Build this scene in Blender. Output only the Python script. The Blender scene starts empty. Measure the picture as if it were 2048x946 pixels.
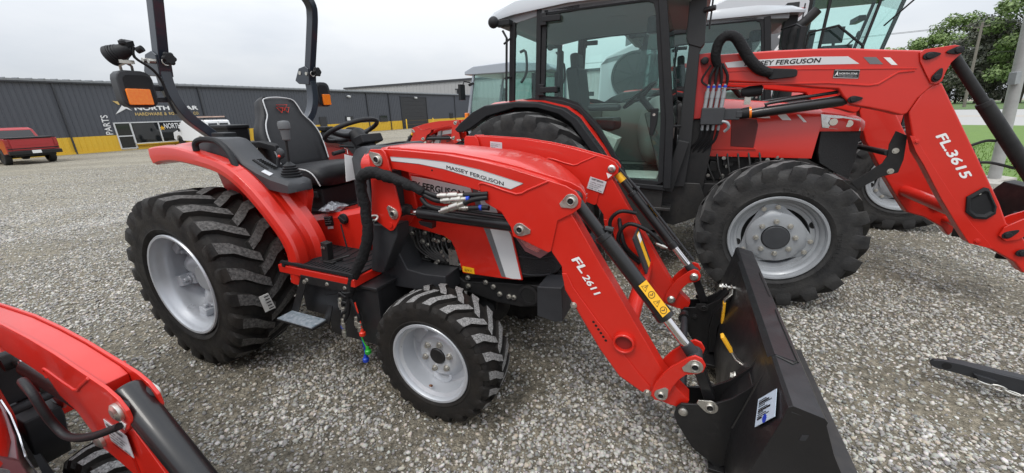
import bpy, bmesh, math, random
import numpy as np
from mathutils import Vector, Matrix, Euler
random.seed(7); RNG = np.random.default_rng(7)
R = math.radians
SC = bpy.context.scene
COL = SC.collection

# ------------------------------------------------------------------ camera
F_PX, PITCH, ROLL, CAM_H = 771.09, 0.3201, -0.0213, 1.6885
cam = bpy.data.cameras.new('camera'); cam.sensor_width = 36.0; cam.sensor_fit = 'HORIZONTAL'
cam.lens = F_PX / 2048 * 36.0; cam.clip_start = 0.05; cam.clip_end = 3000
camo = bpy.data.objects.new('camera', cam); COL.objects.link(camo)
_f = Vector((0, math.cos(PITCH), -math.sin(PITCH))); _r = Vector((1, 0, 0)); _u = _r.cross(_f)
_c, _s = math.cos(ROLL), math.sin(ROLL)
_r2 = _c * _r + _s * _u; _u2 = -_s * _r + _c * _u
M4 = Matrix((_r2, _u2, -_f)).transposed().to_4x4(); M4.translation = (0, 0, CAM_H)
camo.matrix_world = M4
SC.camera = camo

# ------------------------------------------------------------------ world, sun, exposure
SUN_EL, SUN_AZ = R(58), R(215)          # azimuth measured clockwise from +Y
w = bpy.data.worlds.new('World'); SC.world = w; w.use_nodes = True
nt = w.node_tree; nt.nodes.clear()
def wn(t, **k):
    n = nt.nodes.new(t)
    for a, b in k.items(): setattr(n, a, b)
    return n
wo = wn('ShaderNodeOutputWorld'); sky = wn('ShaderNodeTexSky', sky_type='NISHITA', sun_disc=False)
sky.sun_elevation = SUN_EL; sky.sun_rotation = SUN_AZ
b1 = wn('ShaderNodeBackground'); b1.inputs['Strength'].default_value = 0.09
nt.links.new(sky.outputs[0], b1.inputs['Color'])
tc = wn('ShaderNodeTexCoord'); mp = wn('ShaderNodeMapping'); mp.inputs['Scale'].default_value = (1.0, 1.0, 3.2)
nt.links.new(tc.outputs['Generated'], mp.inputs['Vector'])
nz = wn('ShaderNodeTexNoise'); nz.inputs['Scale'].default_value = 1.7; nz.inputs['Detail'].default_value = 7; nz.inputs['Roughness'].default_value = .52
nt.links.new(mp.outputs[0], nz.inputs['Vector'])
cr = wn('ShaderNodeValToRGB'); cr.color_ramp.elements[0].position = .36; cr.color_ramp.elements[1].position = .64
cr.color_ramp.elements[0].color = (.64, .685, .755, 1); cr.color_ramp.elements[1].color = (.86, .88, .91, 1)
nt.links.new(nz.outputs['Fac'], cr.inputs['Fac'])
# an overcast sky is brighter overhead than at the horizon
sx = wn('ShaderNodeSeparateXYZ'); nt.links.new(tc.outputs['Generated'], sx.inputs[0])
zr = wn('ShaderNodeMapRange'); zr.inputs['From Min'].default_value = .05; zr.inputs['From Max'].default_value = .9; zr.inputs['To Min'].default_value = .97; zr.inputs['To Max'].default_value = 2.7
nt.links.new(sx.outputs['Z'], zr.inputs['Value'])
b2 = wn('ShaderNodeBackground'); nt.links.new(zr.outputs[0], b2.inputs['Strength'])
nt.links.new(cr.outputs[0], b2.inputs['Color'])
mx = wn('ShaderNodeMixShader'); mx.inputs[0].default_value = .88
nt.links.new(b1.outputs[0], mx.inputs[1]); nt.links.new(b2.outputs[0], mx.inputs[2]); nt.links.new(mx.outputs[0], wo.inputs['Surface'])
sl = bpy.data.lights.new('sun', 'SUN'); sl.energy = 1.4; sl.angle = R(16); sl.color = (1, .96, .9)
so = bpy.data.objects.new('sun', sl); COL.objects.link(so)
sd = Vector((math.sin(SUN_AZ) * math.cos(SUN_EL), math.cos(SUN_AZ) * math.cos(SUN_EL), math.sin(SUN_EL)))
so.rotation_euler = sd.to_track_quat('Z', 'Y').to_euler()
SC.view_settings.view_transform = 'Standard'; SC.view_settings.look = 'None'
SC.view_settings.exposure = 0.0; SC.view_settings.gamma = 1.0; SC.view_settings.use_curve_mapping = False

# ------------------------------------------------------------------ materials
MATS = {}
def mat(name, col, rough=.5, metal=0., coat=0., spec=.5, noise=0., nscale=20., col2=None, bump=0., bscale=80., rvar=0., stretch=None, coord='Object'):
    m = bpy.data.materials.new(name); m.use_nodes = True; t = m.node_tree; b = t.nodes['Principled BSDF']
    b.inputs['Base Color'].default_value = (*col, 1); b.inputs['Roughness'].default_value = rough
    b.inputs['Metallic'].default_value = metal; b.inputs['Coat Weight'].default_value = coat; b.inputs['Coat Roughness'].default_value = .06
    b.inputs['Specular IOR Level'].default_value = spec
    if noise or bump or rvar:
        tc = t.nodes.new('ShaderNodeTexCoord'); src = tc.outputs[coord]
        if stretch:
            mp = t.nodes.new('ShaderNodeMapping'); mp.inputs['Scale'].default_value = stretch
            t.links.new(src, mp.inputs[0]); src = mp.outputs[0]
    if noise or rvar:
        n = t.nodes.new('ShaderNodeTexNoise'); n.inputs['Scale'].default_value = nscale; n.inputs['Detail'].default_value = 6; n.inputs['Roughness'].default_value = .65
        t.links.new(src, n.inputs['Vector'])
    if noise:
        c2 = col2 or tuple(c * .45 for c in col)
        r = t.nodes.new('ShaderNodeValToRGB'); r.color_ramp.elements[0].position = .5 - .22; r.color_ramp.elements[1].position = .5 + .22
        r.color_ramp.elements[0].color = (*[a * (1 - noise) + b2 * noise for a, b2 in zip(col, c2)], 1); r.color_ramp.elements[1].color = (*col, 1)
        t.links.new(n.outputs['Fac'], r.inputs['Fac']); t.links.new(r.outputs[0], b.inputs['Base Color'])
    if rvar:
        q = t.nodes.new('ShaderNodeMapRange'); q.inputs['From Min'].default_value = .3; q.inputs['From Max'].default_value = .7
        q.inputs['To Min'].default_value = max(0, rough - rvar); q.inputs['To Max'].default_value = min(1, rough + rvar)
        t.links.new(n.outputs['Fac'], q.inputs['Value']); t.links.new(q.outputs[0], b.inputs['Roughness'])
    if bump:
        n2 = t.nodes.new('ShaderNodeTexNoise'); n2.inputs['Scale'].default_value = bscale; n2.inputs['Detail'].default_value = 4
        t.links.new(src, n2.inputs['Vector'])
        bp = t.nodes.new('ShaderNodeBump'); bp.inputs['Strength'].default_value = bump; bp.inputs['Distance'].default_value = .01
        t.links.new(n2.outputs['Fac'], bp.inputs['Height']); t.links.new(bp.outputs[0], b.inputs['Normal'])
    MATS[name] = m
    return m
RED = mat('red_paint', (.57, .0165, .007), .38, coat=.4, noise=.14, nscale=3.5, rvar=.06)
RED_D = mat('red_paint_satin', (.42, .010, .008), .45, coat=.3, noise=.2, nscale=5, rvar=.1)
BLACK = mat('black_paint', (.008, .008, .009), .33, coat=.2, spec=.4, noise=.4, nscale=9, col2=(.022, .021, .02), rvar=.08)
BUCK = mat('bucket_black_paint', (.007, .007, .008), .42, coat=.12, spec=.4, noise=.7, nscale=6, col2=(.017, .016, .017), rvar=.12, bump=.08, bscale=60)
SATIN = mat('satin_black_steel', (.010, .010, .011), .5, spec=.3, noise=.5, nscale=12, col2=(.035, .033, .031), rvar=.1)
GREYST = mat('charcoal_steel', (.030, .031, .034), .5, spec=.3, noise=.4, nscale=10, rvar=.08)
ROPSM = mat('blue_black_paint', (.020, .026, .038), .32, coat=.4, rvar=.05, nscale=6)
PLAST = mat('black_plastic', (.012, .0125, .014), .55, spec=.28, bump=.15, bscale=350, noise=.3, nscale=15, col2=(.03, .03, .031))
PLASTG = mat('grey_plastic', (.036, .038, .042), .55, bump=.12, bscale=300, noise=.3, nscale=12)
SEATM = mat('black_seat_vinyl', (.012, .012, .014), .5, spec=.4, bump=.25, bscale=260, noise=.3, nscale=25, col2=(.03, .03, .03))
FABRIC = mat('black_nylon_sleeve', (.008, .008, .009), .75, spec=.25, bump=.9, bscale=55, noise=.4, nscale=40, col2=(.018, .018, .018))
RUBBER = mat('tyre_rubber', (.010, .0098, .0098), .62, spec=.22, bump=.25, bscale=90, noise=.6, nscale=11, col2=(.036, .031, .026), rvar=.12)
RUBDUST = mat('dusty_tyre_rubber', (.016, .016, .017), .7, spec=.3, bump=.3, bscale=70, noise=.8, nscale=9, col2=(.045, .043, .04), rvar=.1)
WORN = mat('scuffed_lug_face', (.40, .395, .385), .85, noise=1., nscale=120, col2=(.02, .02, .02), bump=.5, bscale=150)
WORN_R = mat('dirty_lug_face', (.165, .158, .15), .85, spec=.25, noise=1., nscale=60, col2=(.012, .012, .012), bump=.5, bscale=150)
WORN2 = mat('pale_lug_face', (.15, .145, .14), .85, noise=1., nscale=16, col2=(.022, .022, .022), bump=.4, bscale=90)
HOSE = mat('hose_rubber', (.010, .010, .011), .5, spec=.3, bump=.1, bscale=200)
SILVER = mat('silver_rim_paint', (.50, .52, .55), .36, metal=.35, noise=.25, nscale=7, col2=(.36, .37, .38), rvar=.1)
SILVER_G = mat('grey_rim_paint', (.34, .355, .37), .42, metal=.25, noise=.3, nscale=8, rvar=.1)
ZINC = mat('zinc_steel', (.62, .60, .55), .33, metal=.9, noise=.4, nscale=30, rvar=.12)
CHROME = mat('chrome_rod', (.72, .70, .70), .12, metal=1.)
WELD = mat('weld_bead', (.035, .034, .033), .4, metal=.4, noise=.6, nscale=60)
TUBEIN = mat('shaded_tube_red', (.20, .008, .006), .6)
HOLE = mat('dark_recess', (.004, .004, .004), .9)
WHITE = mat('white_decal', (.78, .78, .77), .45)
DECGREY = mat('silver_decal', (.42, .43, .44), .35, metal=.25)
DECDARK = mat('dark_decal', (.16, .165, .17), .4, metal=.2)
PAPER = mat('label_paper', (.55, .56, .58), .55, noise=.3, nscale=30)
TXTBLK = mat('black_lettering', (.008, .008, .008), .5)
YELLOW = mat('yellow_decal', (.80, .42, .012), .45)
YELLH = mat('yellow_grip', (.78, .40, .02), .5)
AMBER = mat('amber_lens', (.92, .17, .006), .15, coat=.35, noise=.5, nscale=60, col2=(.95, .36, .03))
LENS = mat('clear_lens', (.86, .88, .9), .10, metal=.8, coat=1., noise=.8, nscale=16, col2=(.30, .27, .27))
WHITEP = mat('white_body_paint', (.80, .81, .82), .35, coat=.5)
ROOFW = mat('pale_grey_roof', (.40, .42, .44), .4, coat=.2)
GREYCAB = mat('silver_cab_paint', (.34, .37, .41), .4, coat=.3)
LINING = mat('cab_headliner', (.26, .27, .28), .8)
CABIN = mat('grey_cab_trim', (.10, .10, .10), .7)
BEIGE = mat('beige_trim', (.52, .51, .46), .7)
BLUE = mat('blue_plastic', (.01, .05, .45), .4); GREEN = mat('green_plastic', (.02, .35, .03), .4); REDP = mat('red_plastic', (.65, .03, .01), .4)
BAG = mat('clear_plastic_bag', (.45, .46, .5), .15, coat=1., noise=.9, nscale=40, col2=(.02, .02, .02))
ALU = mat('perforated_step_steel', (.60, .64, .68), .4, metal=.5, noise=.9, nscale=45, col2=(.12, .2, .26))
PIPE = mat('white_piping', (.55, .55, .55), .5)

def glass(name, tint, gl=.12):
    m = bpy.data.materials.new(name); m.use_nodes = True; t = m.node_tree; t.nodes.clear()
    o = t.nodes.new('ShaderNodeOutputMaterial'); tr = t.nodes.new('ShaderNodeBsdfTransparent'); tr.inputs[0].default_value = (*tint, 1)
    g = t.nodes.new('ShaderNodeBsdfGlossy'); g.inputs['Roughness'].default_value = .02; g.inputs[0].default_value = (.9, .95, .95, 1)
    fr = t.nodes.new('ShaderNodeLayerWeight'); fr.inputs[0].default_value = .5; pw = t.nodes.new('ShaderNodeMath'); pw.operation = 'POWER'; pw.inputs[1].default_value = 4.
    ad = t.nodes.new('ShaderNodeMath'); ad.operation = 'MULTIPLY_ADD'; ad.inputs[1].default_value = .55; ad.inputs[2].default_value = gl
    t.links.new(fr.outputs['Facing'], pw.inputs[0])
    x = t.nodes.new('ShaderNodeMixShader')
    t.links.new(pw.outputs[0], ad.inputs[0]); t.links.new(ad.outputs[0], x.inputs[0])
    t.links.new(tr.outputs[0], x.inputs[1]); t.links.new(g.outputs[0], x.inputs[2]); t.links.new(x.outputs[0], o.inputs[0])
    return m
GLASS = glass('green_tinted_glass', (.875, .965, .945), .035)
GLASSD = glass('dark_shop_glass', (.12, .13, .14), .2)
MIRROR = mat('mirror_glass', (.5, .55, .6), .05, metal=1.)

# ------------------------------------------------------------------ mesh builder
def rotm(e): return Euler(e).to_matrix()
class M:
    def __init__(s): s.v = []; s.f = []; s.m = []; s.c = 0
    def add(s, vs, fs, mi=None):
        o = len(s.v); s.v.extend(tuple(v) for v in vs)
        for f in fs: s.f.append([i + o for i in f]); s.m.append(s.c if mi is None else mi)
        return s
    def box(s, c, d, rot=None):
        x, y, z = d[0] / 2, d[1] / 2, d[2] / 2
        vs = [Vector((a * x, b * y, e * z)) for a in (-1, 1) for b in (-1, 1) for e in (-1, 1)]
        if rot: m = rotm(rot); vs = [m @ v for v in vs]
        c = Vector(c)
        return s.add([v + c for v in vs], [(0, 1, 3, 2), (4, 6, 7, 5), (0, 4, 5, 1), (2, 3, 7, 6), (0, 2, 6, 4), (1, 5, 7, 3)])
    def prism(s, poly, y0, y1):
        n = len(poly)
        return s.add([(x, y0, z) for x, z in poly] + [(x, y1, z) for x, z in poly],
                     [list(range(n)), list(range(2 * n - 1, n - 1, -1))] + [(i, i + n, (i + 1) % n + n, (i + 1) % n) for i in range(n)])
    def slab(s, pts, off):
        n = len(pts); off = Vector(off); P = [Vector(p) for p in pts]
        return s.add(P + [p + off for p in P], [list(range(n)), list(range(2 * n - 1, n - 1, -1))] + [(i, i + n, (i + 1) % n + n, (i + 1) % n) for i in range(n)])
    def ring(s, c, ax, r, n, ph=0.):
        ax = Vector(ax).normalized(); t = Vector((0, 0, 1)) if abs(ax.z) < .9 else Vector((1, 0, 0))
        a = ax.cross(t).normalized(); b = ax.cross(a); c = Vector(c)
        return [c + r * (math.cos(ph + 2 * math.pi * i / n) * a + math.sin(ph + 2 * math.pi * i / n) * b) for i in range(n)]
    def loft(s, rings, cap=True, close=True, mi=None):
        n = len(rings[0]); vs = [v for r in rings for v in r]; fs = []
        for k in range(len(rings) - 1):
            for i in range(n if close else n - 1):
                j = (i + 1) % n; fs.append((k * n + i, k * n + j, (k + 1) * n + j, (k + 1) * n + i))
        if cap: fs += [list(range(n - 1, -1, -1)), list(range((len(rings) - 1) * n, len(rings) * n))]
        return s.add(vs, fs, mi)
    def cyl(s, p, q, r, r2=None, n=16, cap=True):
        ax = Vector(q) - Vector(p); r2 = r if r2 is None else r2
        return s.loft([s.ring(p, ax, r, n), s.ring(q, ax, r2, n)], cap)
    def cylp(s, pts, n=16):              # stepped cylinder: [(point, radius)...] along one axis
        ax = Vector(pts[-1][0]) - Vector(pts[0][0])
        return s.loft([s.ring(p, ax, r, n) for p, r in pts])
    def tube(s, pts, r, n=8, sm=0, closed=False, rad=None):
        P = [Vector(p) for p in pts]
        if sm: P, rad = crom(P, sm, closed, rad)
        k = len(P); rings = []; up = None
        for i in range(k):
            a = P[(i - 1) % k] if (closed or i) else P[0]; b = P[(i + 1) % k] if (closed or i < k - 1) else P[-1]
            t = (b - a)
            if t.length < 1e-9: t = Vector((1, 0, 0))
            t.normalize()
            if up is None:
                up = Vector((0, 0, 1)) if abs(t.z) < .9 else Vector((1, 0, 0))
            up = (up - up.dot(t) * t)
            if up.length < 1e-6: up = t.orthogonal()
            up.normalize(); sd = t.cross(up); rr = rad[i] if rad else r
            rings.append([P[i] + rr * (math.cos(2 * math.pi * j / n) * up + math.sin(2 * math.pi * j / n) * sd) for j in range(n)])
        if closed: rings.append(rings[0])
        return s.loft(rings, not closed)
    def bar(s, pts, wy, wn, sm=0):        # rectangular tube along a path lying near a plane of constant Y
        P = [Vector(p) for p in pts]
        if sm: P, _ = crom(P, sm)
        rings = []
        for i in range(len(P)):
            t = P[min(i + 1, len(P) - 1)] - P[max(i - 1, 0)]; t.normalize()
            y = Vector((0, 1, 0)); y = (y - y.dot(t) * t).normalized(); nn = t.cross(y)
            rings.append([P[i] + a * y * wy / 2 + b * nn * wn / 2 for a, b in ((-1, -1), (1, -1), (1, 1), (-1, 1))])
        return s.loft(rings)
    def lathe(s, prof, c=(0, 0, 0), n=32, mi=None, cap=False, ax='Y'):
        rings = []
        for r, h in prof:
            ring = []
            for i in range(n):
                a = 2 * math.pi * i / n; x, z = r * math.cos(a), r * math.sin(a)
                ring.append((c[0] + x, c[1] + h, c[2] + z) if ax == 'Y' else ((c[0] + x, c[1] + z, c[2] + h) if ax == 'Z' else (c[0] + h, c[1] + x, c[2] + z)))
            rings.append(ring)
        return s.loft(rings, cap, True, mi)
    def ball(s, c, r, n=10, sc=(1, 1, 1)):
        k = n // 2 + 1; rings = []
        for i in range(k + 1):
            t = math.pi * min(max(i / k, .02), .98)
            rings.append([(c[0] + sc[0] * r * math.sin(t) * math.cos(2 * math.pi * j / n), c[1] + sc[1] * r * math.sin(t) * math.sin(2 * math.pi * j / n), c[2] + sc[2] * r * math.cos(t)) for j in range(n)])
        return s.loft(rings)
    def bolt(s, c, ax, r=.011, h=.012):
        c = Vector(c); ax = Vector(ax).normalized()
        s.cyl(c, c + ax * h * .35, r * 1.5, n=10); return s.cyl(c + ax * h * .3, c + ax * h, r, n=6)
    def pieces(s):
        """split the gathered shapes into groups that lie clearly apart from each other"""
        par = list(range(len(s.v)))
        def find(a):
            while par[a] != a: par[a] = par[par[a]]; a = par[a]
            return a
        for f in s.f:
            r = find(f[0])
            for i in f[1:]: par[find(i)] = r
        root = np.array([find(i) for i in range(len(s.v))]); ids, isl = np.unique(root, return_inverse=True); k = len(ids)
        if k == 1 or k > 90: return [s]
        P = np.array(s.v, float); lo = np.full((k, 3), 1e9); hi = -lo; np.minimum.at(lo, isl, P); np.maximum.at(hi, isl, P)
        gap = np.linalg.norm(np.maximum(0, np.maximum(lo[:, None] - hi[None], lo[None] - hi[:, None])), axis=2); sz = np.linalg.norm(hi - lo, axis=1)
        near = gap < .42 * np.maximum(sz[:, None], sz[None]); lab = np.arange(k)
        while True:
            new = np.array([lab[near[i]].min() for i in range(k)])
            if (new == lab).all(): break
            lab = new
        if len(set(lab)) == 1: return [s]
        out = []
        for g in sorted(set(lab)):
            q = M(); mp = {}
            for f, mi in zip(s.f, s.m):
                if lab[isl[f[0]]] != g: continue
                for i in f:
                    if i not in mp: mp[i] = len(q.v); q.v.append(s.v[i])
                q.f.append([mp[i] for i in f]); q.m.append(mi)
            if q.f: out.append(q)
        return out
    def build(s, name, mats, parent=None, **kw):
        o = None
        for q in (s.pieces() if parent else [s]): x = q.build1(name, mats, parent, **kw); o = o or x
        return o
    def build1(s, name, mats, parent=None, bevel=0., smooth=32, seg=2, recalc=True, loc=None, label=None, weld=False):
        me = bpy.data.meshes.new(name); me.from_pydata(s.v, [], s.f)
        if not isinstance(mats, (list, tuple)): mats = [mats]
        for m in mats: me.materials.append(m)
        me.polygons.foreach_set('material_index', s.m)
        if recalc:
            bm = bmesh.new(); bm.from_mesh(me)
            if weld: bmesh.ops.remove_doubles(bm, verts=bm.verts, dist=1e-5)
            bmesh.ops.recalc_face_normals(bm, faces=bm.faces); bm.to_mesh(me); bm.free()
        if smooth:
            me.polygons.foreach_set('use_smooth', [True] * len(me.polygons)); me.set_sharp_from_angle(angle=R(smooth))
        me.update()
        o = bpy.data.objects.new(name, me); COL.objects.link(o)
        if parent: o.parent = parent
        if loc: o.location = loc
        if label: o['label'] = label
        if bevel:
            b = o.modifiers.new('bevel', 'BEVEL'); b.width = bevel; b.segments = seg; b.limit_method = 'ANGLE'; b.angle_limit = R(40); b.harden_normals = True
        return o
def crom(P, k, closed=False, rad=None):
    n = len(P); out = []; ro = [] if rad else None
    rng = range(n if closed else n - 1)
    for i in rng:
        g = (lambda j: P[j % n]) if closed else (lambda j: P[min(max(j, 0), n - 1)])
        p0, p1, p2, p3 = g(i - 1), g(i), g(i + 1), g(i + 2)
        for q in range(k):
            t = q / k
            out.append(.5 * ((2 * p1) + (p2 - p0) * t + (2 * p0 - 5 * p1 + 4 * p2 - p3) * t * t + (3 * p1 - p0 - 3 * p2 + p3) * t ** 3))
            if rad: ro.append(rad[i] * (1 - t) + rad[(i + 1) % n] * t)
    if not closed:
        out.append(P[-1].copy())
        if rad: ro.append(rad[-1])
    return out, ro
def text(name, body, m, parent, o, ex, ez, length, height, thick=.0012, bold=.018, shear=0., label=None):
    c = bpy.data.curves.new(name, 'FONT'); c.body = body; c.shear = shear; c.resolution_u = 3
    t = bpy.data.objects.new(name, c); COL.objects.link(t)
    me = bpy.data.meshes.new_from_object(t.evaluated_get(bpy.context.evaluated_depsgraph_get()))
    bpy.data.objects.remove(t); bpy.data.curves.remove(c)
    b_ = bold * .62; vv = [tuple(v.co) for v in me.vertices]; ff = [tuple(p.vertices) for p in me.polygons]; n0 = len(vv); bpy.data.meshes.remove(me)
    me = bpy.data.meshes.new(name); V_, F_ = [], []                  # heavier strokes: the letters laid down a few times, slightly shifted
    for k, (dx, dy) in enumerate(((-b_, 0), (b_, 0), (0, b_), (0, -b_), (0, 0))): V_ += [(x + dx, y + dy, k * .06) for x, y, z in vv]; F_ += [tuple(i + k * n0 for i in f) for f in ff]
    me.from_pydata(V_, [], F_); dep = np.repeat(np.arange(5) * .00012, n0)
    co = np.zeros(len(me.vertices) * 3); me.vertices.foreach_get('co', co); co = co.reshape(-1, 3)
    mn, mxx = co.min(0), co.max(0); u = (co[:, 0] - mn[0]) / (mxx[0] - mn[0]); v = (co[:, 1] - mn[1]) / (mxx[1] - mn[1])
    o, ex, ez = np.array(o, float), np.array(ex, float), np.array(ez, float); ex /= np.linalg.norm(ex); ez = ez - ez @ ex * ex; ez /= np.linalg.norm(ez)
    nn = np.cross(ex, ez)
    pts = o + np.outer(u * length, ex) + np.outer(v * height, ez) + nn * thick + np.outer(dep * max(1., length / .5), nn)
    me.vertices.foreach_set('co', pts.ravel()); me.update(); me.materials.clear(); me.materials.append(m); me.name = name
    ob = bpy.data.objects.new(name, me); COL.objects.link(ob)
    if parent: ob.parent = parent
    if label: ob['label'] = label
    return ob
def tag(o, label=None, cat=None, group=None, kind=None):
    for k, v in (('label', label), ('category', cat), ('group', group), ('kind', kind)):
        if v: o[k] = v
    return o
def thing(name, loc, rz=0., label=None, cat=None, group=None, scale=None):
    o = bpy.data.objects.new(name, None); COL.objects.link(o); o.location = loc; o.rotation_euler = (0, 0, rz); o.empty_display_size = .2
    if scale: o.scale = (scale,) * 3
    return tag(o, label, cat, group)
def copy_tree(o, parent=None):
    c = o.copy(); COL.objects.link(c); c.parent = parent
    for ch in list(o.children): copy_tree(ch, c)
    return c
# ------------------------------------------------------------------ wheels
def tyre_mesh(Rt, W, rr, nl, lug_h, kind='lug', nseg=64):
    m = M(); Rb = Rt - lug_h
    prof = [(rr * .93, -.34), (rr * .995, -.40), (rr + .08 * (Rb - rr), -.43), (rr + .15 * (Rb - rr), -.47), (rr + .22 * (Rb - rr), -.488), (rr + .26 * (Rb - rr), -.478), (rr + .45 * (Rb - rr), -.495), (rr + .66 * (Rb - rr), -.495), (rr + .8 * (Rb - rr), -.48), (Rb - .028, -.455), (Rb - .006, -.40), (Rb, -.2), (Rb + .004, 0)]
    prof = prof + [(r, -y) for r, y in prof[-2::-1]]
    m.lathe([(r, y * W) for r, y in prof], n=nseg)
    pitch = 2 * math.pi / nl
    for sd in (-1, 1):
        for k in range(nl):
            a0 = k * pitch + (0 if sd < 0 else pitch / 2)
            if kind == 'lug':
                a = pitch * .80; hw = pitch * Rt * .225
                st = [(.05, Rb - .01, .035, Rt, a, hw * .8), (-.12, Rb - .01, -.12, Rt, a * .66, hw * .95), (-.28, Rb - .012, -.28, Rt - .004, a * .22, hw), (-.44, Rb - .03, -.45, Rt - .016, 0, hw * 1.12), (-.478, Rb - .2 * (Rb - rr), -.496, Rt - .038, 0, hw * 1.2), (-.488, Rb - .36 * (Rb - rr), -.505, Rb - .20 * (Rb - rr), 0, hw * 1.15), (-.490, Rb - .50 * (Rb - rr), -.4915, Rb - .47 * (Rb - rr), 0, hw * .8)]
            else:
                a = pitch * 1.05; hw = pitch * Rt * .15
                st = [(.07, Rb - .01, .05, Rt, a, hw * .95), (-.10, Rb - .01, -.10, Rt, a * .72, hw), (-.30, Rb - .012, -.30, Rt - .006, a * .32, hw * 1.15), (-.46, Rb - .03, -.475, Rt - .022, 0, hw * 1.6), (-.485, Rb - .05, -.515, Rt - .05, 0, hw * 1.75), (-.488, Rb - .28 * (Rb - rr), -.507, Rb - .19 * (Rb - rr), -.01, hw * 1.75), (-.490, Rb - .46 * (Rb - rr), -.4925, Rb - .43 * (Rb - rr), -.02, hw * 1.6)]
            rings = []
            for yb, rb, yt, rt, da, h in st:
                ring = []
                for q, (y, r) in ((-1.25, (yb, rb)), (-.92, (yt, rt)), (.92, (yt, rt)), (1.25, (yb, rb))):
                    an = a0 + da + q * h / Rt
                    ring.append((r * math.sin(an), -sd * y * W * 1.0, r * math.cos(an)))
                rings.append(ring)
            o = len(m.v); m.v.extend(tuple(v) for r in rings for v in r)
            for i in range(len(rings) - 1):
                for j in range(3):
                    m.f.append([o + i * 4 + j, o + i * 4 + j + 1, o + i * 4 + 5 + j, o + i * 4 + 4 + j]); m.m.append(1 if (j == 1 and i < 3) else 0)
            m.f.append([o, o + 1, o + 2, o + 3]); m.m.append(0)
            e = o + (len(rings) - 1) * 4; m.f.append([e, e + 1, e + 2, e + 3]); m.m.append(0)
    return m
def rim_small(rr, W, parent):
    m = M(); k = rr / .23
    m.lathe([(rr + .004, -.40 * W), (rr + .011, -.455 * W), (rr + .008, -.47 * W), (rr - .004, -.468 * W), (rr - .010, -.43 * W), (rr - .012, -.38 * W), (rr - .028, -.33 * W), (rr - .034, -.12 * W), (rr - .036, .0 * W), (rr - .05, .03 * W), (rr - .052, .45 * W)], n=64)
    m.lathe([(rr - .04, .02 * W), (.66 * rr, .0 * W), (.60 * rr, -.05 * W), (.52 * rr, -.13 * W), (.46 * rr, -.15 * W), (.22 * rr, -.15 * W), (.22 * rr, -.02 * W)], n=40)
    for i in range(3):                        # pressed strengthening bulges
        a = 2 * math.pi * i / 3 + .5
        m.ball((.66 * rr * math.cos(a), -.0 * W, .66 * rr * math.sin(a)), .06 * k, 12, (1.1, .35, 1.1))
    o = m.build('rim', SILVER, parent)
    h = M(); h.lathe([(.21 * rr, -.05 * W), (.21 * rr, -.165 * W), (.19 * rr, -.18 * W), (.001, -.185 * W)], n=24); h.build('hub_cap', BLACK, o)
    for i in range(6):
        a = 2 * math.pi * i / 6 + .3; b = M(); b.bolt((.36 * rr * math.cos(a), -.15 * W, .36 * rr * math.sin(a)), (0, -1, 0), .012 * k, .022 * k); b.build('wheel_nut', ZINC, o)
    v = M(); v.cyl((-.02, -.30 * W, -(rr - .05)), (-.02, -.36 * W, -(rr - .065)), .007, n=8); v.build('valve', MATS['rust'], o)
    return o
mat('rust', (.16, .06, .02), .7)
def rim_deep(rr, W, parent):
    m = M()
    m.lathe([(rr + .004, -.40 * W), (rr + .014, -.455 * W), (rr + .008, -.475 * W), (rr - .006, -.47 * W), (rr - .014, -.42 * W), (rr - .016, -.37 * W), (rr - .03, -.33 * W), (rr - .036, -.18 * W), (rr - .028, -.12 * W), (rr - .036, -.06 * W), (rr - .036, .42 * W)], n=64)
    rings = []
    for r, y, wv in ((rr - .03, .10, 0), (rr - .05, .09, .3), (.78 * rr, .03, 1.), (.66 * rr, -.03, 1.3), (.54 * rr, -.06, 1.), (.42 * rr, -.07, .3), (.34 * rr, -.075, 0), (.001, -.075, 0)):
        rings.append([(r * math.cos(a), y * W - wv * .034 * math.cos(4 * a + .6), r * math.sin(a)) for a in [2 * math.pi * i / 48 for i in range(48)]])
    m.loft(rings, cap=False)
    o = m.build('rim', SILVER, parent, smooth=45)
    for i in range(6):
        a = 2 * math.pi * i / 6 + .35; c, s = math.cos(a), math.sin(a); b = M()
        b.box(((rr - .062) * c, -.13 * W, (rr - .062) * s), (.06, .065, .08), (0, -a, 0)); b.box(((rr - .10) * c, -.06 * W, (rr - .10) * s), (.10, .02, .085), (0, -a, 0))
        b.bolt(((rr - .105) * c, -.085 * W, (rr - .105) * s), (0, -1, 0), .016, .04); b.build('rim_lug', SILVER, o, bevel=.006)
    h = M(); h.lathe([(.30 * rr, -.05 * W), (.30 * rr, -.12 * W), (.24 * rr, -.16 * W), (.001, -.16 * W)], n=24); h.build('hub', SILVER_G, o)
    return o
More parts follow.
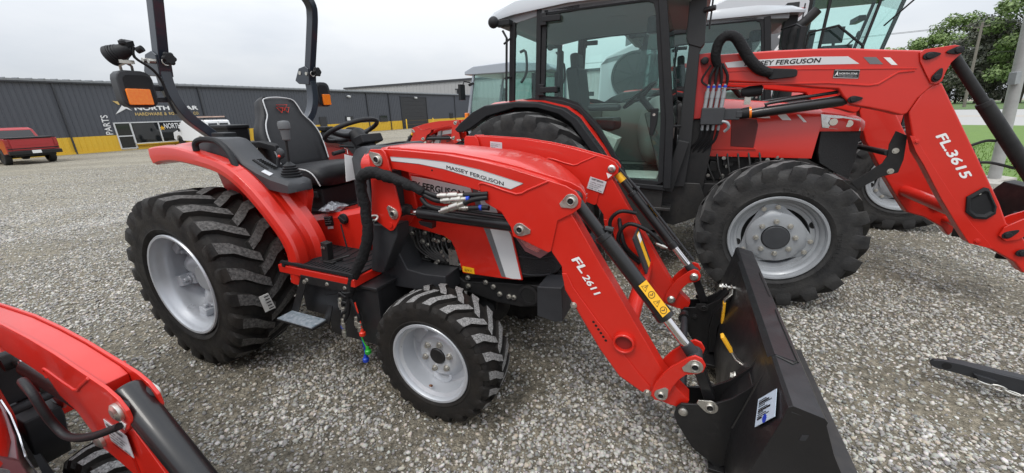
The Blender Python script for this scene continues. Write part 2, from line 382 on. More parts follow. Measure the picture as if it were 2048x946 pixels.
def rim_scallop(rr, W, parent):
    m = M()
    m.lathe([(rr + .004, -.40 * W), (rr + .012, -.455 * W), (rr + .006, -.475 * W), (rr - .008, -.47 * W), (rr - .016, -.42 * W), (rr - .018, -.38 * W), (rr - .034, -.35 * W), (rr - .042, -.30 * W), (rr - .046, -.26 * W), (rr - .064, -.25 * W), (rr - .07, -.22 * W), (rr - .10, -.215 * W), (rr - .105, -.1 * W)], n=64)
    o = m.build('rim', SILVER_G, parent)
    d = M(); rings = []
    def rad(a): return rr * (.70 + .095 * math.cos(3 * a + .5) + .02 * math.cos(6 * a + 1))
    N = 72
    for f, y in ((0, -.19), (0, -.235), (.02, -.24), (.16, -.24), (.24, -.30), (.30, -.325)):
        rings.append([((rad(a) * (1 - f) if f < .2 else rr * .66 * (1 - (f - .2) * 2.0)) * math.cos(a), y * W, (rad(a) * (1 - f) if f < .2 else rr * .66 * (1 - (f - .2) * 2.0)) * math.sin(a)) for a in [2 * math.pi * i / N for i in range(N)]])
    rings.append([(.30 * rr * math.cos(2 * math.pi * i / N), -.33 * W, .30 * rr * math.sin(2 * math.pi * i / N)) for i in range(N)])
    d.loft(rings, cap=False)
    d.build('wheel_disc', SILVER_G, o, smooth=40)
    for i in range(3):
        for q in (-.2, .2):
            a = (2 * math.pi * i - .5) / 3 + q; b = M(); b.bolt((rad(a) * .93 * math.cos(a), -.24 * W, rad(a) * .93 * math.sin(a)), (0, -1, 0), .013, .02); b.build('rim_bolt', ZINC, o)
    b = M()
    for q in range(2):
        a = .55 + q * math.pi * .95; b.cyl((.80 * rr * math.cos(a), -.216 * W, .80 * rr * math.sin(a)), (.80 * rr * math.cos(a), -.222 * W, .80 * rr * math.sin(a)), .085 * rr, n=20)
    b.lathe([(rr - .08, -.12 * W), (.001, -.12 * W)], n=32); b.build('rim_hole', HOLE, o)
    h = M(); h.lathe([(.285 * rr, -.28 * W), (.285 * rr, -.36 * W), (.265 * rr, -.375 * W), (.001, -.38 * W)], n=36); h.build('hub_cap', PLASTG, o)
    for i in range(8):
        a = 2 * math.pi * i / 8 + .2; b = M(); b.bolt((.40 * rr * math.cos(a), -.328 * W, .40 * rr * math.sin(a)), (0, -1, 0), .014, .03); b.build('wheel_nut', ZINC, o)
    return o
def curved_text(name, body, m, parent, r, y, mid, span, h):
    t = text(name, body, m, parent, (0, 0, 0), (1, 0, 0), (0, 1, 0), 1, 1, thick=.5, bold=.015)
    co = np.zeros(len(t.data.vertices) * 3); t.data.vertices.foreach_get('co', co); co = co.reshape(-1, 3)
    a = mid + (co[:, 0] - .5) * span; rr = r + co[:, 1] * h
    t.data.vertices.foreach_set('co', np.stack([rr * np.sin(a), np.full(len(a), y) - np.repeat(np.arange(5) * .0003, len(a) // 5), rr * np.cos(a)], -1).ravel()); t.data.update()
    return t
_TM = {}
def wheel(name, parent, loc, spec, side=-1, rot=0.):
    Rt, W, rr, nl, lh, kind, rimf, tm, lm = spec
    key = spec[:6] + (tm,)
    if key not in _TM:
        o = tyre_mesh(Rt, W, rr, nl, lh, kind).build(name, [tm, lm], parent, smooth=38); rimf(rr, W, o)
        if kind == 'ag':
            for body, mid, sp in (('TM 600', .1, .55), ('TRELLEBORG', 1.72, 1.0), ('TRELLEBORG', -1.5, 1.0), ('420/70R24', 3.05, .9)):
                curved_text('raised_lettering', body, tm, o, rr + .20 * (Rt - lh - rr), -.497 * W, mid, sp, .038)
        _TM[key] = o
    else:
        o = copy_tree(_TM[key], parent); o.name = name
    o.location = loc; o.rotation_euler = (0, rot, 0); o.scale = (1, -side, 1)
    return o
W_REAR = (.612, .43, .343, 22, .036, 'lug', rim_deep, RUBBER, WORN_R)
W_FRONT = (.385, .272, .231, 22, .024, 'lug', rim_small, RUBBER, WORN)
W_BIG_F = (.621, .385, .347, 18, .056, 'ag', rim_scallop, RUBDUST, WORN2)
W_BIG_R = (.83, .46, .47, 20, .05, 'ag', rim_scallop, RUBDUST, WORN2)

# ------------------------------------------------------------------ compact tractor with loader (local frame: X forward from the rear axle, Y left, Z up)
BOOM = [(1.469, 1.40), (1.48, 1.47), (1.50, 1.502), (1.62, 1.500), (1.911, 1.485), (2.095, 1.461), (2.256, 1.432), (2.436, 1.388), (2.517, 1.367), (2.562, 1.345), (2.588, 1.312), (2.585, 1.276), (2.556, 1.25), (2.483, 1.207), (2.455, 1.06), (2.443, 1.05), (2.429, 1.053), (2.323, 1.092), (2.263, 1.108), (2.252, 1.154), (2.205, 1.223), (2.123, 1.262), (2.096, 1.317), (1.947, 1.347), (1.8, 1.369), (1.639, 1.396), (1.557, 1.404)]
BOOMC = [(1.469, 1.412), (1.48, 1.466), (1.50, 1.494), (1.62, 1.492), (1.911, 1.477), (2.095, 1.453), (2.256, 1.424), (2.436, 1.378), (2.47, 1.36), (2.44, 1.20), (2.40, 1.08), (2.34, 1.095), (2.28, 1.118), (2.262, 1.16), (2.212, 1.23), (2.13, 1.27), (2.10, 1.326), (1.947, 1.355), (1.8, 1.377), (1.639, 1.404), (1.557, 1.411)]
LOWER = [(2.42, 1.215), (2.47, 1.33), (2.50, 1.30), (2.56, 1.216), (2.677, 1.03), (2.79, .856), (2.992, .541), (3.028, .50), (3.113, .424), (3.105, .395), (3.075, .372), (3.03, .375), (2.951, .393), (2.904, .407), (2.801, .462), (2.703, .586), (2.523, .869), (2.508, .948), (2.505, .985), (2.455, 1.052)]
FLANGE = [(2.508, .953), (2.531, .956), (2.563, .892), (2.679, .746), (2.892, .504), (2.947, .45), (2.951, .401), (2.904, .415), (2.802, .47), (2.705, .593), (2.619, .733), (2.526, .874)]
LINK = [(2.952, .437), (2.958, .473), (2.966, .503), (2.993, .559), (3.02, .6), (3.079, .662), (3.107, .681), (3.135, .672), (3.152, .645), (3.146, .612), (3.124, .594), (3.083, .579), (3.057, .545), (3.036, .498), (3.023, .451), (2.998, .409), (2.967, .409)]
TOWER = [(1.457, 1.489), (1.47, 1.503), (1.544, 1.504), (1.561, 1.49), (1.573, 1.466), (1.584, 1.41), (1.604, 1.305), (1.624, 1.19), (1.622, 1.165), (1.61, 1.139), (1.571, 1.083), (1.555, 1.068), (1.536, 1.063), (1.509, 1.076), (1.415, 1.13), (1.422, 1.175), (1.442, 1.286)]
PINS = dict(tower=(1.513, 1.451), low=(1.577, 1.166), knee=(2.544, 1.303), lift=(2.302, 1.148), link=(3.112, .632), lower=(2.993, .447), bkt=(3.194, .434), heel=(3.093, .373))
def loft_side(poly_pairs): pass
def pin(m, xz, y, s, r=.03, tail=None):
    """silver teardrop pin retainer on the outer (s) face at Y=y"""
    x, z = xz; pts = [(x + r * math.cos(a), z + r * math.sin(a)) for a in [2 * math.pi * i / 20 for i in range(20)]]
    if tail is not None:
        tx, tz = math.cos(tail), math.sin(tail); pts = [p for p in pts if (p[0] - x) * tx + (p[1] - z) * tz < r * .55]
        pts.append((x + tx * r * 1.65 - tz * r * .28, z + tz * r * 1.65 + tx * r * .28)); pts.append((x + tx * r * 1.65 + tz * r * .28, z + tz * r * 1.65 - tx * r * .28))
        pts.sort(key=lambda p: math.atan2(p[1] - z, p[0] - x))
    m.prism(pts, y, y + s * .006)
    m.lathe([(r * .60, 0), (r * .60, s * .013), (r * .54, s * .016), (r * .42, s * .016), (r * .40, s * .008)], (x, y, z), 20)
    m.c = 1; m.cyl((x, y, z), (x, y + s * .0085, z), r * .41, n=16); m.cyl((x, y + s * .008, z), (x, y + s * .014, z), r * .2, n=8); m.c = 0
def loader_arm(root, s, lettering=True):
    """one loader arm: s=-1 right side, +1 left side"""
    yo, yi = s * .54, s * .44
    a = M(); a.prism(BOOM, yo, yo - s * .012); a.prism(BOOM, yi, yi + s * .012); a.prism(BOOMC, yo - s * .0125, yi + s * .0125)
    e = [(2.095, yo + s * .001, 1.322), (2.092, yo + s * .001, 1.347), (2.11, yo + s * .001, 1.357), (2.16, yo + s * .001, 1.347), (2.285, yo + s * .001, 1.316), (2.34, yo + s * .001, 1.338), (2.44, yo + s * .001, 1.384)]
    a.tube(e, .006, 6, 2); a.tube([(x, yi - s * .001, z) for x, y, z in e], .006, 6, 2)
    arm = a.build('loader_arm', RED, root, bevel=.004)
    b = M(); b.prism(LOWER, s * .53, s * .45); b.prism(FLANGE, s * .5305, s * .536); b.prism(FLANGE, s * .4495, s * .444)
    b.lathe([(.050, 0), (.050, s * .022), (.046, s * .026), (.040, s * .026), (.038, s * .022), (.038, s * .002)], (2.811, s * .53, .656), 28)
    b.build('lower_boom', RED, arm, bevel=.005)
    h = M(); h.cyl((2.811, s * .5305, .656), (2.811, s * .533, .656), .0385, n=24); h.build('tube_bore', TUBEIN, arm)
    h = M()
    for i in range(6):
        t = i / 5; x, z = 2.667 + .062 * t, .731 - .085 * t; h.cyl((x, s * .5362, z), (x, s * .5372, z), .0065, n=10)
    h.cyl((1.83, s * .5401, 1.405), (1.83, s * .541, 1.405), .005, n=8)
    h.build('boom_hole', HOLE, arm)
    g = M()
    for y0, y1 in ((s * .565, s * .553), (s * .425, s * .437)): g.prism(LINK, y0, y1)
    g.cyl((2.995, s * .55, .45), (2.995, s * .44, .45), .03); g.build('link_plate', RED, arm, bevel=.002)
    k = M(); k.bar([(3.112, s * .49, .632), (3.194, s * .49, .44)], .05, .045); k.build('bucket_link', BLACK, arm, bevel=.004)
    p = M()
    for nm, y, tail in (('knee', .54, -2.7), ('lift', .54, .2 - .3), ('link', .565, -2.6), ('lower', .565, 1.1)): pin(p, PINS[nm], s * (y + .0005), s, .032 if nm != 'lower' else .028, tail)
    for nm, y in (('knee', .44), ('lift', .44), ('link', .425), ('lower', .425)): x, z = PINS[nm]; p.cylp([((x, s * y, z), .026), ((x, s * (y - .012), z), .026), ((x, s * (y - .02), z), .015)], 14)
    p.bolt((2.57, s * .536, .80), (0, s, 0), .011); p.bolt((2.935, s * .536, .415), (0, s, 0), .012); p.build('pin', [ZINC, SATIN], arm, bevel=.001)
    q = M(); q.cyl((2.544, s * .528, 1.303), (2.544, s * .452, 1.303), .03); q.build('pivot_bush', GREYST, arm)
    if s < 0:
        d = M(); d.prism([(1.577, 1.463), (1.758, 1.458), (1.917, 1.447), (2.097, 1.4185), (2.317, 1.366), (2.258, 1.338), (2.099, 1.372), (1.904, 1.415), (1.755, 1.435), (1.582, 1.444)], -.5402, -.5412); dd = d.build('decal_strip', MATS['decal_fade'], arm, smooth=0)
        d = M(); d.tube([(1.577, -.5405, 1.464), (1.758, -.5405, 1.459), (1.917, -.5405, 1.448), (2.097, -.5405, 1.4195), (2.319, -.5405, 1.366), (2.258, -.5405, 1.337), (2.099, -.5405, 1.371), (1.904, -.5405, 1.414), (1.755, -.5405, 1.434), (1.580, -.5405, 1.443)], .0018, 4, closed=True); d.build('decal_border', DECDARK, arm)
        # lettering follows the strip's bend
        t = text('brand_lettering', 'MASSEY FERGUSON', TXTBLK, arm, (0, 0, 0), (1, 0, 0), (0, 1, 0), 1, 1, bold=.032)
        co = np.zeros(len(t.data.vertices) * 3); t.data.vertices.foreach_get('co', co); co = co.reshape(-1, 3)
        X = 1.917 + co[:, 0] * .306; Z = np.interp(X, [1.9, 2.0, 2.1, 2.22], [1.4185, 1.4015, 1.378, 1.351]) + co[:, 1] * .0185
        t.data.vertices.foreach_set('co', np.stack([X, np.full(len(X), -.5418) - np.repeat(np.arange(5) * .0001, len(X) // 5), Z], -1).ravel()); t.data.update()
        text('model_lettering', 'FL', WHITE, arm, (2.549, -.5322, 1.028), (.052, 0, -.064), (.064, 0, .052), .082, .040, bold=.045, shear=.12)
        text('model_lettering', '2611', WHITE, arm, (2.602, -.5322, .951), (.062, 0, -.083), (.083, 0, .062), .108, .033, bold=.045, shear=.12)
    else:
        plates(arm, s)
    return arm
def plates(arm, s):
    y = s * .44 - s * .0005
    def pl(nm, pts, m): d = M(); d.prism(pts, y, y - s * .002); return d.build(nm, m, arm, smooth=0)
    pl('serial_plate', [(2.405, 1.245), (2.515, 1.215), (2.495, 1.135), (2.385, 1.165)], PAPER)
    text('plate_lettering', 'MASSEY FERGUSON', TXTBLK, arm, (2.415, y - s * .003, 1.226), (.11, 0, -.03), (.03, 0, .11), .08, .011, bold=.03)
    for i in range(5): text('plate_lettering', 'MODEL  NO.  SERIAL' if i % 2 else 'LOADER  CAPACITY', TXTBLK, arm, (2.408 - i * .0035, y - s * .003, 1.209 - i * .013), (.11, 0, -.03), (.03, 0, .11), .095 - (i % 3) * .015, .0045)
    pl('warning_decal', [(2.51, 1.275), (2.55, 1.262), (2.523, 1.238)], WHITE)
    pl('paper_label', [(1.66, 1.466), (1.755, 1.458), (1.755, 1.395), (1.66, 1.403)], PAPER)
    for i in range(4): text('plate_lettering', 'OPERATING INSTRUCTIONS' if i % 2 else 'SAFETY DECAL', TXTBLK, arm, (1.668, y - s * .003, 1.447 - i * .012), (.095, 0, -.008), (.008, 0, .095), .075 - (i % 3) * .02, .004)
m_ = mat('decal_fade', (.60, .605, .61), .4)
def cyl_parts(root, s, L):
    y = s * .49
    # tilt cylinder: knee pin to link pin
    a, b = Vector((2.544, y, 1.303)), Vector((3.112, y, .632)); D = (b - a).normalized(); Ln = (b - a).length
    m = M(); m.cylp([(a - D * .03, .028), (a + D * .012, .028), (a + D * .013, .026), (a + D * .20, .026), (a + D * .201, .038), (a + D * .225, .038), (a + D * .226, .034), (a + D * .62, .034), (a + D * .621, .040), (a + D * .665, .040)], 20)
    m.cyl(a + D * .19 + Vector((.02, 0, .02)), a + D * .215 + Vector((.04, 0, .035)), .014, n=10)
    c = m.build('tilt_cylinder', BLACK, root, bevel=.002)
    m = M(); m.cyl(a + D * .664, b - D * .05, .021, n=16); m.build('cylinder_rod', CHROME, c)
    m = M(); m.cylp([(b - D * .07, .026), (b - D * .02, .03)], 14); m.cyl(b + Vector((0, -.036, 0)), b + Vector((0, .036, 0)), .032); m.build('rod_eye', GREYST, c, bevel=.002)
    n = Vector((D.z, 0, -D.x)) * -1
    if s < 0:
        u = Vector((0, -.80, 0)) + n * .6; u.normalize(); e = u.cross(D).normalized()
        p0 = a + D * .47 + u * .0395
        m = M(); m.slab([p0 + e * .022, p0 + D * .17 + e * .022, p0 + D * .17 - e * .022, p0 - e * .022], u * .0015); w_ = m.build('warning_decal', YELLOW, c, smooth=0)
        m = M()
        for i in range(4):
            q = p0 + D * (.022 + .042 * i) + u * .002
            if i % 2 == 0: m.tube([q - D * .014 - e * .013, q + D * .014 - e * .013, q + e * .014], .0016, 4, closed=True); m.tube([q - e * .006, q + e * .006], .0018, 4)
            else: m.tube([q + D * .015 * math.cos(t) + e * .015 * math.sin(t) for t in [k * .524 for k in range(12)]], .0016, 4, closed=True); m.tube([q - e * .007 - D * .005, q + e * .002 + D * .004, q + e * .008 - D * .003], .0022, 4)
        m.build('warning_symbol', TXTBLK, c)
    else:
        p0 = a + D * .05; m = M(); m.cylp([(p0, .0275), (p0 + D * .06, .0275)], 16); m.build('warning_decal', YELLOW, c)
        m = M(); m.tube([a + D * .0 + n * .03 - Vector((0, .02, 0)), a + D * .2 + n * .045 - Vector((0, .02, 0)), a + D * .80 + n * .05 - Vector((0, .02, 0))], .008, 8); m.build('level_rod', GREYST, c)
        p0 = a + D * .33 + n * .036; m = M(); m.slab([p0 + Vector((0, .014, 0)), p0 + D * .10 + Vector((0, .014, 0)), p0 + D * .10 - Vector((0, .014, 0)), p0 - Vector((0, .014, 0))], n * .002); m.build('warning_decal', YELLOW, c, smooth=0)
    # lift cylinder: tower to boom
    a, b = Vector((1.577, y, 1.166)), Vector((2.302, y, 1.148)); D = (b - a).normalized()
    m = M(); m.cylp([(a + D * .108, .030), (a + D * .112, .034), (a + D * .66, .034), (a + D * .665, .036), (a + D * .70, .036)], 20); m.cyl(b + Vector((0, -.036, 0)), b + Vector((0, .036, 0)), .032)
    m.cyl(a + D * .64 + Vector((0, 0, .03)), a + D * .64 + Vector((0, 0, .055)), .012, n=8); m.prism([(1.69, 1.12), (1.78, 1.118), (1.775, 1.085), (1.70, 1.10)], y - .02, y + .02)
    m.tube([a + D * .14 + Vector((0, s * .01, .03)), a + D * .2 + Vector((0, s * .012, .046)), a + D * .64 + Vector((0, s * .012, .046))], .009, 8, 3)
    c = m.build('lift_cylinder', BLACK, root, bevel=.002)
    m = M(); m.cyl(a + D * .06, a + D * .11, .021, n=14); m.build('cylinder_rod', CHROME, c)
    m = M(); m.cyl(a + Vector((0, -.04, 0)), a + Vector((0, .04, 0)), .03); m.cyl(a + D * .02, a + D * .065, .022, n=12); m.build('rod_eye', SATIN, c)
def loader_mount(root, s):
    m = M()
    for y0, y1 in ((s * .565, s * .553), (s * .415, s * .427)): m.prism(TOWER, y0, y1)
    o = m.build('loader_mount', RED, root, bevel=.003)
    m = M(); m.cyl((1.513, s * .553, 1.451), (1.513, s * .427, 1.451), .026); m.cyl((1.577, s * .553, 1.166), (1.577, s * .427, 1.166), .02); m.box((1.52, s * .49, 1.28), (.05, .12, .20)); m.build('mount_spacer', GREYST, o)
    m = M(); pin(m, PINS['tower'], s * .5655, s, .034, 2.5); pin(m, PINS['low'], s * .5655, s, .031, 2.3); m.build('pin', [ZINC, SATIN], o, bevel=.001)
    m = M(); m.cyl((1.545, s * .5655, 1.10), (1.545, s * .572, 1.10), .016, n=12); m.build('boss', RED, o)
    m = M(); m.prism([(1.407, 1.085), (1.50, 1.09), (1.572, 1.095), (1.567, 1.034), (1.435, .796), (1.42, .785), (1.345, .79), (1.339, .804), (1.356, .873)], s * .55, s * .44); m.prism([(1.317, .705), (1.44, .98), (1.533, .793), (1.655, .782), (1.80, .79), (1.80, .675), (1.653, .672), (1.40, .66)], s * .46, s * .30); m.build('mount_bracket', GREYST, o, bevel=.008)
    m = M(); m.box((1.36, s * .50, 1.13), (.13, .05, .055)); m.build('hose_bracket', SATIN, o, bevel=.004)
    m = M(); m.tube([(1.40, s * .58, 1.125), (1.44, s * .60, 1.12), (1.475, s * .595, 1.13), (1.47, s * .575, 1.145), (1.42, s * .575, 1.14)], .006, 8, 4, closed=True); m.build('pin_clip', ZINC, o)
    return o
LIP_B = [(-.399, 1.376), (-.30, 1.397), (-.121, 1.406), (.071, 1.388), (.251, 1.360), (.382, 1.318), (.498, 1.247), (.60, 1.155), (.70, 1.045), (.768, .955), (.800, .87), (.797, .757), (.781, .675)]
def fender(root, s):
    m = M(); rings = []
    P = [Vector((x, 0, z)) for x, z in LIP_B]; P, _ = crom(P, 3)
    for i, p in enumerate(P):
        t = (P[min(i + 1, len(P) - 1)] - P[max(i - 1, 0)]).normalized(); n = Vector((-t.z, 0, t.x)); k = min(1, i / 10.)
        h = .102 - .037 * k
        sec = [(-.68, 0), (-.682, h * .5), (-.672, h), (-.655, h + .008), (-.60, h + .012), (-.565, h + .012 - .02 * k), (-.53, h + .012 - .018 * k), (-.505, h + .012 + .012 * k), (-.455, h + .016 + .014 * k), (-.455, -.01), (-.66, -.012), (-.672, 0)]
        rings.append([p + n * b + Vector((0, s * -a, 0)) for a, b in sec])
    m.loft(rings)
    f = m.build('fender', RED, root, smooth=20, bevel=.006)
    m = M(); arc = [(x, z + .01) for x, z in LIP_B[1:]]
    m.prism(arc + [(.60, .66), (.30, .66), (.0, .80), (-.05, 1.15), (-.12, 1.37)], s * .455, s * .44); m.build('inner_panel', RED_D, f)
    m = M(); m.bolt((-.02, s * .455, 1.29), (0, s, 0), .01); m.bolt((.76, s * .682, .79), (0, s, 0), .008)
    m.build('fender_bolt', ZINC if s > 0 else SATIN, f)
    m = M(); m.tube([(.06, s * .63, 1.47), (.068, s * .63, 1.515), (.11, s * .62, 1.538), (.20, s * .61, 1.54), (.28, s * .61, 1.525), (.35, s * .61, 1.47), (.40, s * .615, 1.39), (.425, s * .615, 1.32)], .019, 10, 4); m.build('grab_handle', PLAST, f)
    return f
def console(root, s):
    m = M(); rings = []
    top = [(-.03, 1.49, 1.44), (0.0, 1.547, 1.44), (.195, 1.548, 1.44), (.26, 1.54, 1.42), (.32, 1.49, 1.36), (.40, 1.42, 1.30), (.52, 1.365, 1.25), (.64, 1.328, 1.235), (.73, 1.312, 1.225), (.79, 1.300, 1.225), (.82, 1.275, 1.23)]
    for i, (x, zt, zb) in enumerate(top):
        w_ = .085 if i < len(top) - 1 else .05; y0 = .49
        rings.append([(x, s * (y0 + w_), zb), (x, s * (y0 + w_), zt - .03), (x, s * (y0 + w_ - .02), zt - .006), (x, s * y0, zt), (x, s * (y0 - w_ + .02), zt - .004), (x, s * (y0 - w_), zt - .02), (x, s * (y0 - w_), zb)])
    m.loft(rings); o = m.build('console', PLASTG, root, smooth=40)
    m = M(); m.box((.03, s * .42, 1.555), (.14, .09, .035)); m.build('cup_tray', PLAST, o, bevel=.008)
    m = M(); m.prism([(.35, 1.29), (.50, 1.255), (.64, 1.24), (.80, 1.23), (.795, 1.18), (.75, 1.08), (.715, .98), (.69, .74), (.30, .74), (.30, 1.2)], s * .46, s * .405); m.build('pedestal', RED, o, bevel=.012, seg=3)
    if s < 0:
        m = M(); m.lathe([(.062, 0), (.064, .012), (.054, .016), (.058, .028), (.048, .032), (.052, .043), (.042, .047), (.046, .058), (.036, .062), (.038, .072), (.02, .084), (.009, .095)], (.70, -.47, 1.306), 24, ax='Z', cap=True); b = m.build('lever_boot', PLAST, o, smooth=50)
        m = M(); m.tube([(.70, -.47, 1.39), (.708, -.47, 1.46), (.716, -.47, 1.54)], .0075, 8); m.build('lever_rod', SATIN, b)
        m = M(); m.lathe([(.016, -.035), (.023, -.028), (.027, .03), (.034, .036), (.035, .066), (.028, .08), (.001, .083)], (.722, -.47, 1.565), 18, ax='Z', cap=True); m.build('lever_knob', MATS['knob_grey'], b)
        m = M(); m.prism([(.40, 1.375), (.60, 1.305), (.61, 1.32), (.41, 1.392)], -.44, -.418); m.prism([(.42, 1.40), (.56, 1.335), (.57, 1.345), (.43, 1.412)], -.52, -.505)
        for i in range(8): m.box((.43 + .02 * i, -.475, 1.405 - .0068 * i), (.007, .03, .01))
        m.build('lever_slot', HOLE, o)
        m = M(); m.tube([(.535, -.43, 1.345), (.55, -.43, 1.40), (.575, -.43, 1.43)], .012, 8); m.ball((.585, -.43, 1.445), .032, 10, (1, .6, 1.1)); t = m.build('throttle_lever', PLASTG, o)
        m = M(); m.ball((.60, -.455, 1.43), .009, 8); m.build('throttle_mark', REDP, t)
        m = M(); m.slab([(.56, -.565 + .0, 1.345), (.63, -.565, 1.322), (.63, -.54, 1.331), (.56, -.54, 1.353)], (0, 0, .003)); m.build('control_decal', PAPER, o)
    return o
mat('knob_grey', (.11, .115, .12), .5)
def seat(root, x0=0., z0=0.):
    b = M(); b.box((.40 + x0, 0, 1.09 + z0), (.44, .40, .16)); b.box((.40 + x0, 0, 1.005 + z0), (.56, .48, .03)); b.box((.42 + x0, -.22, 1.13 + z0), (.36, .02, .05)); b.box((.42 + x0, .22, 1.13 + z0), (.36, .02, .05))
    o = b.build('seat', PLAST, root, bevel=.012)
    def sq(a, p): c = math.cos(a); return math.copysign(abs(c) ** p, c)
    m = M(); rings = []
    for t, hw, th in ((0, .20, .04), (.02, .235, .065), (.15, .255, .075), (.35, .265, .075), (.5, .26, .075), (.62, .235, .07), (.74, .19, .065), (.86, .165, .06), (.94, .15, .05), (.98, .12, .035), (1.0, .07, .01)):
        c = Vector((.205 - .19 * t, 0, 1.24 + .565 * t)); nx = Vector((math.cos(.33), 0, math.sin(.33)))
        rings.append([c + Vector((x0, hw * sq(a, .55), z0)) + nx * (th * math.copysign(abs(math.sin(a)) ** .7, math.sin(a)) + (.018 if math.sin(a) > 0 and abs(math.cos(a)) > .75 else 0)) for a in [2 * math.pi * i / 28 for i in range(28)]])
    m.loft(rings); bk = m.build('backrest', SEATM, o, smooth=60)
    m = M(); rings = []
    for t, zt, hw in ((0, .02, .21), (.06, .075, .245), (.3, .085, .255), (.6, .09, .255), (.85, .085, .25), (.95, .065, .24), (1., .01, .21)):
        rings.append([Vector((x0 + .17 + .50 * t, hw * sq(a, .5), z0 + 1.235 + .025 * t + (zt if math.sin(a) > 0 else -.075 * (.3 if t in (0, 1.) else 1)) * abs(math.sin(a)) ** .6)) for a in [2 * math.pi * i / 28 for i in range(28)]])
    m.loft(rings); cu = m.build('cushion', SEATM, o, smooth=60)
    nx = Vector((math.cos(.33), 0, math.sin(.33)))
    def bp(t, y, d=.074): return Vector((.205 - .19 * t + x0, y, 1.24 + .565 * t + z0)) + nx * d
    m = M(); m.tube([bp(.12, -.215, .085), bp(.35, -.225, .088), bp(.5, -.22, .086), bp(.62, -.196, .08), bp(.74, -.15, .074), bp(.88, -.135, .066), bp(.95, -.11, .055), bp(.975, 0, .05), bp(.95, .11, .055), bp(.88, .135, .066), bp(.74, .15, .074), bp(.62, .196, .08), bp(.5, .22, .086), bp(.35, .225, .088), bp(.12, .215, .085)], .0045, 6, 3); m.build('piping', PIPE, bk)
    m = M(); m.tube([(x0 + .30, -.256, z0 + 1.30), (x0 + .52, -.258, z0 + 1.315), (x0 + .62, -.254, z0 + 1.285), (x0 + .66, -.24, z0 + 1.20)], .0045, 6, 3); m.build('piping', PIPE, cu)
    m = M()
    def tri(cy, t, w_, up):
        return [bp(t, cy - w_, .0715), bp(t, cy + w_, .0715), bp(t + up, cy, .0715)]
    m.tube(tri(0, .865, .044, -.075), .003, 5, closed=True); m.tube(tri(-.026, .83, .026, -.066), .003, 5, closed=True); m.tube(tri(.026, .83, .026, -.066), .003, 5, closed=True)
    m.build('triangle_emblem', REDP, bk)
    m = M(); m.loft([[(x0 + x, -.285 + a * hw, z0 + z + b) for a, b in ((-1, -.022), (1, -.022), (1, .016), (.6, .024), (-.6, .024), (-1, .016))] for x, z, hw in ((.03, 1.47, .02), (.05, 1.475, .028), (.22, 1.485, .03), (.34, 1.465, .026), (.36, 1.455, .014))]); m.cyl((x0 + .06, -.25, z0 + 1.455), (x0 + .06, -.30, z0 + 1.455), .03); m.build('armrest', PLAST, o, bevel=.004)
    m = M(); m.loft([[(x0 + x, .285 + a * hw, z0 + z + b) for a, b in ((-1, -.022), (1, -.022), (1, .016), (.6, .024), (-.6, .024), (-1, .016))] for x, z, hw in ((.03, 1.47, .02), (.05, 1.475, .028), (.22, 1.485, .03), (.34, 1.465, .026), (.36, 1.455, .014))]); m.cyl((x0 + .06, .25, z0 + 1.455), (x0 + .06, .30, z0 + 1.455), .03); m.build('armrest', PLAST, o, bevel=.004)
    m = M(); m.box((x0 - .27, -.19, z0 + 1.53), (.20, .15, .14)); m.box((x0 - .27, -.19, z0 + 1.60), (.22, .17, .03)); m.box((x0 - .24, -.15, z0 + 1.34), (.08, .15, .28)); m.build('storage_box', PLAST, o, bevel=.01)
    return o
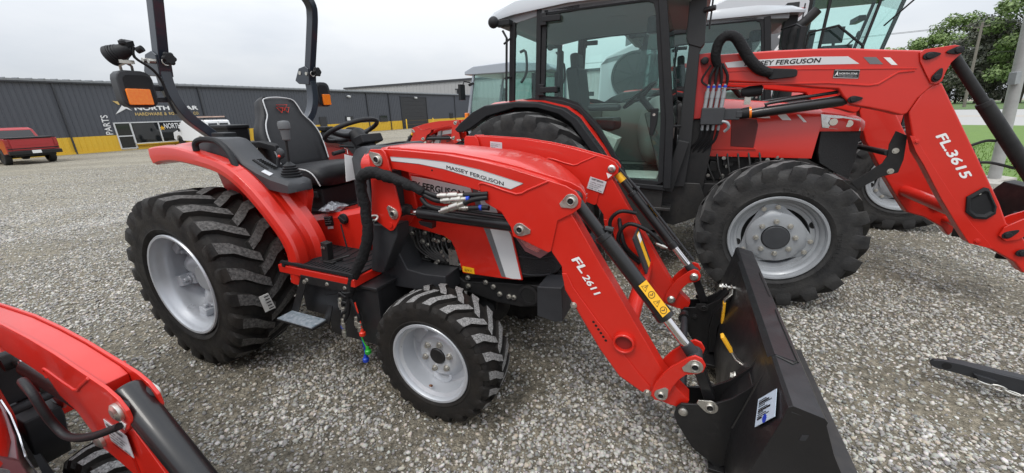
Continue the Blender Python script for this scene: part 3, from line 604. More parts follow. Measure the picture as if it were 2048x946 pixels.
def roll_bar(root):
    path = [(-.20, .30, 1.46), (-.20, .35, 1.53), (-.20, .42, 1.60), (-.20, .495, 1.68), (-.20, .54, 1.77), (-.205, .56, 1.87), (-.21, .56, 1.99)]
    up = [(-.20, 2.01), (-.135, 2.20), (-.075, 2.38), (-.05, 2.47)]
    m = M()
    for s in (-1, 1):
        P, _ = crom([Vector((x, s * y, z)) for x, y, z in path], 4); rings = []
        for i in range(len(P)):
            t = (P[min(i + 1, len(P) - 1)] - P[max(i - 1, 0)]).normalized(); xx = Vector((1, 0, 0)) - t.x * t; xx.normalize(); yy = t.cross(xx)
            rings.append([P[i] + a * .036 * xx + b * .031 * yy for a, b in ((-1, -1), (1, -1), (1, 1), (-1, 1))])
        m.loft(rings); m.prism([(-.35, 1.97), (-.31, 1.94), (-.18, 1.93), (-.165, 2.0), (-.16, 2.06), (-.20, 2.085), (-.28, 2.07)], s * .60, s * .52)
    o = m.build('roll_bar', ROPSM, root, bevel=.006)
    m = M()
    top = [(x, -.56, z) for x, z in up] + [(-.03, -.545, 2.54), (-.012, -.48, 2.60), (0, -.38, 2.625), (0, 0, 2.63)]
    P = [Vector(p) for p in top]; P, _ = crom(P, 4); rings = []
    full = P + [Vector((p.x, -p.y, p.z)) for p in P[-2::-1]]
    for i in range(len(full)):
        t = (full[min(i + 1, len(full) - 1)] - full[max(i - 1, 0)]).normalized(); xx = Vector((1, 0, 0)) - t.x * t; xx.normalize(); yy = t.cross(xx)
        rings.append([full[i] + a * .035 * xx + b * .030 * yy for a, b in ((-1, -1), (1, -1), (1, 1), (-1, 1))])
    m.loft(rings); m.build('upper_hoop', ROPSM, o, bevel=.005)
    for s in (-1, 1):
        m = M(); m.cyl((-.27, s * .515, 2.03), (-.27, s * .625, 2.03), .016); m.cyl((-.185, s * .51, 2.02), (-.185, s * .635, 2.02), .014)
        m.tube([(-.155, s * .555 + .022 * math.cos(t), 2.02 + .022 * math.sin(t)) for t in [k * .7 for k in range(9)]], .004, 6)
        m.build('hinge_pin', ZINC, o)
        k = M(); k.cyl((-.17, s * .56, 2.035), (-.10, s * .56, 2.035), .012)
        for i in range(6): a = 2 * math.pi * i / 6; k.ball((-.10, s * .56 + .027 * math.cos(a), 2.035 + .027 * math.sin(a)), .015, 8)
        k.cyl((-.115, s * .56, 2.035), (-.085, s * .56, 2.035), .03); k.build('clamp_knob', PLAST, o)
        # tail light: box beside the post with an amber lens on its front face
        def rr(y0, y1, z0, z1, r): return [(y, z) for cy, cz, a0 in ((y1 - r, z1 - r, 0), (y0 + r, z1 - r, 90), (y0 + r, z0 + r, 180), (y1 - r, z0 + r, 270)) for y, z in [(cy + r * math.cos(R(a0 + q)), cz + r * math.sin(R(a0 + q))) for q in (0, 30, 60, 90)]]
        y0, y1 = (.64, .822) if s < 0 else (.60, .745)
        m = M(); ol = rr(y0, y1, 1.742, 1.958, .05)
        m.loft([[(-.26, s * y, z) for y, z in ol], [(-.19, s * y, z) for y, z in ol], [(-.185, s * (y0 + (y - y0) * .94 + .005), 1.742 + (z - 1.742) * .96 + .004) for y, z in ol]]); m.box((-.24, s * .62, 1.86), (.03, .10, .03)); m.box((-.24, s * .62, 1.79), (.03, .10, .03))
        h = m.build('tail_light', PLASTG, o, bevel=.003)
        il = rr(y0 + .012, y1 - .03, 1.753, 1.932, .03); m = M(); m.slab([(-.1848, s * y, z) for y, z in il], (.004, 0, 0)); m.build('light_face', PLAST, h)
        il = rr(y0 + .036, y1 - .022, 1.757, 1.852, .008); m = M(); m.slab([(-.1805, s * y, z) for y, z in il], (.014, 0, 0)); m.build('amber_lens', AMBER, h, bevel=.004)
    m = M(); c = Vector((-.19, -.757, 2.058)); ax = Vector((-.75, -.50, -.38)).normalized()
    for i, q in enumerate((.030, .040, .047, .051, .054)): m.cylp([(c + ax * (.014 * i - .027), q), (c + ax * (.014 * i - .020), q + .002)], 22)
    m.cylp([(c - ax * .06, .022), (c - ax * .05, .030), (c - ax * .03, .036), (c, .045), (c + ax * .035, .050)], 20); m.cylp([(c + ax * .038, .057), (c + ax * .062, .060), (c + ax * .07, .054)], 24)
    m.box(c - ax * .045 + Vector((.0, .0, .03)), (.05, .05, .03), (.3, .2, .5)); m.cyl(c - ax * .05 + Vector((.02, .03, -.01)), c - ax * .085 + Vector((.02, .03, -.01)), .018); m.ball(c - ax * .05 + Vector((0, -.02, .03)), .02, 8)
    wl = m.build('work_light', PLAST, o)
    m = M(); m.cyl(c + ax * .0705, c + ax * .072, .048, n=24); m.build('lens', LENS, wl)
    m = M(); m.tube([(-.22, -.715, 1.95), (-.20, -.722, 1.985), (-.19, -.75, 2.0), (-.20, -.778, 1.985), (-.22, -.77, 1.95)], .008, 6); m.box((-.19, -.75, 2.005), (.035, .075, .02)); m.build('lamp_bracket', ZINC, wl)
    m = M(); m.tube([c - ax * .08, (-.14, -.72, 2.03), (-.14, -.65, 1.97), (-.15, -.61, 1.90), (-.155, -.60, 1.80), (-.155, -.58, 1.70)], .008, 6, 4); m.build('cable', HOSE, wl)
    return o
def hood(root):
    # top shell
    st = [(1.17, 1.472, 1.36, .345), (1.40, 1.474, 1.355, .355), (1.70, 1.462, 1.335, .36), (1.95, 1.443, 1.30, .36), (2.10, 1.418, 1.26, .358), (2.22, 1.378, 1.215, .35), (2.30, 1.338, 1.18, .34), (2.37, 1.282, 1.15, .322), (2.41, 1.23, 1.13, .30), (2.425, 1.17, 1.12, .28)]
    m = M(); rings = []
    for x, zt, zl, w_ in st:
        h = zt - zl; half = [(-w_, zl), (-w_ - .002, zl + .25 * h), (-w_ + .012, zl + .5 * h), (-w_ + .045, zl + .74 * h), (-w_ + .10, zl + .87 * h), (-.19, zt - .012), (-.17, zt - .004), (-.08, zt)]
        rings.append([(x, y, z) for y, z in half] + [(x, -y, z) for y, z in half[::-1]])
    m.loft(rings); o = m.build('hood', RED, root, smooth=45)
    SIDE = [(1.42, 1.359), (1.70, 1.339), (1.95, 1.303), (2.07, 1.27), (2.125, 1.16), (2.178, 1.053), (2.236, .795), (2.106, .786), (1.856, .78), (1.834, .86), (1.812, .929), (1.792, .969), (1.745, .995), (1.576, 1.02), (1.40, 1.045), (1.40, 1.30)]
    for s in (-1, 1):
        m = M(); m.prism(SIDE, s * .362, s * .345); p = m.build('side_panel', RED, o, bevel=.005)
        m = M(); m.prism([(1.985, 1.295), (2.05, 1.275), (2.112, 1.137), (2.172, 1.053), (2.228, .803), (2.176, .797), (2.137, .80), (2.055, 1.06), (2.01, 1.15)], s * .3625, s * .3638); m.build('silver_stripe', MATS['decal_fade'], p, smooth=0)
        m = M(); m.prism([(1.95, 1.30), (1.985, 1.295), (2.01, 1.15), (2.055, 1.06), (2.137, .80), (2.11, .80), (2.02, 1.05), (1.975, 1.15)], s * .3625, s * .3636); m.build('dark_stripe', DECDARK, p, smooth=0)
        m = M(); m.prism([(1.46, 1.345), (1.70, 1.322), (1.94, 1.29), (1.965, 1.215), (1.70, 1.248), (1.46, 1.258)], s * .3625, s * .3634); m.build('decal_strip', WHITE, p, smooth=0)
        if s < 0: text('brand_lettering', 'MASSEY FERGUSON', TXTBLK, p, (1.425, -.3636, 1.284), (.47, 0, -.052), (.052, 0, .47), .475, .040, bold=.045)
        m = M(); m.prism([(1.858, .825), (1.935, .822), (1.937, .786), (1.860, .79)], s * .3625, s * .3634); d = m.build('yellow_label', YELLOW, p, smooth=0)
        if s < 0: text('label_lettering', 'SLV-1', TXTBLK, d, (1.872, -.364, .797), (1, 0, 0), (0, 0, 1), .045, .015)
        m = M(); hwf = lambda x: float(np.interp(x, [2.1, 2.22, 2.30, 2.37, 2.412], [.366, .356, .346, .329, .306]))
        ol = [(2.135, 1.225), (2.25, 1.20), (2.36, 1.155), (2.412, 1.09), (2.40, .985), (2.33, .93), (2.25, .965), (2.175, 1.07)]
        m.loft([[(x, s * (hwf(x) - .03), z) for x, z in ol], [(x, s * (hwf(x) + .004), z) for x, z in ol]]); l = m.build('headlight', MATS['lamp_bezel'], o, bevel=.004)
        il = [(2.27 + (x - 2.27) * .78, 1.08 + (z - 1.08) * .76) for x, z in ol]; m = M(); m.loft([[(x, s * (hwf(x) + .0045), z) for x, z in il], [(x, s * (hwf(x) + .008), z) for x, z in il]]); m.build('lens', LENS, l)
        fr = [(2.428, .085, 1.165), (2.428, .20, 1.175), (2.42, .28, 1.165), (2.40, .315, 1.10), (2.395, .318, 1.0), (2.40, .27, .955), (2.425, .11, 1.01)]
        m = M(); m.slab([(x - .01, s * y, z) for x, y, z in fr], (.02, 0, 0)); m.build('lamp_bezel', MATS['lamp_bezel'], l, bevel=.006)
        m = M(); m.slab([(x + .0105, s * (.2 + (y - .2) * .80), 1.07 + (z - 1.07) * .78) for x, y, z in fr], (.004, 0, 0)); m.build('front_lens', LENS, l, bevel=.002)
    m = M(); rings = []
    for x, zt, zb, w_ in ((2.16, 1.17, .80, .345), (2.24, 1.19, .80, .338), (2.34, 1.16, .81, .31), (2.40, 1.12, .83, .28), (2.418, 1.05, .86, .26)):
        rings.append([(x, -w_, zb), (x, -w_, zt), (x, w_, zt), (x, w_, zb)])
    m.loft(rings); g = m.build('grille', MATS['mesh_black'], o, bevel=.01)
    m = M(); m.tube([(2.21, -.347, .93), (2.30, -.33, .925), (2.39, -.295, .935)], .005, 6, 3); m.tube([(2.22, -.348, .83), (2.30, -.335, .826), (2.38, -.31, .835)], .005, 6, 3); m.build('grille_trim', GREYST, g)
    m = M(); m.tube([(1.17, -.3, 1.43), (1.16, -.15, 1.474), (1.155, .1, 1.48), (1.17, .3, 1.45)], .008, 6, 4); m.build('hood_seal', HOSE, o)
    return o
mat('lamp_bezel', (.25, .10, .11), .3, coat=.6); mat('mesh_black', (.010, .010, .011), .6, bump=.9, bscale=230)
def engine(root):
    m = M()
    m.box((1.60, 0, .86), (.62, .44, .36)); m.box((1.95, 0, .95), (.30, .5, .5)); m.cyl((1.52, -.20, .90), (1.52, -.27, .90), .07); m.cyl((1.52, -.27, .90), (1.52, -.285, .90), .045)
    m.cyl((1.66, -.18, .98), (1.70, -.26, .98), .03); m.cyl((1.62, -.24, .78), (1.74, -.24, .76), .035)
    for i in range(26):
        x, z = 1.45 + RNG.random() * .38, .72 + RNG.random() * .28
        m.box((x, -.23 - RNG.random() * .04, z), (.03 + .05 * RNG.random(), .05, .02 + .05 * RNG.random()), (RNG.random(), RNG.random(), RNG.random()))
    for i in range(9):
        x, z = 1.44 + .03 * i, .98 - .02 * RNG.random(); m.tube([(x, -.26, z), (x + .05, -.30, z - .1), (x + .16, -.29, z - .17), (x + .3 * RNG.random(), -.25, z - .22)], .008, 6, 4)
    o = m.build('engine', MATS['engine_black'], root, bevel=.004)
    m = M(); m.box((1.765, -.285, .845), (.065, .05, .10)); m.cyl((1.73, -.29, .885), (1.81, -.29, .88), .012); m.cyl((1.73, -.29, .80), (1.82, -.29, .797), .013)
    for i in range(16):
        x, z = 1.46 + RNG.random() * .33, .76 + RNG.random() * .24; m.bolt((x, -.29, z), (0, -1, 0), .009, .02)
    for i in range(4): x, z = 1.55 + i * .07, 1.0 - .01 * i; m.cyl((x, -.285, z), (x + .05, -.285, z - .012), .011, n=8)
    m.build('engine_fitting', ZINC, o)
    m = M(); m.box((1.735, -.28, .965), (.05, .02, .03), (0, .3, 0)); m.build('yellow_label', YELLOW, o)
mat('engine_black', (.012, .012, .012), .45, noise=.7, nscale=14, col2=(.05, .048, .045), rvar=.2)
def chassis(root):
    m = M()
    m.box((1.02, 0, .52), (.9, .30, .34)); m.box((.30, 0, .56), (.8, .34, .44)); m.cyl((0, -.52, .612), (0, .52, .612), .11); m.cyl((0, -.50, .612), (0, .50, .612), .07)
    for s in (-1, 1):
        m.prism([(1.30, .55), (1.30, .72), (1.78, .735), (1.83, .70), (2.10, .735), (2.38, .76), (2.38, .64), (2.20, .60), (2.05, .60), (1.80, .64), (1.60, .60)], s * .31, s * .25)
    m.box((2.40, 0, .70), (.06, .56, .16)); m.box((2.05, 0, .60), (.5, .3, .1))
    m.cyl((1.83, -.46, .40), (1.83, .46, .40), .065); m.ball((1.83, 0, .40), .15, 14, (1, 1.1, .9)); m.box((1.83, 0, .52), (.22, .22, .2))
    for s in (-1, 1): m.cyl((1.83, s * .40, .40), (1.83, s * .53, .385), .09); m.cyl((1.83, s * .46, .56), (1.83, s * .46, .28), .05)
    m.tube([(1.66, -.42, .42), (1.68, -.2, .43), (1.68, .42, .42)], .018, 8)
    o = m.build('chassis', SATIN, root, bevel=.006)
    m = M()
    for s in (-1, 1):
        m.prism([(2.36, .83), (2.49, .845), (2.50, .66), (2.46, .645), (2.36, .66)], s * .47, s * .30)
    m.build('front_guard', GREYST, o, bevel=.006)
    m = M(); m.lathe([(.05, 0), (.062, -.004), (.062, -.016), (.045, -.018), (.043, -.012)], (2.253, -.31, .691), 20); m.build('frame_tube', SATIN, o)
    m = M(); m.cyl((2.253, -.311, .691), (2.253, -.3235, .691), .044, n=18); m.build('tube_hole', HOLE, o)
    for x, z in ((1.86, .73), (1.86, .675), (2.03, .70), (2.07, .66), (2.13, .655), (2.16, .655), (2.33, .73), (1.98, .72)):
        b = M(); b.bolt((x, -.31, z), (0, -1, 0), .011, .016); b.build('frame_bolt', ZINC, o)
def platform(root):
    m = M(); m.prism([(.70, .735), (.70, .788), (1.335, .788), (1.335, .735)], -.685, .685); o = m.build('platform', RED, root, bevel=.006)
    m = M(); m.box((1.02, -.47, .793), (.60, .40, .012)); m.box((1.02, .47, .793), (.60, .40, .012)); m.prism([(.72, .80), (.74, .82), (1.335, .82), (1.335, .80)], -.688, -.672)
    for i in range(20): m.box((.75 + i * .028, -.62, .801), (.010, .07, .006))
    for i in range(8):
        a = M(); pts = [(.80 + .066 * i, -.56, .800), (.84 + .066 * i, -.44, .800), (.82 + .066 * i, -.31, .800)]; m.tube(pts, .005, 4, 3)
    m.build('floor_mat', PLAST, o, bevel=.002)
    # tunnel below the seat
    m = M(); m.loft([[(x, -.30, .78), (x, -.30, zt - .035), (x, -.265, zt), (x, .265, zt), (x, .30, zt - .035), (x, .30, .78)] for x, zt in ((.30, .965), (.50, .975), (.80, 1.03), (1.10, 1.10))]); t = m.build('seat_tunnel', RED, o, smooth=20)
    m = M(); m.prism([(.715, 1.0), (.80, 1.015), (.802, .945), (.717, .93)], -.3005, -.302); d = m.build('info_plate', TXTBLK, t, smooth=0)
    for i in range(4): text('plate_lettering', ('CAUTION OPERATION', 'DO NOT START', 'READ MANUAL', 'DIESEL FUEL')[i], PAPER, d, (.722, -.3025, .993 - i * .015), (.08, 0, .014), (-.014, 0, .08), .07 - .012 * (i % 2), .005)
    m = M(); m.prism([(.735, .93), (.79, .94), (.79, .922), (.735, .912)], -.3005, -.3018); m.build('info_plate', PAPER, t, smooth=0)
    m = M(); m.cylp([((.91, -.30, 1.005), .036), ((.91, -.318, 1.005), .036), ((.91, -.32, 1.005), .03)], 20); m.box((.91, -.325, 1.005), (.06, .014, .018), (0, .5, 0)); m.box((.595, -.31, .86), (.03, .02, .05)); m.box((.62, -.31, .85), (.022, .03, .06)); m.build('control_knob', PLAST, t, bevel=.002)
    m = M(); m.box((.985, -.54, .86), (.055, .045, .13), (0, .1, 0)); m.box((1.02, -.54, .806), (.09, .08, .012)); m.tube([(1.03, -.55, .81), (1.09, -.53, .83), (1.13, -.5, .84)], .008, 6)
    m.prism([(1.16, .95), (1.30, .985), (1.30, .955), (1.16, .925)], -.36, -.30); m.tube([(1.28, -.33, .97), (1.34, -.30, 1.02), (1.36, -.28, 1.10)], .012, 6); p = m.build('pedal', SATIN, o, bevel=.004)
    m = M(); m.cyl((.975, -.566, .895), (.975, -.57, .895), .008, n=8); m.cyl((.995, -.566, .895), (.995, -.57, .895), .008, n=8); m.build('pedal_bolt', ZINC, p)
    m = M(); m.tube([(.96, -.36, .80), (.945, -.36, .90), (.935, -.36, .985)], .005, 6); m.build('linkage_rod', GREYST, o)
    m = M(); m.box((1.21, -.46, .52), (.43, .32, .38)); m.box((.90, -.48, .56), (.22, .28, .22)); m.box((1.10, -.55, .722), (.70, .18, .02)); m.prism([(1.0, .60), (1.44, .72), (1.44, .33), (1.02, .33)], -.625, -.60); m.cylp([((1.06, -.55, .68), .05), ((1.06, -.55, .715), .052), ((1.06, -.55, .722), .045)], 20)
    m.build('fuel_tank', MATS['tank_black'], o, bevel=.02, seg=3)
    m = M()
    for x in (.95, 1.12, 1.26): m.bolt((x, -.686, .725), (0, -1, 0), .009, .012)
    m.build('platform_bolt', ZINC, o)
    m = M(); m.prism([(.90, .735), (.96, .735), (.80, .465), (.74, .465)], -.69, -.684); m.prism([(1.02, .45), (1.10, .58), (1.13, .58), (1.07, .44)], -.69, -.684); m.bar([(.90, -.687, .725), (1.30, -.687, .725)], .006, .05); m.box((.90, -.74, .462), (.32, .11, .012)); st = m.build('step', SATIN, o)
    m = M(); m.box((.90, -.742, .471), (.30, .105, .006)); m.build('step_tread', ALU, st)
    m = M(); m.bolt((.93, -.69, .71), (0, -1, 0), .01); m.build('step_bolt', ZINC, st)
    m = M(); m.tube([(.72, -.62, .70), (.77, -.66, .69), (.80, -.66, .665)], .009, 6); m.build('grease_fitting', ZINC, o)
mat('tank_black', (.013, .013, .014), .42, noise=.5, nscale=5, col2=(.026, .027, .03), rvar=.1)
def dash(root):
    m = M(); m.loft([[(x, -w_, zb), (x, -w_, zt - .06), (x, -w_ + .06, zt), (x, w_ - .06, zt), (x, w_, zt - .06), (x, w_, zb)] for x, zt, zb, w_ in ((.845, 1.36, 1.12, .10), (.88, 1.445, 1.05, .14), (.98, 1.468, .95, .19), (1.06, 1.475, .85, .25), (1.18, 1.478, .80, .33), (1.20, 1.46, .80, .33))]); o = m.build('dash', PLASTG, root, smooth=40, bevel=.006)
    m = M(); m.cylp([((.93, 0, 1.40), .075), ((.86, 0, 1.49), .06), ((.80, 0, 1.555), .05)], 20); m.box((.93, 0, 1.505), (.08, .20, .06), (0, -.35, 0)); m.build('column_cover', PLAST, o, bevel=.01)
    m = M(); m.tube([(.88, -.10, 1.46), (.86, -.20, 1.475)], .008, 6); m.cyl((.86, -.17, 1.44), (.855, -.26, 1.43), .014); m.build('shuttle_lever', PLAST, o)
    m = M(); m.box((.86, .17, 1.40), (.03, .10, .06)); m.build('yellow_label', YELLOW, o)
    c = Vector((.78, 0, 1.565)); nrm = Vector((-.40, .0, .916)); t1 = Vector((.916, 0, .40)); t2 = Vector((0, 1, 0))
    m = M(); m.tube([c + .187 * (math.cos(a) * t1 + math.sin(a) * t2) for a in [2 * math.pi * i / 40 for i in range(40)]], .0155, 10, closed=True)
    w_ = m.build('steering_wheel', PLAST, root, smooth=60)
    m = M(); h = c - nrm * .035
    m.cylp([(h - nrm * .03, .05), (h + nrm * .01, .052), (h + nrm * .02, .035)], 20)
    for a in (math.pi * .5, -math.pi * .5, math.pi): d = math.cos(a) * t1 + math.sin(a) * t2; m.tube([h + d * .03, h + d * .10 + nrm * .005, c + d * .18], .014, 8, 3, rad=[.022, .018, .013])
    m.build('wheel_spoke', PLAST, w_, smooth=60)
    m = M(); m.slab([(.885, -.195, 1.42), (.90, -.135, 1.40), (.91, -.12, 1.25), (.89, -.22, 1.24)], (.003, 0, .001)); m.tube([(.88, -.16, 1.42), (.87, -.15, 1.45), (.865, -.17, 1.46)], .002, 4); tg = m.build('paper_tag', WHITE, o, smooth=0)
    return o
def bucket(root):
    W2 = .865; WL = .835
    prof = [(3.375, .735), (3.345, .60), (3.29, .36), (3.285, .16), (3.34, .045), (3.43, .012), (3.86, .008), (3.86, .03), (3.44, .03), (3.36, .06), (3.305, .17), (3.31, .355), (3.365, .60), (3.392, .715)]
    m = M(); m.prism(prof, -W2, WL); o = m.build('bucket', BUCK, root, bevel=.003)
    m = M(); sp = [(3.375, .725), (3.478, .712), (3.52, .60), (3.62, .40), (3.84, .03), (3.43, .012), (3.34, .045), (3.285, .16), (3.29, .36), (3.345, .60)]
    m.prism(sp, -W2 - .001, -W2 + .011); m.prism(sp, WL + .001, WL - .011)
    m.build('side_plate', BUCK, o, bevel=.002)
    m = M(); m.prism([(3.362, .672), (3.372, .738), (3.385, .748), (3.472, .728), (3.482, .716), (3.476, .655), (3.468, .655), (3.470, .705), (3.385, .725)], -W2 - .001, WL + .001); m.prism([(3.36, .73), (3.383, .7505), (3.45, .7355), (3.45, .733), (3.383, .7475), (3.362, .728)], -.56, .56); m.build('top_bar', BUCK, o, bevel=.006)
    m = M(); m.box((3.81, (WL - W2) / 2, .026), (.14, W2 + WL, .018)); m.build('cutting_edge', MATS['worn_steel'], o, bevel=.002)
    m = M()
    for y in (-W2, WL):
        ol = [(3.425, .648), (3.443, .652), (3.438, .628), (3.421, .624)]; m.prism(ol, y - math.copysign(.0, y), y + math.copysign(.0025, y))
    m.build('drain_slot', GREYST, o)
    m = M()
    for y in (-.56, -.42, .42, .56): m.tube([(3.372, y - .008, .69), (3.34, y - .008, .585), (3.315, y - .008, .47), (3.288, y - .008, .36)], .005, 5)
    m.tube([(3.462, -.56, .7325), (3.46, -.2, .733), (3.462, -.10, .7325)], .003, 5); m.tube([(3.462, .06, .7325), (3.46, .4, .733)], .003, 5); m.tube([(3.386, -.57, .749), (3.44, -.585, .737), (3.455, -.56, .734)], .004, 5)
    m.build('weld_bead', WELD, o)
    # quick coupler carrier plates and bucket hooks
    HK = [(3.062, .385), (3.08, .41), (3.14, .425), (3.20, .445), (3.27, .50), (3.345, .60), (3.385, .70), (3.372, .60), (3.318, .44), (3.30, .30), (3.30, .15), (3.26, .118), (3.15, .19), (3.075, .30), (3.058, .34)]
    for s in (-1, 1):
        m = M()
        for y0, y1 in ((.56, .548), (.422, .434)): m.prism(HK, s * y0, s * y1)
        m.prism([(3.25, .43), (3.335, .57), (3.345, .57), (3.285, .34), (3.29, .16), (3.26, .15), (3.24, .3)], s * .545, s * .36); m.box((3.275, s * .42, .115), (.10, .33, .02))
        c = m.build('coupler_plate', BLACK, o, bevel=.0025)
        m = M()
        for a, sd in ((.56, 1), (.422, -1)):
            pin(m, PINS['bkt'], s * (a + sd * .0005), s * sd, .032 if s * sd < 0 and s < 0 else .03, 2.9)
            x, z = PINS['heel']; m.cylp([((x, s * a, z), .02), ((x, s * (a + sd * .008), z), .02), ((x, s * (a + sd * .012), z), .012)], 14)
        m.bolt((3.15, s * .424, .36), (0, -s, 0), .012, .02); m.build('pin', [ZINC if s < 0 else SATIN, SATIN], c, bevel=.001)
        # spring latch and its yellow handle
        yy = s * .33
        m = M()
        if s < 0: pa = [(3.245, yy + .02, .625), (3.262, yy + .02, .60), (3.30, yy + .01, .548), (3.34, yy - .02, .535), (3.345, yy - .06, .52)]
        else: pa = [(3.30, yy, .43), (3.29, yy, .50), (3.295, yy, .555), (3.325, yy + .02, .585), (3.33, yy + .06, .60)]
        m.bar(pa, .034, .007); h = m.build('latch_handle', ZINC, o, bevel=.0015)
        g = M(); A, B = Vector(pa[0]), Vector(pa[1 if s < 0 else 2]); D = (B - A).normalized(); g.bar([A - D * .035, A + D * .02, A + D * (.055 if s < 0 else .11)], .042, .016); g.build('handle_grip', YELLH, h, bevel=.005)
        g = M(); e = Vector(pa[-1]) + Vector((-.01, -.0 if s > 0 else .0, -.02 if s < 0 else .015)); g.tube([e + Vector((-.03 + .006 * k, .016 * math.cos(k * 1.3), .016 * math.sin(k * 1.3))) for k in range(18)], .004, 5); g.cyl(e + Vector((-.045, 0, 0)), e + Vector((.05, 0, 0)), .008, n=8); g.bolt(e + Vector((-.04, 0, 0)), (-1, 0, 0), .014, .02); g.build('latch_spring', ZINC, h)
    m = M(); m.cylp([((3.085, -.42, .375), .021), ((3.085, .42, .375), .021)], 16); b = m.build('cross_tube', GREYST, o)
    m = M(); m.cylp([((3.085, .33, .375), .036), ((3.085, .36, .375), .036)], 16); m.build('tube_collar', BLACK, b)
    m = M(); n = Vector((-.97, 0, .24)); pts = [(3.338, -.70, .63), (3.352, -.70 - .085, .70), (3.352 - .0, -.83, .69), (3.325, -.755, .565)]
    pts = [(3.3405 - .0, -.665, .60), (3.368, -.745, .718), (3.356, -.835, .668), (3.3265, -.755, .541)]
    m.slab([Vector(p) + n * .0035 for p in pts], n * .0015); l = m.build('paper_label', MATS['label_blue'], o, smooth=0)
    P = [Vector(p) + n * .006 for p in pts]
    def bl(u, v): return P[3] * (1 - u) * (1 - v) + P[2] * u * (1 - v) + P[1] * u * v + P[0] * (1 - u) * v
    m = M()
    for i, v in enumerate((.22, .29, .36, .43, .50, .57, .66, .73, .80, .88)):
        u1 = .35 + .5 * ((i * 37) % 10) / 10; w2 = .012 if i % 4 else .03; m.slab([bl(.10, v - w2), bl(u1, v - w2), bl(u1, v + w2), bl(.10, v + w2)], n * .0005)
    m.build('label_print', TXTBLK, l, smooth=0)
    m = M(); q = bl(.5, .12); ex = (bl(.6, .12) - q).normalized(); ez = (bl(.5, .3) - q).normalized(); m.slab([q + .016 * (math.cos(t) * ex + math.sin(t) * ez) for t in [k * .45 for k in range(14)]], n * .0006); m.build('label_dot', BLUE, l, smooth=0)
    o.rotation_euler = (R(-1.0), 0, 0); o.location = (0, 0, -.006)
    return o
mat('worn_steel', (.02, .02, .021), .55, noise=.6, nscale=20, col2=(.05, .045, .04)); mat('label_blue', (.52, .62, .72), .5)
def hoses(root):
    m = M(); path = [(1.80, -.58, 1.30), (1.70, -.585, 1.338), (1.60, -.60, 1.37), (1.52, -.62, 1.392), (1.455, -.63, 1.37), (1.435, -.63, 1.30), (1.44, -.625, 1.20), (1.435, -.63, 1.05), (1.39, -.64, .93), (1.31, -.66, .79), (1.265, -.67, .67)]
    sp_, sr_ = crom([Vector(p) for p in path], 6, False, [.022, .026, .030, .031, .030, .028, .027, .029, .031, .029, .022]); rw = random.Random(3)
    m.tube([p + Vector((rw.uniform(-.002, .002),) * 3) for p in sp_], .034, 12, rad=[r_ + rw.uniform(-.0025, .0025) for r_ in sr_])
    o = m.build('hose_sleeve', FABRIC, root, smooth=60)
    m = M()
    ends = [((1.195, -.68, .58), (1.255, -.67, .67)), ((1.208, -.68, .52), (1.258, -.67, .66)), ((1.20, -.69, .448), (1.26, -.675, .65)), ((1.195, -.69, .388), (1.262, -.675, .65)), ((1.29, -.67, .47), (1.268, -.67, .65)), ((1.31, -.67, .435), (1.27, -.67, .65))]
    for e, a in ends: m.tube([a, (Vector(a) + Vector(e)) / 2 + Vector((.012, 0, .03)), Vector(e) + Vector((.006, 0, .10)), Vector(e) + Vector((0, 0, .07))], .011, 8, 4)
    ups = [((1.78, -.58, 1.31), (1.86, -.57, 1.285), (1.90, -.565, 1.282)), ((1.79, -.58, 1.29), (1.86, -.575, 1.262), (1.92, -.57, 1.262)), ((1.78, -.58, 1.27), (1.82, -.585, 1.235), (1.915, -.585, 1.218)), ((1.98, -.565, 1.295), (2.05, -.56, 1.30), (2.14, -.545, 1.308)), ((2.02, -.58, 1.257), (2.07, -.57, 1.28), (2.14, -.55, 1.292)), ((2.05, -.575, 1.238), (2.12, -.56, 1.243), (2.15, -.56, 1.243))]
    for u in ups: m.tube(u, .0125, 8, 4)
    m.tube([(2.60, .50, 1.02), (2.63, .42, .90), (2.68, .40, .78), (2.80, .46, .66)], .014, 8, 4); m.tube([(2.62, -.42, .98), (2.66, -.40, .80), (2.70, -.43, .66), (2.78, -.44, .58)], .014, 8, 4); m.tube([(2.60, -.40, .95), (2.70, -.38, .75), (2.78, -.40, .60), (2.83, -.44, .55)], .012, 8, 4)
    m.tube([(2.72, .43, 1.02), (2.62, .40, 1.03), (2.56, .40, .95), (2.60, .42, .80), (2.70, .44, .72), (2.80, .44, .66)], .013, 8, 5); m.tube([(2.90, .44, .82), (2.80, .40, .92), (2.68, .40, .95), (2.62, .40, .86), (2.66, .42, .76), (2.82, .44, .64)], .013, 8, 5)
    m.build('hydraulic_hose', HOSE, o, smooth=60)
    m = M()
    def coup(p, q, r=.0165):
        p, q = Vector(p), Vector(q); d = (q - p); m.cylp([(p, r * .7), (p + d * .12, r * .7), (p + d * .121, r), (p + d * .38, r), (p + d * .381, r * .8), (p + d * .45, r * .8), (p + d * .451, r * 1.15), (p + d * .8, r * 1.15), (p + d * .801, r * .75), (q, r * .75)], 14)
    coup((1.875, -.572, 1.285), (2.02, -.566, 1.297)); coup((1.895, -.575, 1.262), (2.04, -.572, 1.282)); coup((1.89, -.588, 1.21), (2.03, -.584, 1.262)); coup((1.99, -.58, 1.235), (2.05, -.576, 1.24), .012)
    for e, a in ends: coup(Vector(e) + Vector((.004, 0, .075)), Vector(e) + Vector((-.004, 0, -.01)), .014)
    coup((2.76, -.44, .63), (2.80, -.45, .55), .012); coup((2.79, -.42, .62), (2.84, -.45, .53), .012); coup((2.86, .42, .83), (2.93, .44, .80), .011)
    c = m.build('hose_coupler', ZINC, o, smooth=40)
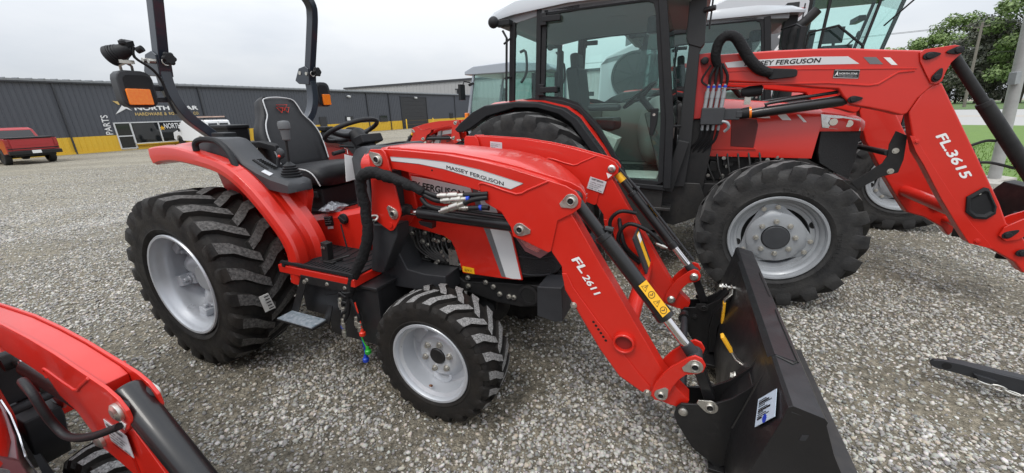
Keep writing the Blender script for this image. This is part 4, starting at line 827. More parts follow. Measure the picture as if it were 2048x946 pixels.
    m = M(); m.cyl((2.035, -.571, 1.281), (2.055, -.57, 1.284), .0135, n=12); m.cyl((2.10, -.562, 1.242), (2.115, -.561, 1.243), .0135, n=12); m.cyl((1.195, -.69, .45), (1.195, -.69, .465), .016, n=10); m.build('hose_band', BLUE, o)
    for colr, x, z, zt in ((REDP, 1.322, .43, .63), (GREEN, 1.345, .31, .44), (BLUE, 1.315, .245, .44)):
        m = M(); m.tube([(1.30, -.67, zt), (1.318, -.672, (zt + z) / 2), (x, -.672, z + .02)], .0045, 6, 3); m.cylp([((x, -.672, z + .03), .008), ((x, -.672, z + .012), .012), ((x, -.672, z + .006), .019), ((x, -.672, z - .012), .019), ((x, -.672, z - .022), .01)], 12); m.build('dust_cap', colr, o)
    m = M(); m.tube([(1.262 + .034 * math.cos(t), -.67 + .034 * math.sin(t), .70) for t in [k * .5 for k in range(13)]], .004, 5); m.build('hose_tie', PLAST, o)
def cab_small(root):
    m = M()
    B = [(-.32, 1.30), (-.30, 2.28), (1.02, 2.30), (1.20, 1.40), (1.0, .80), (.72, .80), (.55, 1.35)]
    for s in (-1, 1):
        m.bar([(x, s * .62, z) for x, z in B] + [(B[0][0], s * .62, B[0][1])], .05, .055)
    for x, z in ((-.30, 2.28), (1.02, 2.30), (-.32, 1.30), (1.20, 1.40)): m.box((x, 0, z), (.055, 1.24, .05))
    o = m.build('cab_frame', GREYCAB, root, bevel=.008)
    m = M(); m.loft([[(x, -y, zz), (x, y, zz), (x, y, zt), (x, -y, zt)] for x, y, zz, zt in ((-.42, .60, 2.28, 2.32), (-.36, .68, 2.27, 2.39), (.3, .70, 2.27, 2.44), (1.0, .68, 2.27, 2.41), (1.22, .62, 2.28, 2.34))]); m.build('cab_roof', GREYCAB, o, bevel=.02, seg=3)
    m = M()
    for s in (-1, 1): m.prism([(-.30, 1.32), (-.28, 2.26), (1.0, 2.28), (1.17, 1.40), (.98, .83), (.74, .83), (.57, 1.37)], s * .615, s * .62)
    m.slab([(1.02, -.60, 2.28), (1.02, .60, 2.28), (1.20, .60, 1.42), (1.20, -.60, 1.42)], (.005, 0, 0)); m.slab([(-.30, -.60, 2.26), (-.30, .60, 2.26), (-.32, .60, 1.32), (-.32, -.60, 1.32)], (-.005, 0, 0)); m.build('cab_glass', GLASS, o, smooth=0)
    m = M()
    for s in (-1, 1): m.tube([(1.10, s * .64, 2.15), (1.12, s * .82, 2.16), (1.14, s * .86, 2.05)], .012, 6); m.box((1.15, s * .86, 1.98), (.05, .16, .26))
    m.box((1.08, .63, 2.12), (.10, .05, .04), (0, .3, 0)); m.build('wing_mirror', PLAST, o, bevel=.012)
    m = M()
    for s in (-1, 1): m.box((1.16, s * .70, 1.55), (.07, .07, .16)); 
    m.build('marker_lamp', AMBER, o, bevel=.01)
def compact(name, loc, rz, label, group, full=True, cab=False, steer=0.):
    r = thing(name, loc, rz, label, 'tractor', group)
    for s in (-1, 1):
        wheel('rear_wheel', r, (0, s * .705, .612), W_REAR, s, .13); wheel('front_wheel', r, (1.832, s * .597, .385), W_FRONT, s, .05)
        fender(r, s); loader_mount(r, s); loader_arm(r, s); cyl_parts(r, s, None)
        if not cab: console(r, s)
    m = M(); m.cyl((2.811, -.45, .656), (2.811, .45, .656), .042, n=20); m.build('torque_tube', RED, r)
    m = M(); m.prism([(2.70, .92), (2.76, .93), (2.86, .70), (2.80, .68)], -.06, .30) if False else m.slab([(2.735, .40, .93), (2.735, .16, .93), (2.83, .16, .71), (2.83, .40, .71)], (.012, 0, .006)); g = m.build('hose_guard', GREYST, r, bevel=.003)
    m = M(); m.slab([(2.7525, .34, .925), (2.7525, .26, .925), (2.8405, .26, .72), (2.8405, .34, .72)], (.002, 0, .001)); m.build('warning_decal', YELLOW, g, smooth=0)
    m = M(); m.slab([(2.7555, .338, .92), (2.7555, .262, .92), (2.776, .262, .872), (2.776, .338, .872)], (.002, 0, .001)); m.build('warning_decal', WHITE, g, smooth=0)
    hood(r); engine(r); chassis(r); platform(r); hoses(r); seat(r); dash(r)
    if cab: cab_small(r)
    else: roll_bar(r)
    if full: bucket(r)
    return r
# ------------------------------------------------------------------ large cab tractor (local frame: origin under the right front wheel, X forward, Y left; centre line at Y = YC)
YC = .95
BBOOM = [(-.752, 2.075), (-.72, 2.105), (-.565, 2.108), (-.183, 2.112), (.105, 2.106), (.346, 2.093), (.519, 2.073), (.80, 2.045), (.92, 1.96), (.962, 1.812), (.905, 1.775), (.85, 1.70), (.812, 1.587), (.78, 1.573), (.68, 1.604), (.553, 1.635), (.437, 1.66), (.37, 1.73), (.33, 1.785), (.206, 1.797), (-.139, 1.846), (-.458, 1.876), (-.60, 1.86), (-.72, 1.95)]
BLOW = [(.82, 1.60), (.866, 1.75), (.91, 1.79), (.963, 1.812), (1.069, 1.639), (1.287, 1.287), (1.518, .914), (1.60, .758), (1.70, .68), (1.80, .54), (1.83, .42), (1.80, .36), (1.725, .448), (1.562, .541), (1.425, .576), (1.338, .691), (1.168, .932), (1.003, 1.19), (.93, 1.293), (.872, 1.441)]
BKNEE = [(.775, 2.03), (.80, 2.05), (.853, 2.055), (.964, 2.068), (1.003, 2.055), (1.02, 2.02), (.972, 1.949), (.957, 1.885), (.952, 1.82), (.924, 1.798), (.89, 1.808), (.846, 1.877), (.792, 1.967)]
def pad(m, c, y, s, r, d):
    """black oval pin cover pointing along d"""
    x, z = c; dx, dz = math.cos(d), math.sin(d)
    pts = [(x + r * (1.0 + .9 * max(0, math.cos(a)) ** 3) * math.cos(a) * dx - r * .8 * math.sin(a) * dz, z + r * (1.0 + .9 * max(0, math.cos(a)) ** 3) * math.cos(a) * dz + r * .8 * math.sin(a) * dx) for a in [2 * math.pi * i / 24 for i in range(24)]]
    m.prism(pts, y, y + s * .016); m.cyl((x, y + s * .016, z), (x, y + s * .026, z), r * .7, r * .55, n=16)
def big_loader(root):
    for s in (-1, 1):
        yo, yi = YC + s * .57, YC + s * .45
        m = M(); m.prism(BBOOM, yo, yi); a = m.build('loader_arm', RED, root, bevel=.016, seg=3)
        f = M()
        f.tube([(x, yo + s * .001, z) for x, z in ((-.46, 1.858), (-.1, 1.845), (.256, 1.838), (.52, 1.808), (.58, 1.815), (.684, 1.897), (.78, 1.905))], .008, 6); f.tube([(x, yo + s * .001, z) for x, z in ((-.56, 1.965), (0, 1.955), (.45, 1.935), (.79, 1.92))], .005, 6); f.build('boom_fold', RED, a)
        m = M(); m.prism(BLOW, yo - s * .006, yi + s * .006); b = m.build('lower_boom', RED, a, bevel=.014, seg=3)
        fl = [(.862, 1.42), (.898, 1.413), (.968, 1.31), (1.24, .942), (1.411, .722), (1.53, .60), (1.57, .545), (1.425, .576), (1.338, .691), (1.168, .932), (1.003, 1.19), (.93, 1.293)]
        m = M(); m.prism(fl, yo - s * .0055, yo + s * .003); m.bolt((.915, yo + s * .003, 1.375), (0, s, 0), .013); m.bolt((1.465, yo + s * .003, .60), (0, s, 0), .015); m.build('lower_flange', RED, b, bevel=.002)
        m = M(); m.prism(BKNEE, yo + s * .0005, yo + s * .014); m.prism(BKNEE, yi - s * .0005, yi - s * .014); m.build('knee_plate', RED, a, bevel=.003)
        m = M()
        for c, r, d in (((.831, 2.002), .034, .15), ((.985, 2.03), .034, 3.3), ((.91, 1.85), .034, 1.35), ((.44, 1.704), .034, .12)): pad(m, c, yo + s * (.0145 if r and c[0] > .5 else .0005), s, r, d)
        for c, r, d in (((1.615, .672), .036, .7), ((1.735, .535), .036, .3)): pad(m, c, yo + s * .003, s, r, d)
        m.cylp([((-.694, yo, 2.063), .032), ((-.694, yo + s * .02, 2.063), .032), ((-.694, yo + s * .026, 2.063), .02)], 18)
        m.build('pin_cover', PLAST, a, bevel=.003)
        pk = [(1.314, .952), (1.392, 1.034), (1.418, 1.028), (1.445, .98), (1.499, .889), (1.508, .83), (1.467, .782), (1.396, .783), (1.338, .83)]
        cx, cz = 1.415, .895; m = M(); ri = [(cx + (x - cx) * .66, cz + (z - cz) * .66) for x, z in pk]; rm = [(cx + (x - cx) * .82, cz + (z - cz) * .82) for x, z in pk]
        m.loft([[(x, yo - s * .004, z) for x, z in pk], [(x, yo + s * .012, z) for x, z in pk], [(x, yo + s * .02, z) for x, z in rm], [(x, yo + s * .004, z) for x, z in ri]]); m.build('pocket_surround', PLAST, b, bevel=.003)
        m = M(); m.bolt((1.375, yo + s * .005, .985), (0, s, 0), .009); m.build('pocket_bolt', ZINC, b)
        # link plates at the foot of the arm
        lk = [(1.57, .66), (1.58, .73), (1.66, .80), (1.78, .87), (1.90, .90), (1.94, .86), (1.92, .80), (1.82, .77), (1.74, .70), (1.68, .64), (1.62, .62)]
        m = M(); m.prism(lk, yo + s * .016, yo + s * .003); m.prism(lk, yi - s * .016, yi - s * .003); m.build('link_plate', RED, b, bevel=.003)
        y = YC + s * .51
        A, B = Vector((1.0, y, 2.0)), Vector((1.86, y, .85)); D = (B - A).normalized()
        m = M(); m.cylp([(A - D * .02, .034), (A + D * .42, .034), (A + D * .421, .046), (A + D * .455, .050), (A + D * .456, .047), (A + D * 1.28, .047)], 20); m.tube([A + D * .75 + Vector((-.05, 0, -.02)), A + D * .8 + Vector((-.14, 0, .02)), A + D * .80 + Vector((-.22, 0, -.02))], .011, 6, 4); m.tube([A + D * 1.0 + Vector((-.05, 0, -.02)), A + D * .98 + Vector((-.17, 0, -.0)), A + D * .92 + Vector((-.22, 0, -.05))], .011, 6, 4); c = m.build('tilt_cylinder', SATIN, root, bevel=.003)
        m = M(); m.cyl(A + D * 1.27, B, .025); m.build('cylinder_rod', CHROME, c)
        A, B = Vector((-.26, y, 1.60)), Vector((.44, y, 1.704)); D = (B - A).normalized()
        m = M(); m.cylp([(A, .042), (A + D * .05, .045), (A + D * .66, .045), (A + D * .70, .03)], 20); m.tube([A + D * .12 + Vector((0, 0, .05)), A + D * .14 + Vector((0, 0, .07)), A + D * .62 + Vector((0, 0, .075))], .014, 8, 3); c = m.build('lift_cylinder', BLACK, root, bevel=.003)
        m = M(); m.cyl(A - D * .12, A, .026); m.build('cylinder_rod', CHROME, c)
        m = M(); TP = [(-.76, 2.12), (-.62, 2.13), (-.58, 2.06), (-.53, 1.85), (-.50, 1.58), (-.74, 1.56)]; m.prism(TP, y + .075, y + .06); m.prism(TP, y - .06, y - .045); o = m.build('loader_mount', RED_D, root, bevel=.004)
        m = M(); m.prism([(-.72, 1.555), (-.53, 1.555), (-.55, 1.10), (-.58, .80), (-.74, .78), (-.74, 1.5)], y + .05, y - .04); m.build('mount_post', SATIN, o, bevel=.006)
        m = M(); m.prism([(-.62, .95), (-.42, .95), (-.36, .62), (-.66, .60)], YC + s * .52, YC + s * .30); m.build('mount_bracket', SATIN, o, bevel=.01)
        if s < 0:
            d = M(); d.prism([(-.53, 2.038), (-.377, 2.047), (.117, 2.044), (.345, 2.032), (.43, 1.972), (.033, 1.986), (-.368, 1.994), (-.502, 1.996)], yo - .0008, yo - .0018); d.build('decal_strip', MATS['decal_fade'], a, smooth=0)
            d = M(); d.prism([(.443, 2.021), (.525, 2.015), (.580, 1.960), (.497, 1.966)], yo - .0008, yo - .0018); d.build('dark_stripe', DECDARK, a, smooth=0)
            d = M(); d.prism([(.57, 2.01), (.612, 2.006), (.668, 1.95), (.632, 1.953)], yo - .0008, yo - .0018); d.build('pale_stripe', WHITE, a, smooth=0)
            text('brand_lettering', 'MASSEY FERGUSON', TXTBLK, a, (-.375, yo - .0022, 2.0), (1, 0, -.008), (0, 0, 1), .545, .038, bold=.045, shear=.1)
            d = M(); d.prism([(.274, 1.937), (.443, 1.926), (.446, 1.862), (.276, 1.873)], yo - .0012, yo - .003); d = d.build('dealer_plate', TXTBLK, a, smooth=0)
            text('plate_lettering', 'NORTH STAR', WHITE, d, (.312, yo - .0034, 1.899), (1, 0, -.06), (.06, 0, 1), .12, .014, bold=.03); text('plate_lettering', 'HARDWARE & EQUIPMENT CO.', PAPER, d, (.305, yo - .0034, 1.884), (1, 0, -.06), (.06, 0, 1), .125, .008)
            d2 = M(); d2.tube([(x, yo - .0032, z) for x, z in ((.277, 1.934), (.441, 1.923), (.443, 1.865), (.279, 1.876))], .0016, 4, closed=True); d2.slab([(.283, yo - .0032, 1.885), (.300, yo - .0032, 1.925), (.308, yo - .0032, 1.885), (.299, yo - .0032, 1.902)], (0, -.0006, 0)); d2.build('plate_border', WHITE, d)
            text('model_lettering', 'FL.3615', WHITE, b, (1.018, yo - .0005 + .006, 1.415), (.242, 0, -.335), (.335, 0, .242), .41, .062, bold=.05, shear=.12)
        if s > 0:
            m = M(); m.prism([(.60, 1.01), (.66, .95), (.80, 1.07), (.90, 1.11), (.91, 1.22), (.89, 1.413), (.81, 1.45), (.79, 1.34), (.80, 1.25), (.78, 1.185)], YC - .47, YC - .455)
            m.prism([(.55, 1.01), (.61, .95), (.75, 1.07), (.85, 1.11), (.86, 1.22), (.84, 1.413), (.76, 1.45), (.74, 1.34), (.75, 1.25), (.73, 1.185)], YC + .455, YC + .47); m.cyl((.80, YC - .46, 1.27), (.76, YC + .46, 1.27), .025); m.prism([(.58, 1.0), (.66, .95), (.66, .80), (.58, .80)], YC - .47, YC + .47); g = m.build('grille_guard', SATIN, root, bevel=.004)
            m = M(); m.bolt((.84, YC - .471, 1.29), (0, -1, 0), .016); m.bolt((.845, YC - .471, 1.12), (0, -1, 0), .016); m.build('guard_bolt', ZINC, g)
    m = M(); m.cyl((1.36, YC - .5, .80), (1.36, YC + .5, .80), .055); m.build('torque_tube', RED, root)
    m = M(); m.slab([(1.86, YC - .42, .50), (1.86, YC + .24, .50), (1.86, YC + .27, .84), (1.86, YC + .12, .985), (1.86, YC - .42, .985)], (.07, 0, .02)); m.box((1.80, YC - .40, .62), (.2, .03, .4)); m.box((1.80, YC + .22, .62), (.2, .03, .4)); m.build('hitch_carrier', SATIN, root, bevel=.008)
    m = M(); m.cyl((1.73, YC - .5, .535), (1.73, YC + .5, .535), .03); m.cyl((1.90, YC - .5, .86), (1.90, YC + .3, .86), .028); m.build('cross_tube', RED, root)
    # hydraulic coupler block and hoses beside the mast
    y = .35
    m = M(); m.box((-.575, y, 1.585), (.19, .09, .15)); m.box((-.42, y + .03, 1.60), (.14, .07, .10)); m.box((-.36, y + .03, 1.60), (.05, .08, .06)); o = m.build('coupler_block', PLASTG, root, bevel=.008)
    m = M()
    for k in range(4): x = -.645 + k * .045; m.cylp([((x, y, 1.66), .017), ((x + .003, y, 1.74), .017), ((x + .003, y, 1.741), .02), ((x + .006, y, 1.80), .02), ((x + .006, y, 1.801), .013), ((x + .008, y, 1.86), .013)], 12); m.cylp([((x, y, 1.51), .012), ((x, y, 1.47), .014), ((x, y, 1.45), .008)], 10)
    m.tube([(-.49, y - .05, 1.54), (-.45, y - .06, 1.53), (-.43, y - .05, 1.49), (-.46, y - .03, 1.45)], .013, 8, 3); m.build('hose_coupler', SILVER_G, o)
    m = M()
    for k in range(4): x = -.637 + k * .045; m.cyl((x, y, 1.83), (x, y, 1.848), .0145, n=10)
    m.build('hose_band', BLUE, o)
    m = M(); m.tube([(-.59, y - .01, 2.02), (-.615, y - .03, 2.10), (-.60, y - .04, 2.20), (-.545, y - .05, 2.245), (-.48, y - .05, 2.225), (-.42, y - .04, 2.15), (-.35, y - .03, 2.05), (-.26, y - .02, 1.965), (-.17, y - .005, 1.93)], .04, 10, 4, rad=[.034, .04, .042, .04, .042, .044, .044, .042, .035]); m.build('hose_sleeve', FABRIC, o, smooth=60)
    m = M(); m.prism([(-.19, 1.965), (-.17, 1.97), (.0, 1.955), (.018, 1.94), (.02, 1.90), (0, 1.892), (-.17, 1.88), (-.19, 1.90)], .379, .335); m.build('hose_cover', PLAST, o, bevel=.006)
    m = M()
    for k in range(4): x = -.629 + k * .045; m.tube([(x, y, 1.85), (x - .004, y - .01, 1.93), (-.59 + .012 * k, y - .01, 2.03)], .012, 8, 3)
    m.tube([(-.65, y - .02, 1.85), (-.70, y - .02, 1.90), (-.64, y - .02, 2.02)], .009, 6, 4)
    for k in range(4): x = -.645 + k * .045; m.tube([(x, y, 1.46), (x - .02, y + .02, 1.36), (x - .10, y + .06, 1.25), (x - .15, y + .10, 1.05)], .012, 6, 4)
    m.build('hydraulic_hose', HOSE, o)
    m = M(); m.cylp([((-.20, .46, 1.80), .045), ((-.30, .46, 1.79), .05), ((-.36, .46, 1.785), .035)], 18); l = m.build('work_lamp', PLAST, o, bevel=.004)
    m = M(); m.cyl((-.199, .46, 1.80), (-.196, .46, 1.80), .042); m.build('lens', LENS, l); m = M(); m.box((-.30, .46, 1.72), (.05, .03, .08)); m.build('lamp_bracket', ZINC, l)
    m = M(); m.cylp([((-.36, .40, 1.60), .045), ((-.28, .40, 1.612), .05)], 16); k_ = m.build('marker_lamp', PLAST, o); m = M(); m.cyl((-.279, .40, 1.612), (-.262, .40, 1.6145), .05, n=16); m.build('amber_lens', AMBER, k_)
def big_tractor(name, loc, rz, label, group, loader=True, ext=0., scale=None, stack=False, nose=1.):
    nx = lambda x: x * nose if x > 0 else x
    r = thing(name, loc, rz, label, 'tractor', group, scale)
    E = -ext
    for s in (-1, 1):
        wheel('front_wheel', r, (0, YC + s * .95, .621), W_BIG_F, s, .1)
        wheel('rear_wheel', r, (-2.30 + E, YC + s * .97, .83), W_BIG_R, s, .2)
    # hood
    m = M(); rings = []
    for x, zt, zs, w_ in ((-.72 + E, 1.76, 1.60, .40), (-.38, 1.735, 1.60, .395), (.10, 1.69, 1.605, .385), (.30, 1.66, 1.595, .38), (.315, 1.657, 1.593, .379), (.47, 1.63, 1.57, .365), (.60, 1.585, 1.545, .33), (.655, 1.54, 1.51, .29)):
        rings.append([(nx(x), YC + y, z) for y, z in ((-w_, 1.20 if x < .31 else 1.44), (-w_ - .004, zs - .03), (-w_ + .02, zs + .01), (-w_ * .55, zt - .012), (0, zt), (w_ * .55, zt - .012), (w_ - .02, zs + .01), (w_ + .004, zs - .03), (w_, 1.20 if x < .31 else 1.44))])
    m.loft(rings); h = m.build('hood', RED, r, smooth=40)
    for s in (-1, 1):
        q = YC + s * .397
        m = M(); m.prism([(-.40, 1.57), (-.19, 1.55), (-.17, 1.50), (-.175, 1.29), (-.37, 1.30)], q + s * .004, q + s * .013); m.build('side_vent', MATS['vent_red'], h, bevel=.004)
        m = M()
        wf = lambda x: float(np.interp(x, [-.38, .1, .3], [.400, .390, .385]))
        for pts in ([(-.24, 1.575), (-.10, 1.587), (-.08, 1.557), (-.20, 1.56)], [(-.036, 1.590), (.035, 1.592), (.086, 1.538), (.016, 1.540)], [(.115, 1.588), (.142, 1.585), (.205, 1.52), (.182, 1.52)]): m.slab([(nx(x), YC + s * wf(x), z) for x, z in pts], (0, s * .003, 0))
        m.build('pale_stripe', WHITE, h, smooth=0)
        L = [(.295, 1.588), (.45, 1.572), (.605, 1.538), (.625, 1.438), (.47, 1.452), (.325, 1.472)]
        m = M(); m.loft([[(nx(x), YC + s * (.372 - max(0, x - .4) * .30), z) for x, z in L], [(nx(x), YC + s * (.386 - max(0, x - .4) * .30), z) for x, z in L]]); l = m.build('headlight', LENS, h, bevel=.004)
        m = M(); m.cyl((nx(.40), YC + s * .384, 1.52), (nx(.40), YC + s * .388, 1.52), .03 * nose); m.cyl((nx(.52), YC + s * .352, 1.505), (nx(.52), YC + s * .358, 1.505), .03 * nose); m.build('bulb_ring', CHROME, l)
        G = [(.325, 1.47), (.47, 1.449), (.622, 1.436), (.645, 1.20), (.63, 1.02), (.50, 1.08), (.37, 1.16), (.34, 1.26)]
        m = M(); m.loft([[(nx(x), YC + s * (.30 - max(0, x - .4) * .30), z) for x, z in G], [(nx(x), YC + s * (.378 - max(0, x - .4) * .30), z) for x, z in G]]); m.build('grille', MATS['mesh_black'], h, bevel=.004)
        m = M(); m.prism([(-.72 + E, 1.60), (-.38, 1.60), (-.15, 1.27), (-.55, 1.26), (-.72 + E, 1.24)], YC + s * .405, YC + s * .38); m.build('side_panel', RED, h, bevel=.005)
    m = M(); m.box((nx(.62), YC, 1.28), (.05, .56, .40)); m.build('front_grille', MATS['mesh_black'], h, bevel=.01)
    # chassis and engine
    m = M(); m.box((-1.1 + E / 2, YC, .80), (2.7 + ext, .50, .42)); m.box((.15 - (1 - nose) * .3, YC, .82), (1.05 - (1 - nose) * .5, .44, .34)); m.box((-.25, YC, 1.12), (.95, .56, .34)); m.cyl((0, .15, .621), (0, 1.75, .621), .10); m.ball((0, YC, .621), .22, 14); m.cyl((-2.3 + E, .10, .83), (-2.3 + E, 1.8, .83), .17)
    for s in (-1, 1): m.box((-1.35 + E, YC + s * .62, .72), (.85, .32, .46)); m.prism([(-.95 + E, .95), (-.60, .95), (-.48, .66), (-.80 + E, .50), (-1.0 + E, .55)], YC + s * .50, YC + s * .56); m.box((-.98 + E, YC + s * .72, .45), (.30, .24, .03)); m.box((-.98 + E, YC + s * .70, .72), (.28, .20, .03))
    for i in range(20):
        m.box((-.65 + RNG.random() * .85, YC - .30 - .05 * RNG.random(), .85 + RNG.random() * .38), (.05 + .06 * RNG.random(), .06, .03 + .08 * RNG.random()), (RNG.random() * .3,) * 3)
    for i in range(8): m.tube([(-.75 + .09 * i, YC - .38, 1.25), (-.72 + .09 * i, YC - .42, 1.1), (-.60 + .07 * i, YC - .40, .92), (-.55 + .04 * i, YC - .33, .75)], .011, 6, 4)
    o = m.build('chassis', MATS['engine_black'], r, bevel=.006)
    m = M()
    for i in range(22): m.bolt((-.70 + RNG.random() * .9, YC - .37, .85 + RNG.random() * .38), (0, -1, 0), .012, .02)
    m.box((-.86 + E, .42, .93), (.13, .03, .02)); m.cyl((-.80 + E, .42, .84), (-.80 + E, .42, .70), .02); m.build('engine_fitting', ZINC, o)
    # rear fenders: black outer lip, red inner band
    FO = [(-3.095, 1.485), (-3.025, 1.548), (-2.86, 1.663), (-2.72, 1.722), (-2.379, 1.750), (-2.132, 1.738), (-1.873, 1.676), (-1.734, 1.585), (-1.499, 1.295), (-1.42, 1.18)]
    FI = [(-3.06, 1.455), (-2.97, 1.462), (-2.887, 1.50), (-2.70, 1.615), (-2.38, 1.695), (-2.15, 1.69), (-1.93, 1.632), (-1.80, 1.545), (-1.59, 1.28), (-1.52, 1.17)]
    for s in (-1, 1):
        ya, yb, yc_ = YC + s * 1.02, YC + s * .90, YC + s * .76
        m = M(); m.loft([[(a[0] + E, ya, a[1]), (a[0] + E, yb, a[1] + .012), (b[0] + E, yb, b[1]), (b[0] + E, ya, b[1])] for a, b in zip(FO, FI)]); f = m.build('fender', PLAST, r, bevel=.012, seg=3)
        m = M(); m.loft([[(a[0] + E, yb, a[1] + .010), (a[0] + E, yc_, a[1] + .035), (b[0] + E, yc_, b[1]), (b[0] + E, yb, b[1] + .002)] for a, b in list(zip(FO, FI))[3:]]); m.build('fender_band', RED, f, bevel=.01)
        m = M(); m.prism([(x + E, z) for x, z in FO[2:]] + [(-1.45 + E, .95), (-2.6 + E, .95), (-2.8 + E, 1.3)], yc_, yc_ - s * .03); m.build('inner_panel', SATIN, f)
        # cab side: posts, door, quarter glass
        y = YC + s * .80
        DOOR = [(-2.137, 2.545), (-1.80, 2.562), (-1.20, 2.565), (-1.135, 2.535), (-1.108, 2.45), (-.985, 1.575), (-.955, .995), (-1.0, .975), (-1.262, .99), (-1.30, 1.03), (-1.377, 1.178), (-1.60, 1.52), (-1.80, 1.715), (-1.95, 1.765), (-2.154, 1.80)]
        m = M(); m.bar([(x + E, y, z) for x, z in DOOR] + [(DOOR[0][0] + E, y, DOOR[0][1])], .04, .045); d = m.build('cab_door', PLAST, r, bevel=.006)
        m = M(); m.prism([(x + E, z) for x, z in DOOR], y - s * .003, y + s * .003); m.build('door_glass', GLASS, d, smooth=0)
        m = M()
        for z, xx in ((2.49, -2.14), (1.86, -2.16)): m.box((xx + E, y + s * .03, z), (.06, .05, .11)); m.box((xx + .08 + E, y + s * .04, z), (.18, .035, .055))
        m.build('door_hinge', PLAST, d, bevel=.008)
        m = M(); m.prism([(-1.10 + E, 1.665), (-1.03 + E, 1.665), (-1.035 + E, 1.52), (-1.06 + E, 1.42), (-1.09 + E, 1.43)], y + s * .022, y + s * .05); m.build('door_handle', PLAST, d, bevel=.008)
        m = M(); m.cyl((-1.065 + E, y + s * .05, 1.61), (-1.065 + E, y + s * .054, 1.61), .012); m.build('lock', ZINC, d)
        m = M(); m.bar([(-1.09 + E, y, 2.58), (-1.06 + E, y, 2.40), (-.93 + E, y, 1.57), (-.89 + E, y, .93)], .07, .07); m.bar([(-2.19 + E, y, 2.58), (-2.205 + E, y, 1.76)], .06, .05); m.bar([(-2.47 + E, y, 2.5), (-2.50 + E, y, 1.70)], .05, .06); m.bar([(-2.50 + E, y, 1.73), (-2.2 + E, y, 1.775), (-1.95 + E, y, 1.735), (-1.78 + E, y, 1.68), (-1.58 + E, y, 1.48), (-1.34 + E, y, 1.12), (-1.25 + E, y, .95), (-.90 + E, y, .93)], .05, .05)
        p = m.build('cab_post', PLAST, r, bevel=.01)
        m = M(); m.prism([(-2.46 + E, 2.44), (-2.40 + E, 2.505), (-2.22 + E, 2.55), (-2.225 + E, 1.80), (-2.47 + E, 1.75)], y - s * .003, y + s * .003); m.build('quarter_glass', GLASS, p, smooth=0)
        m = M(); m.tube([(-2.55 + E, y + s * .08, 2.42), (-2.50 + E, y + s * .10, 2.35), (-2.52 + E, y + s * .10, 1.76)], .012, 6); m.tube([(-2.49 + E, y + s * .02, 2.36), (-2.53 + E, y + s * .10, 2.30)], .01, 6); m.tube([(-2.49 + E, y + s * .02, 2.0), (-2.53 + E, y + s * .10, 1.98)], .01, 6); m.tube([(-2.44 + E, y - s * .10, 2.24), (-2.38 + E, y - s * .10, 2.24), (-2.37 + E, y - s * .10, 2.05), (-2.44 + E, y - s * .12, 1.95)], .014, 8, 3); m.build('grab_rail', PLAST, p)
        m = M(); m.ball((-2.64 + E, y + s * .10, 2.50), .055, 12, (1, .9, 1)); m.ball((-2.47 + E, y - s * .02, 2.40), .045, 12, (.7, .7, 1.2)); m.box((-2.55 + E, y + s * .05, 2.49), (.16, .1, .05)); m.build('rear_lamp', PLAST, p, bevel=.006)
    # mast on the right front cab corner and mirror
    m = M(); m.prism([(-.86 + E, 2.62), (-.745 + E, 2.62), (-.722 + E, 2.2), (-.735 + E, 2.165), (-.745 + E, 2.14), (-.722 + E, 1.335), (-.735 + E, .92), (-.90 + E, .91), (-.845 + E, 1.336), (-.84 + E, 2.2)], .33, .47); m.prism([(-.88 + E, 2.75), (-.75 + E, 2.75), (-.712 + E, 2.2), (-.738 + E, 2.165), (-.84 + E, 2.2), (-.868 + E, 2.25)], .32, .48); m.cyl((-.75 + E, .32, 2.46), (-.66 + E, .30, 2.47), .022); m.box((-.69 + E, .34, 2.52), (.015, .015, .42)); m.box((-.84 + E, .36, 1.12), (.10, .2, .5), (0, .2, 0))
    m.tube([(-.83 + E, .33, 1.5), (-.93 + E, .25, 1.5), (-1.0 + E, .18, 1.5)], .014, 6); m.build('exhaust_mast', MATS['mast_black'], r, bevel=.008)
    # roof, windscreen, rear screen, interior
    m = M(); rings = []
    for x, zb, zt, w_ in ((-2.79, 2.545, 2.585, .70), (-2.70, 2.535, 2.64, .79), (-2.45, 2.56, 2.70, .84), (-1.9, 2.60, 2.74, .86), (-1.2, 2.60, 2.74, .86), (-.85, 2.60, 2.70, .84), (-.70, 2.60, 2.66, .76)):
        rings.append([(x + E, YC + a * w_, z) for a, z in ((-1, zb), (-1, zb + .03), (-.95, zt - .02), (-.8, zt), (.8, zt), (.95, zt - .02), (1, zb + .03), (1, zb))])
    m.loft(rings); rf = m.build('cab_roof', ROOFW, r, smooth=40)
    m = M(); m.loft([[(x + E, YC + a * w_, z) for a, z in ((-1, zb), (-1, zt), (1, zt), (1, zb))] for x, zb, zt, w_ in ((-2.72, 2.51, 2.55, .72), (-2.45, 2.49, 2.585, .80), (-2.1, 2.545, 2.61, .82), (-1.1, 2.555, 2.61, .82), (-.86, 2.54, 2.61, .80))]); m.cyl((-1.55 + E, YC - .25, 2.545), (-1.55 + E, YC - .25, 2.555), .10); m.build('roof_lining', LINING, rf, bevel=.01)
    m = M(); m.slab([(-1.05 + E, YC - .76, 2.53), (-1.05 + E, YC + .76, 2.53), (-.90 + E, YC + .76, 1.50), (-.90 + E, YC - .76, 1.50)], (.006, 0, .001)); m.slab([(-2.49 + E, YC - .76, 2.46), (-2.49 + E, YC + .76, 2.46), (-2.51 + E, YC + .76, 1.72), (-2.51 + E, YC - .76, 1.72)], (-.006, 0, 0)); m.build('windscreen', GLASS, rf, smooth=0)
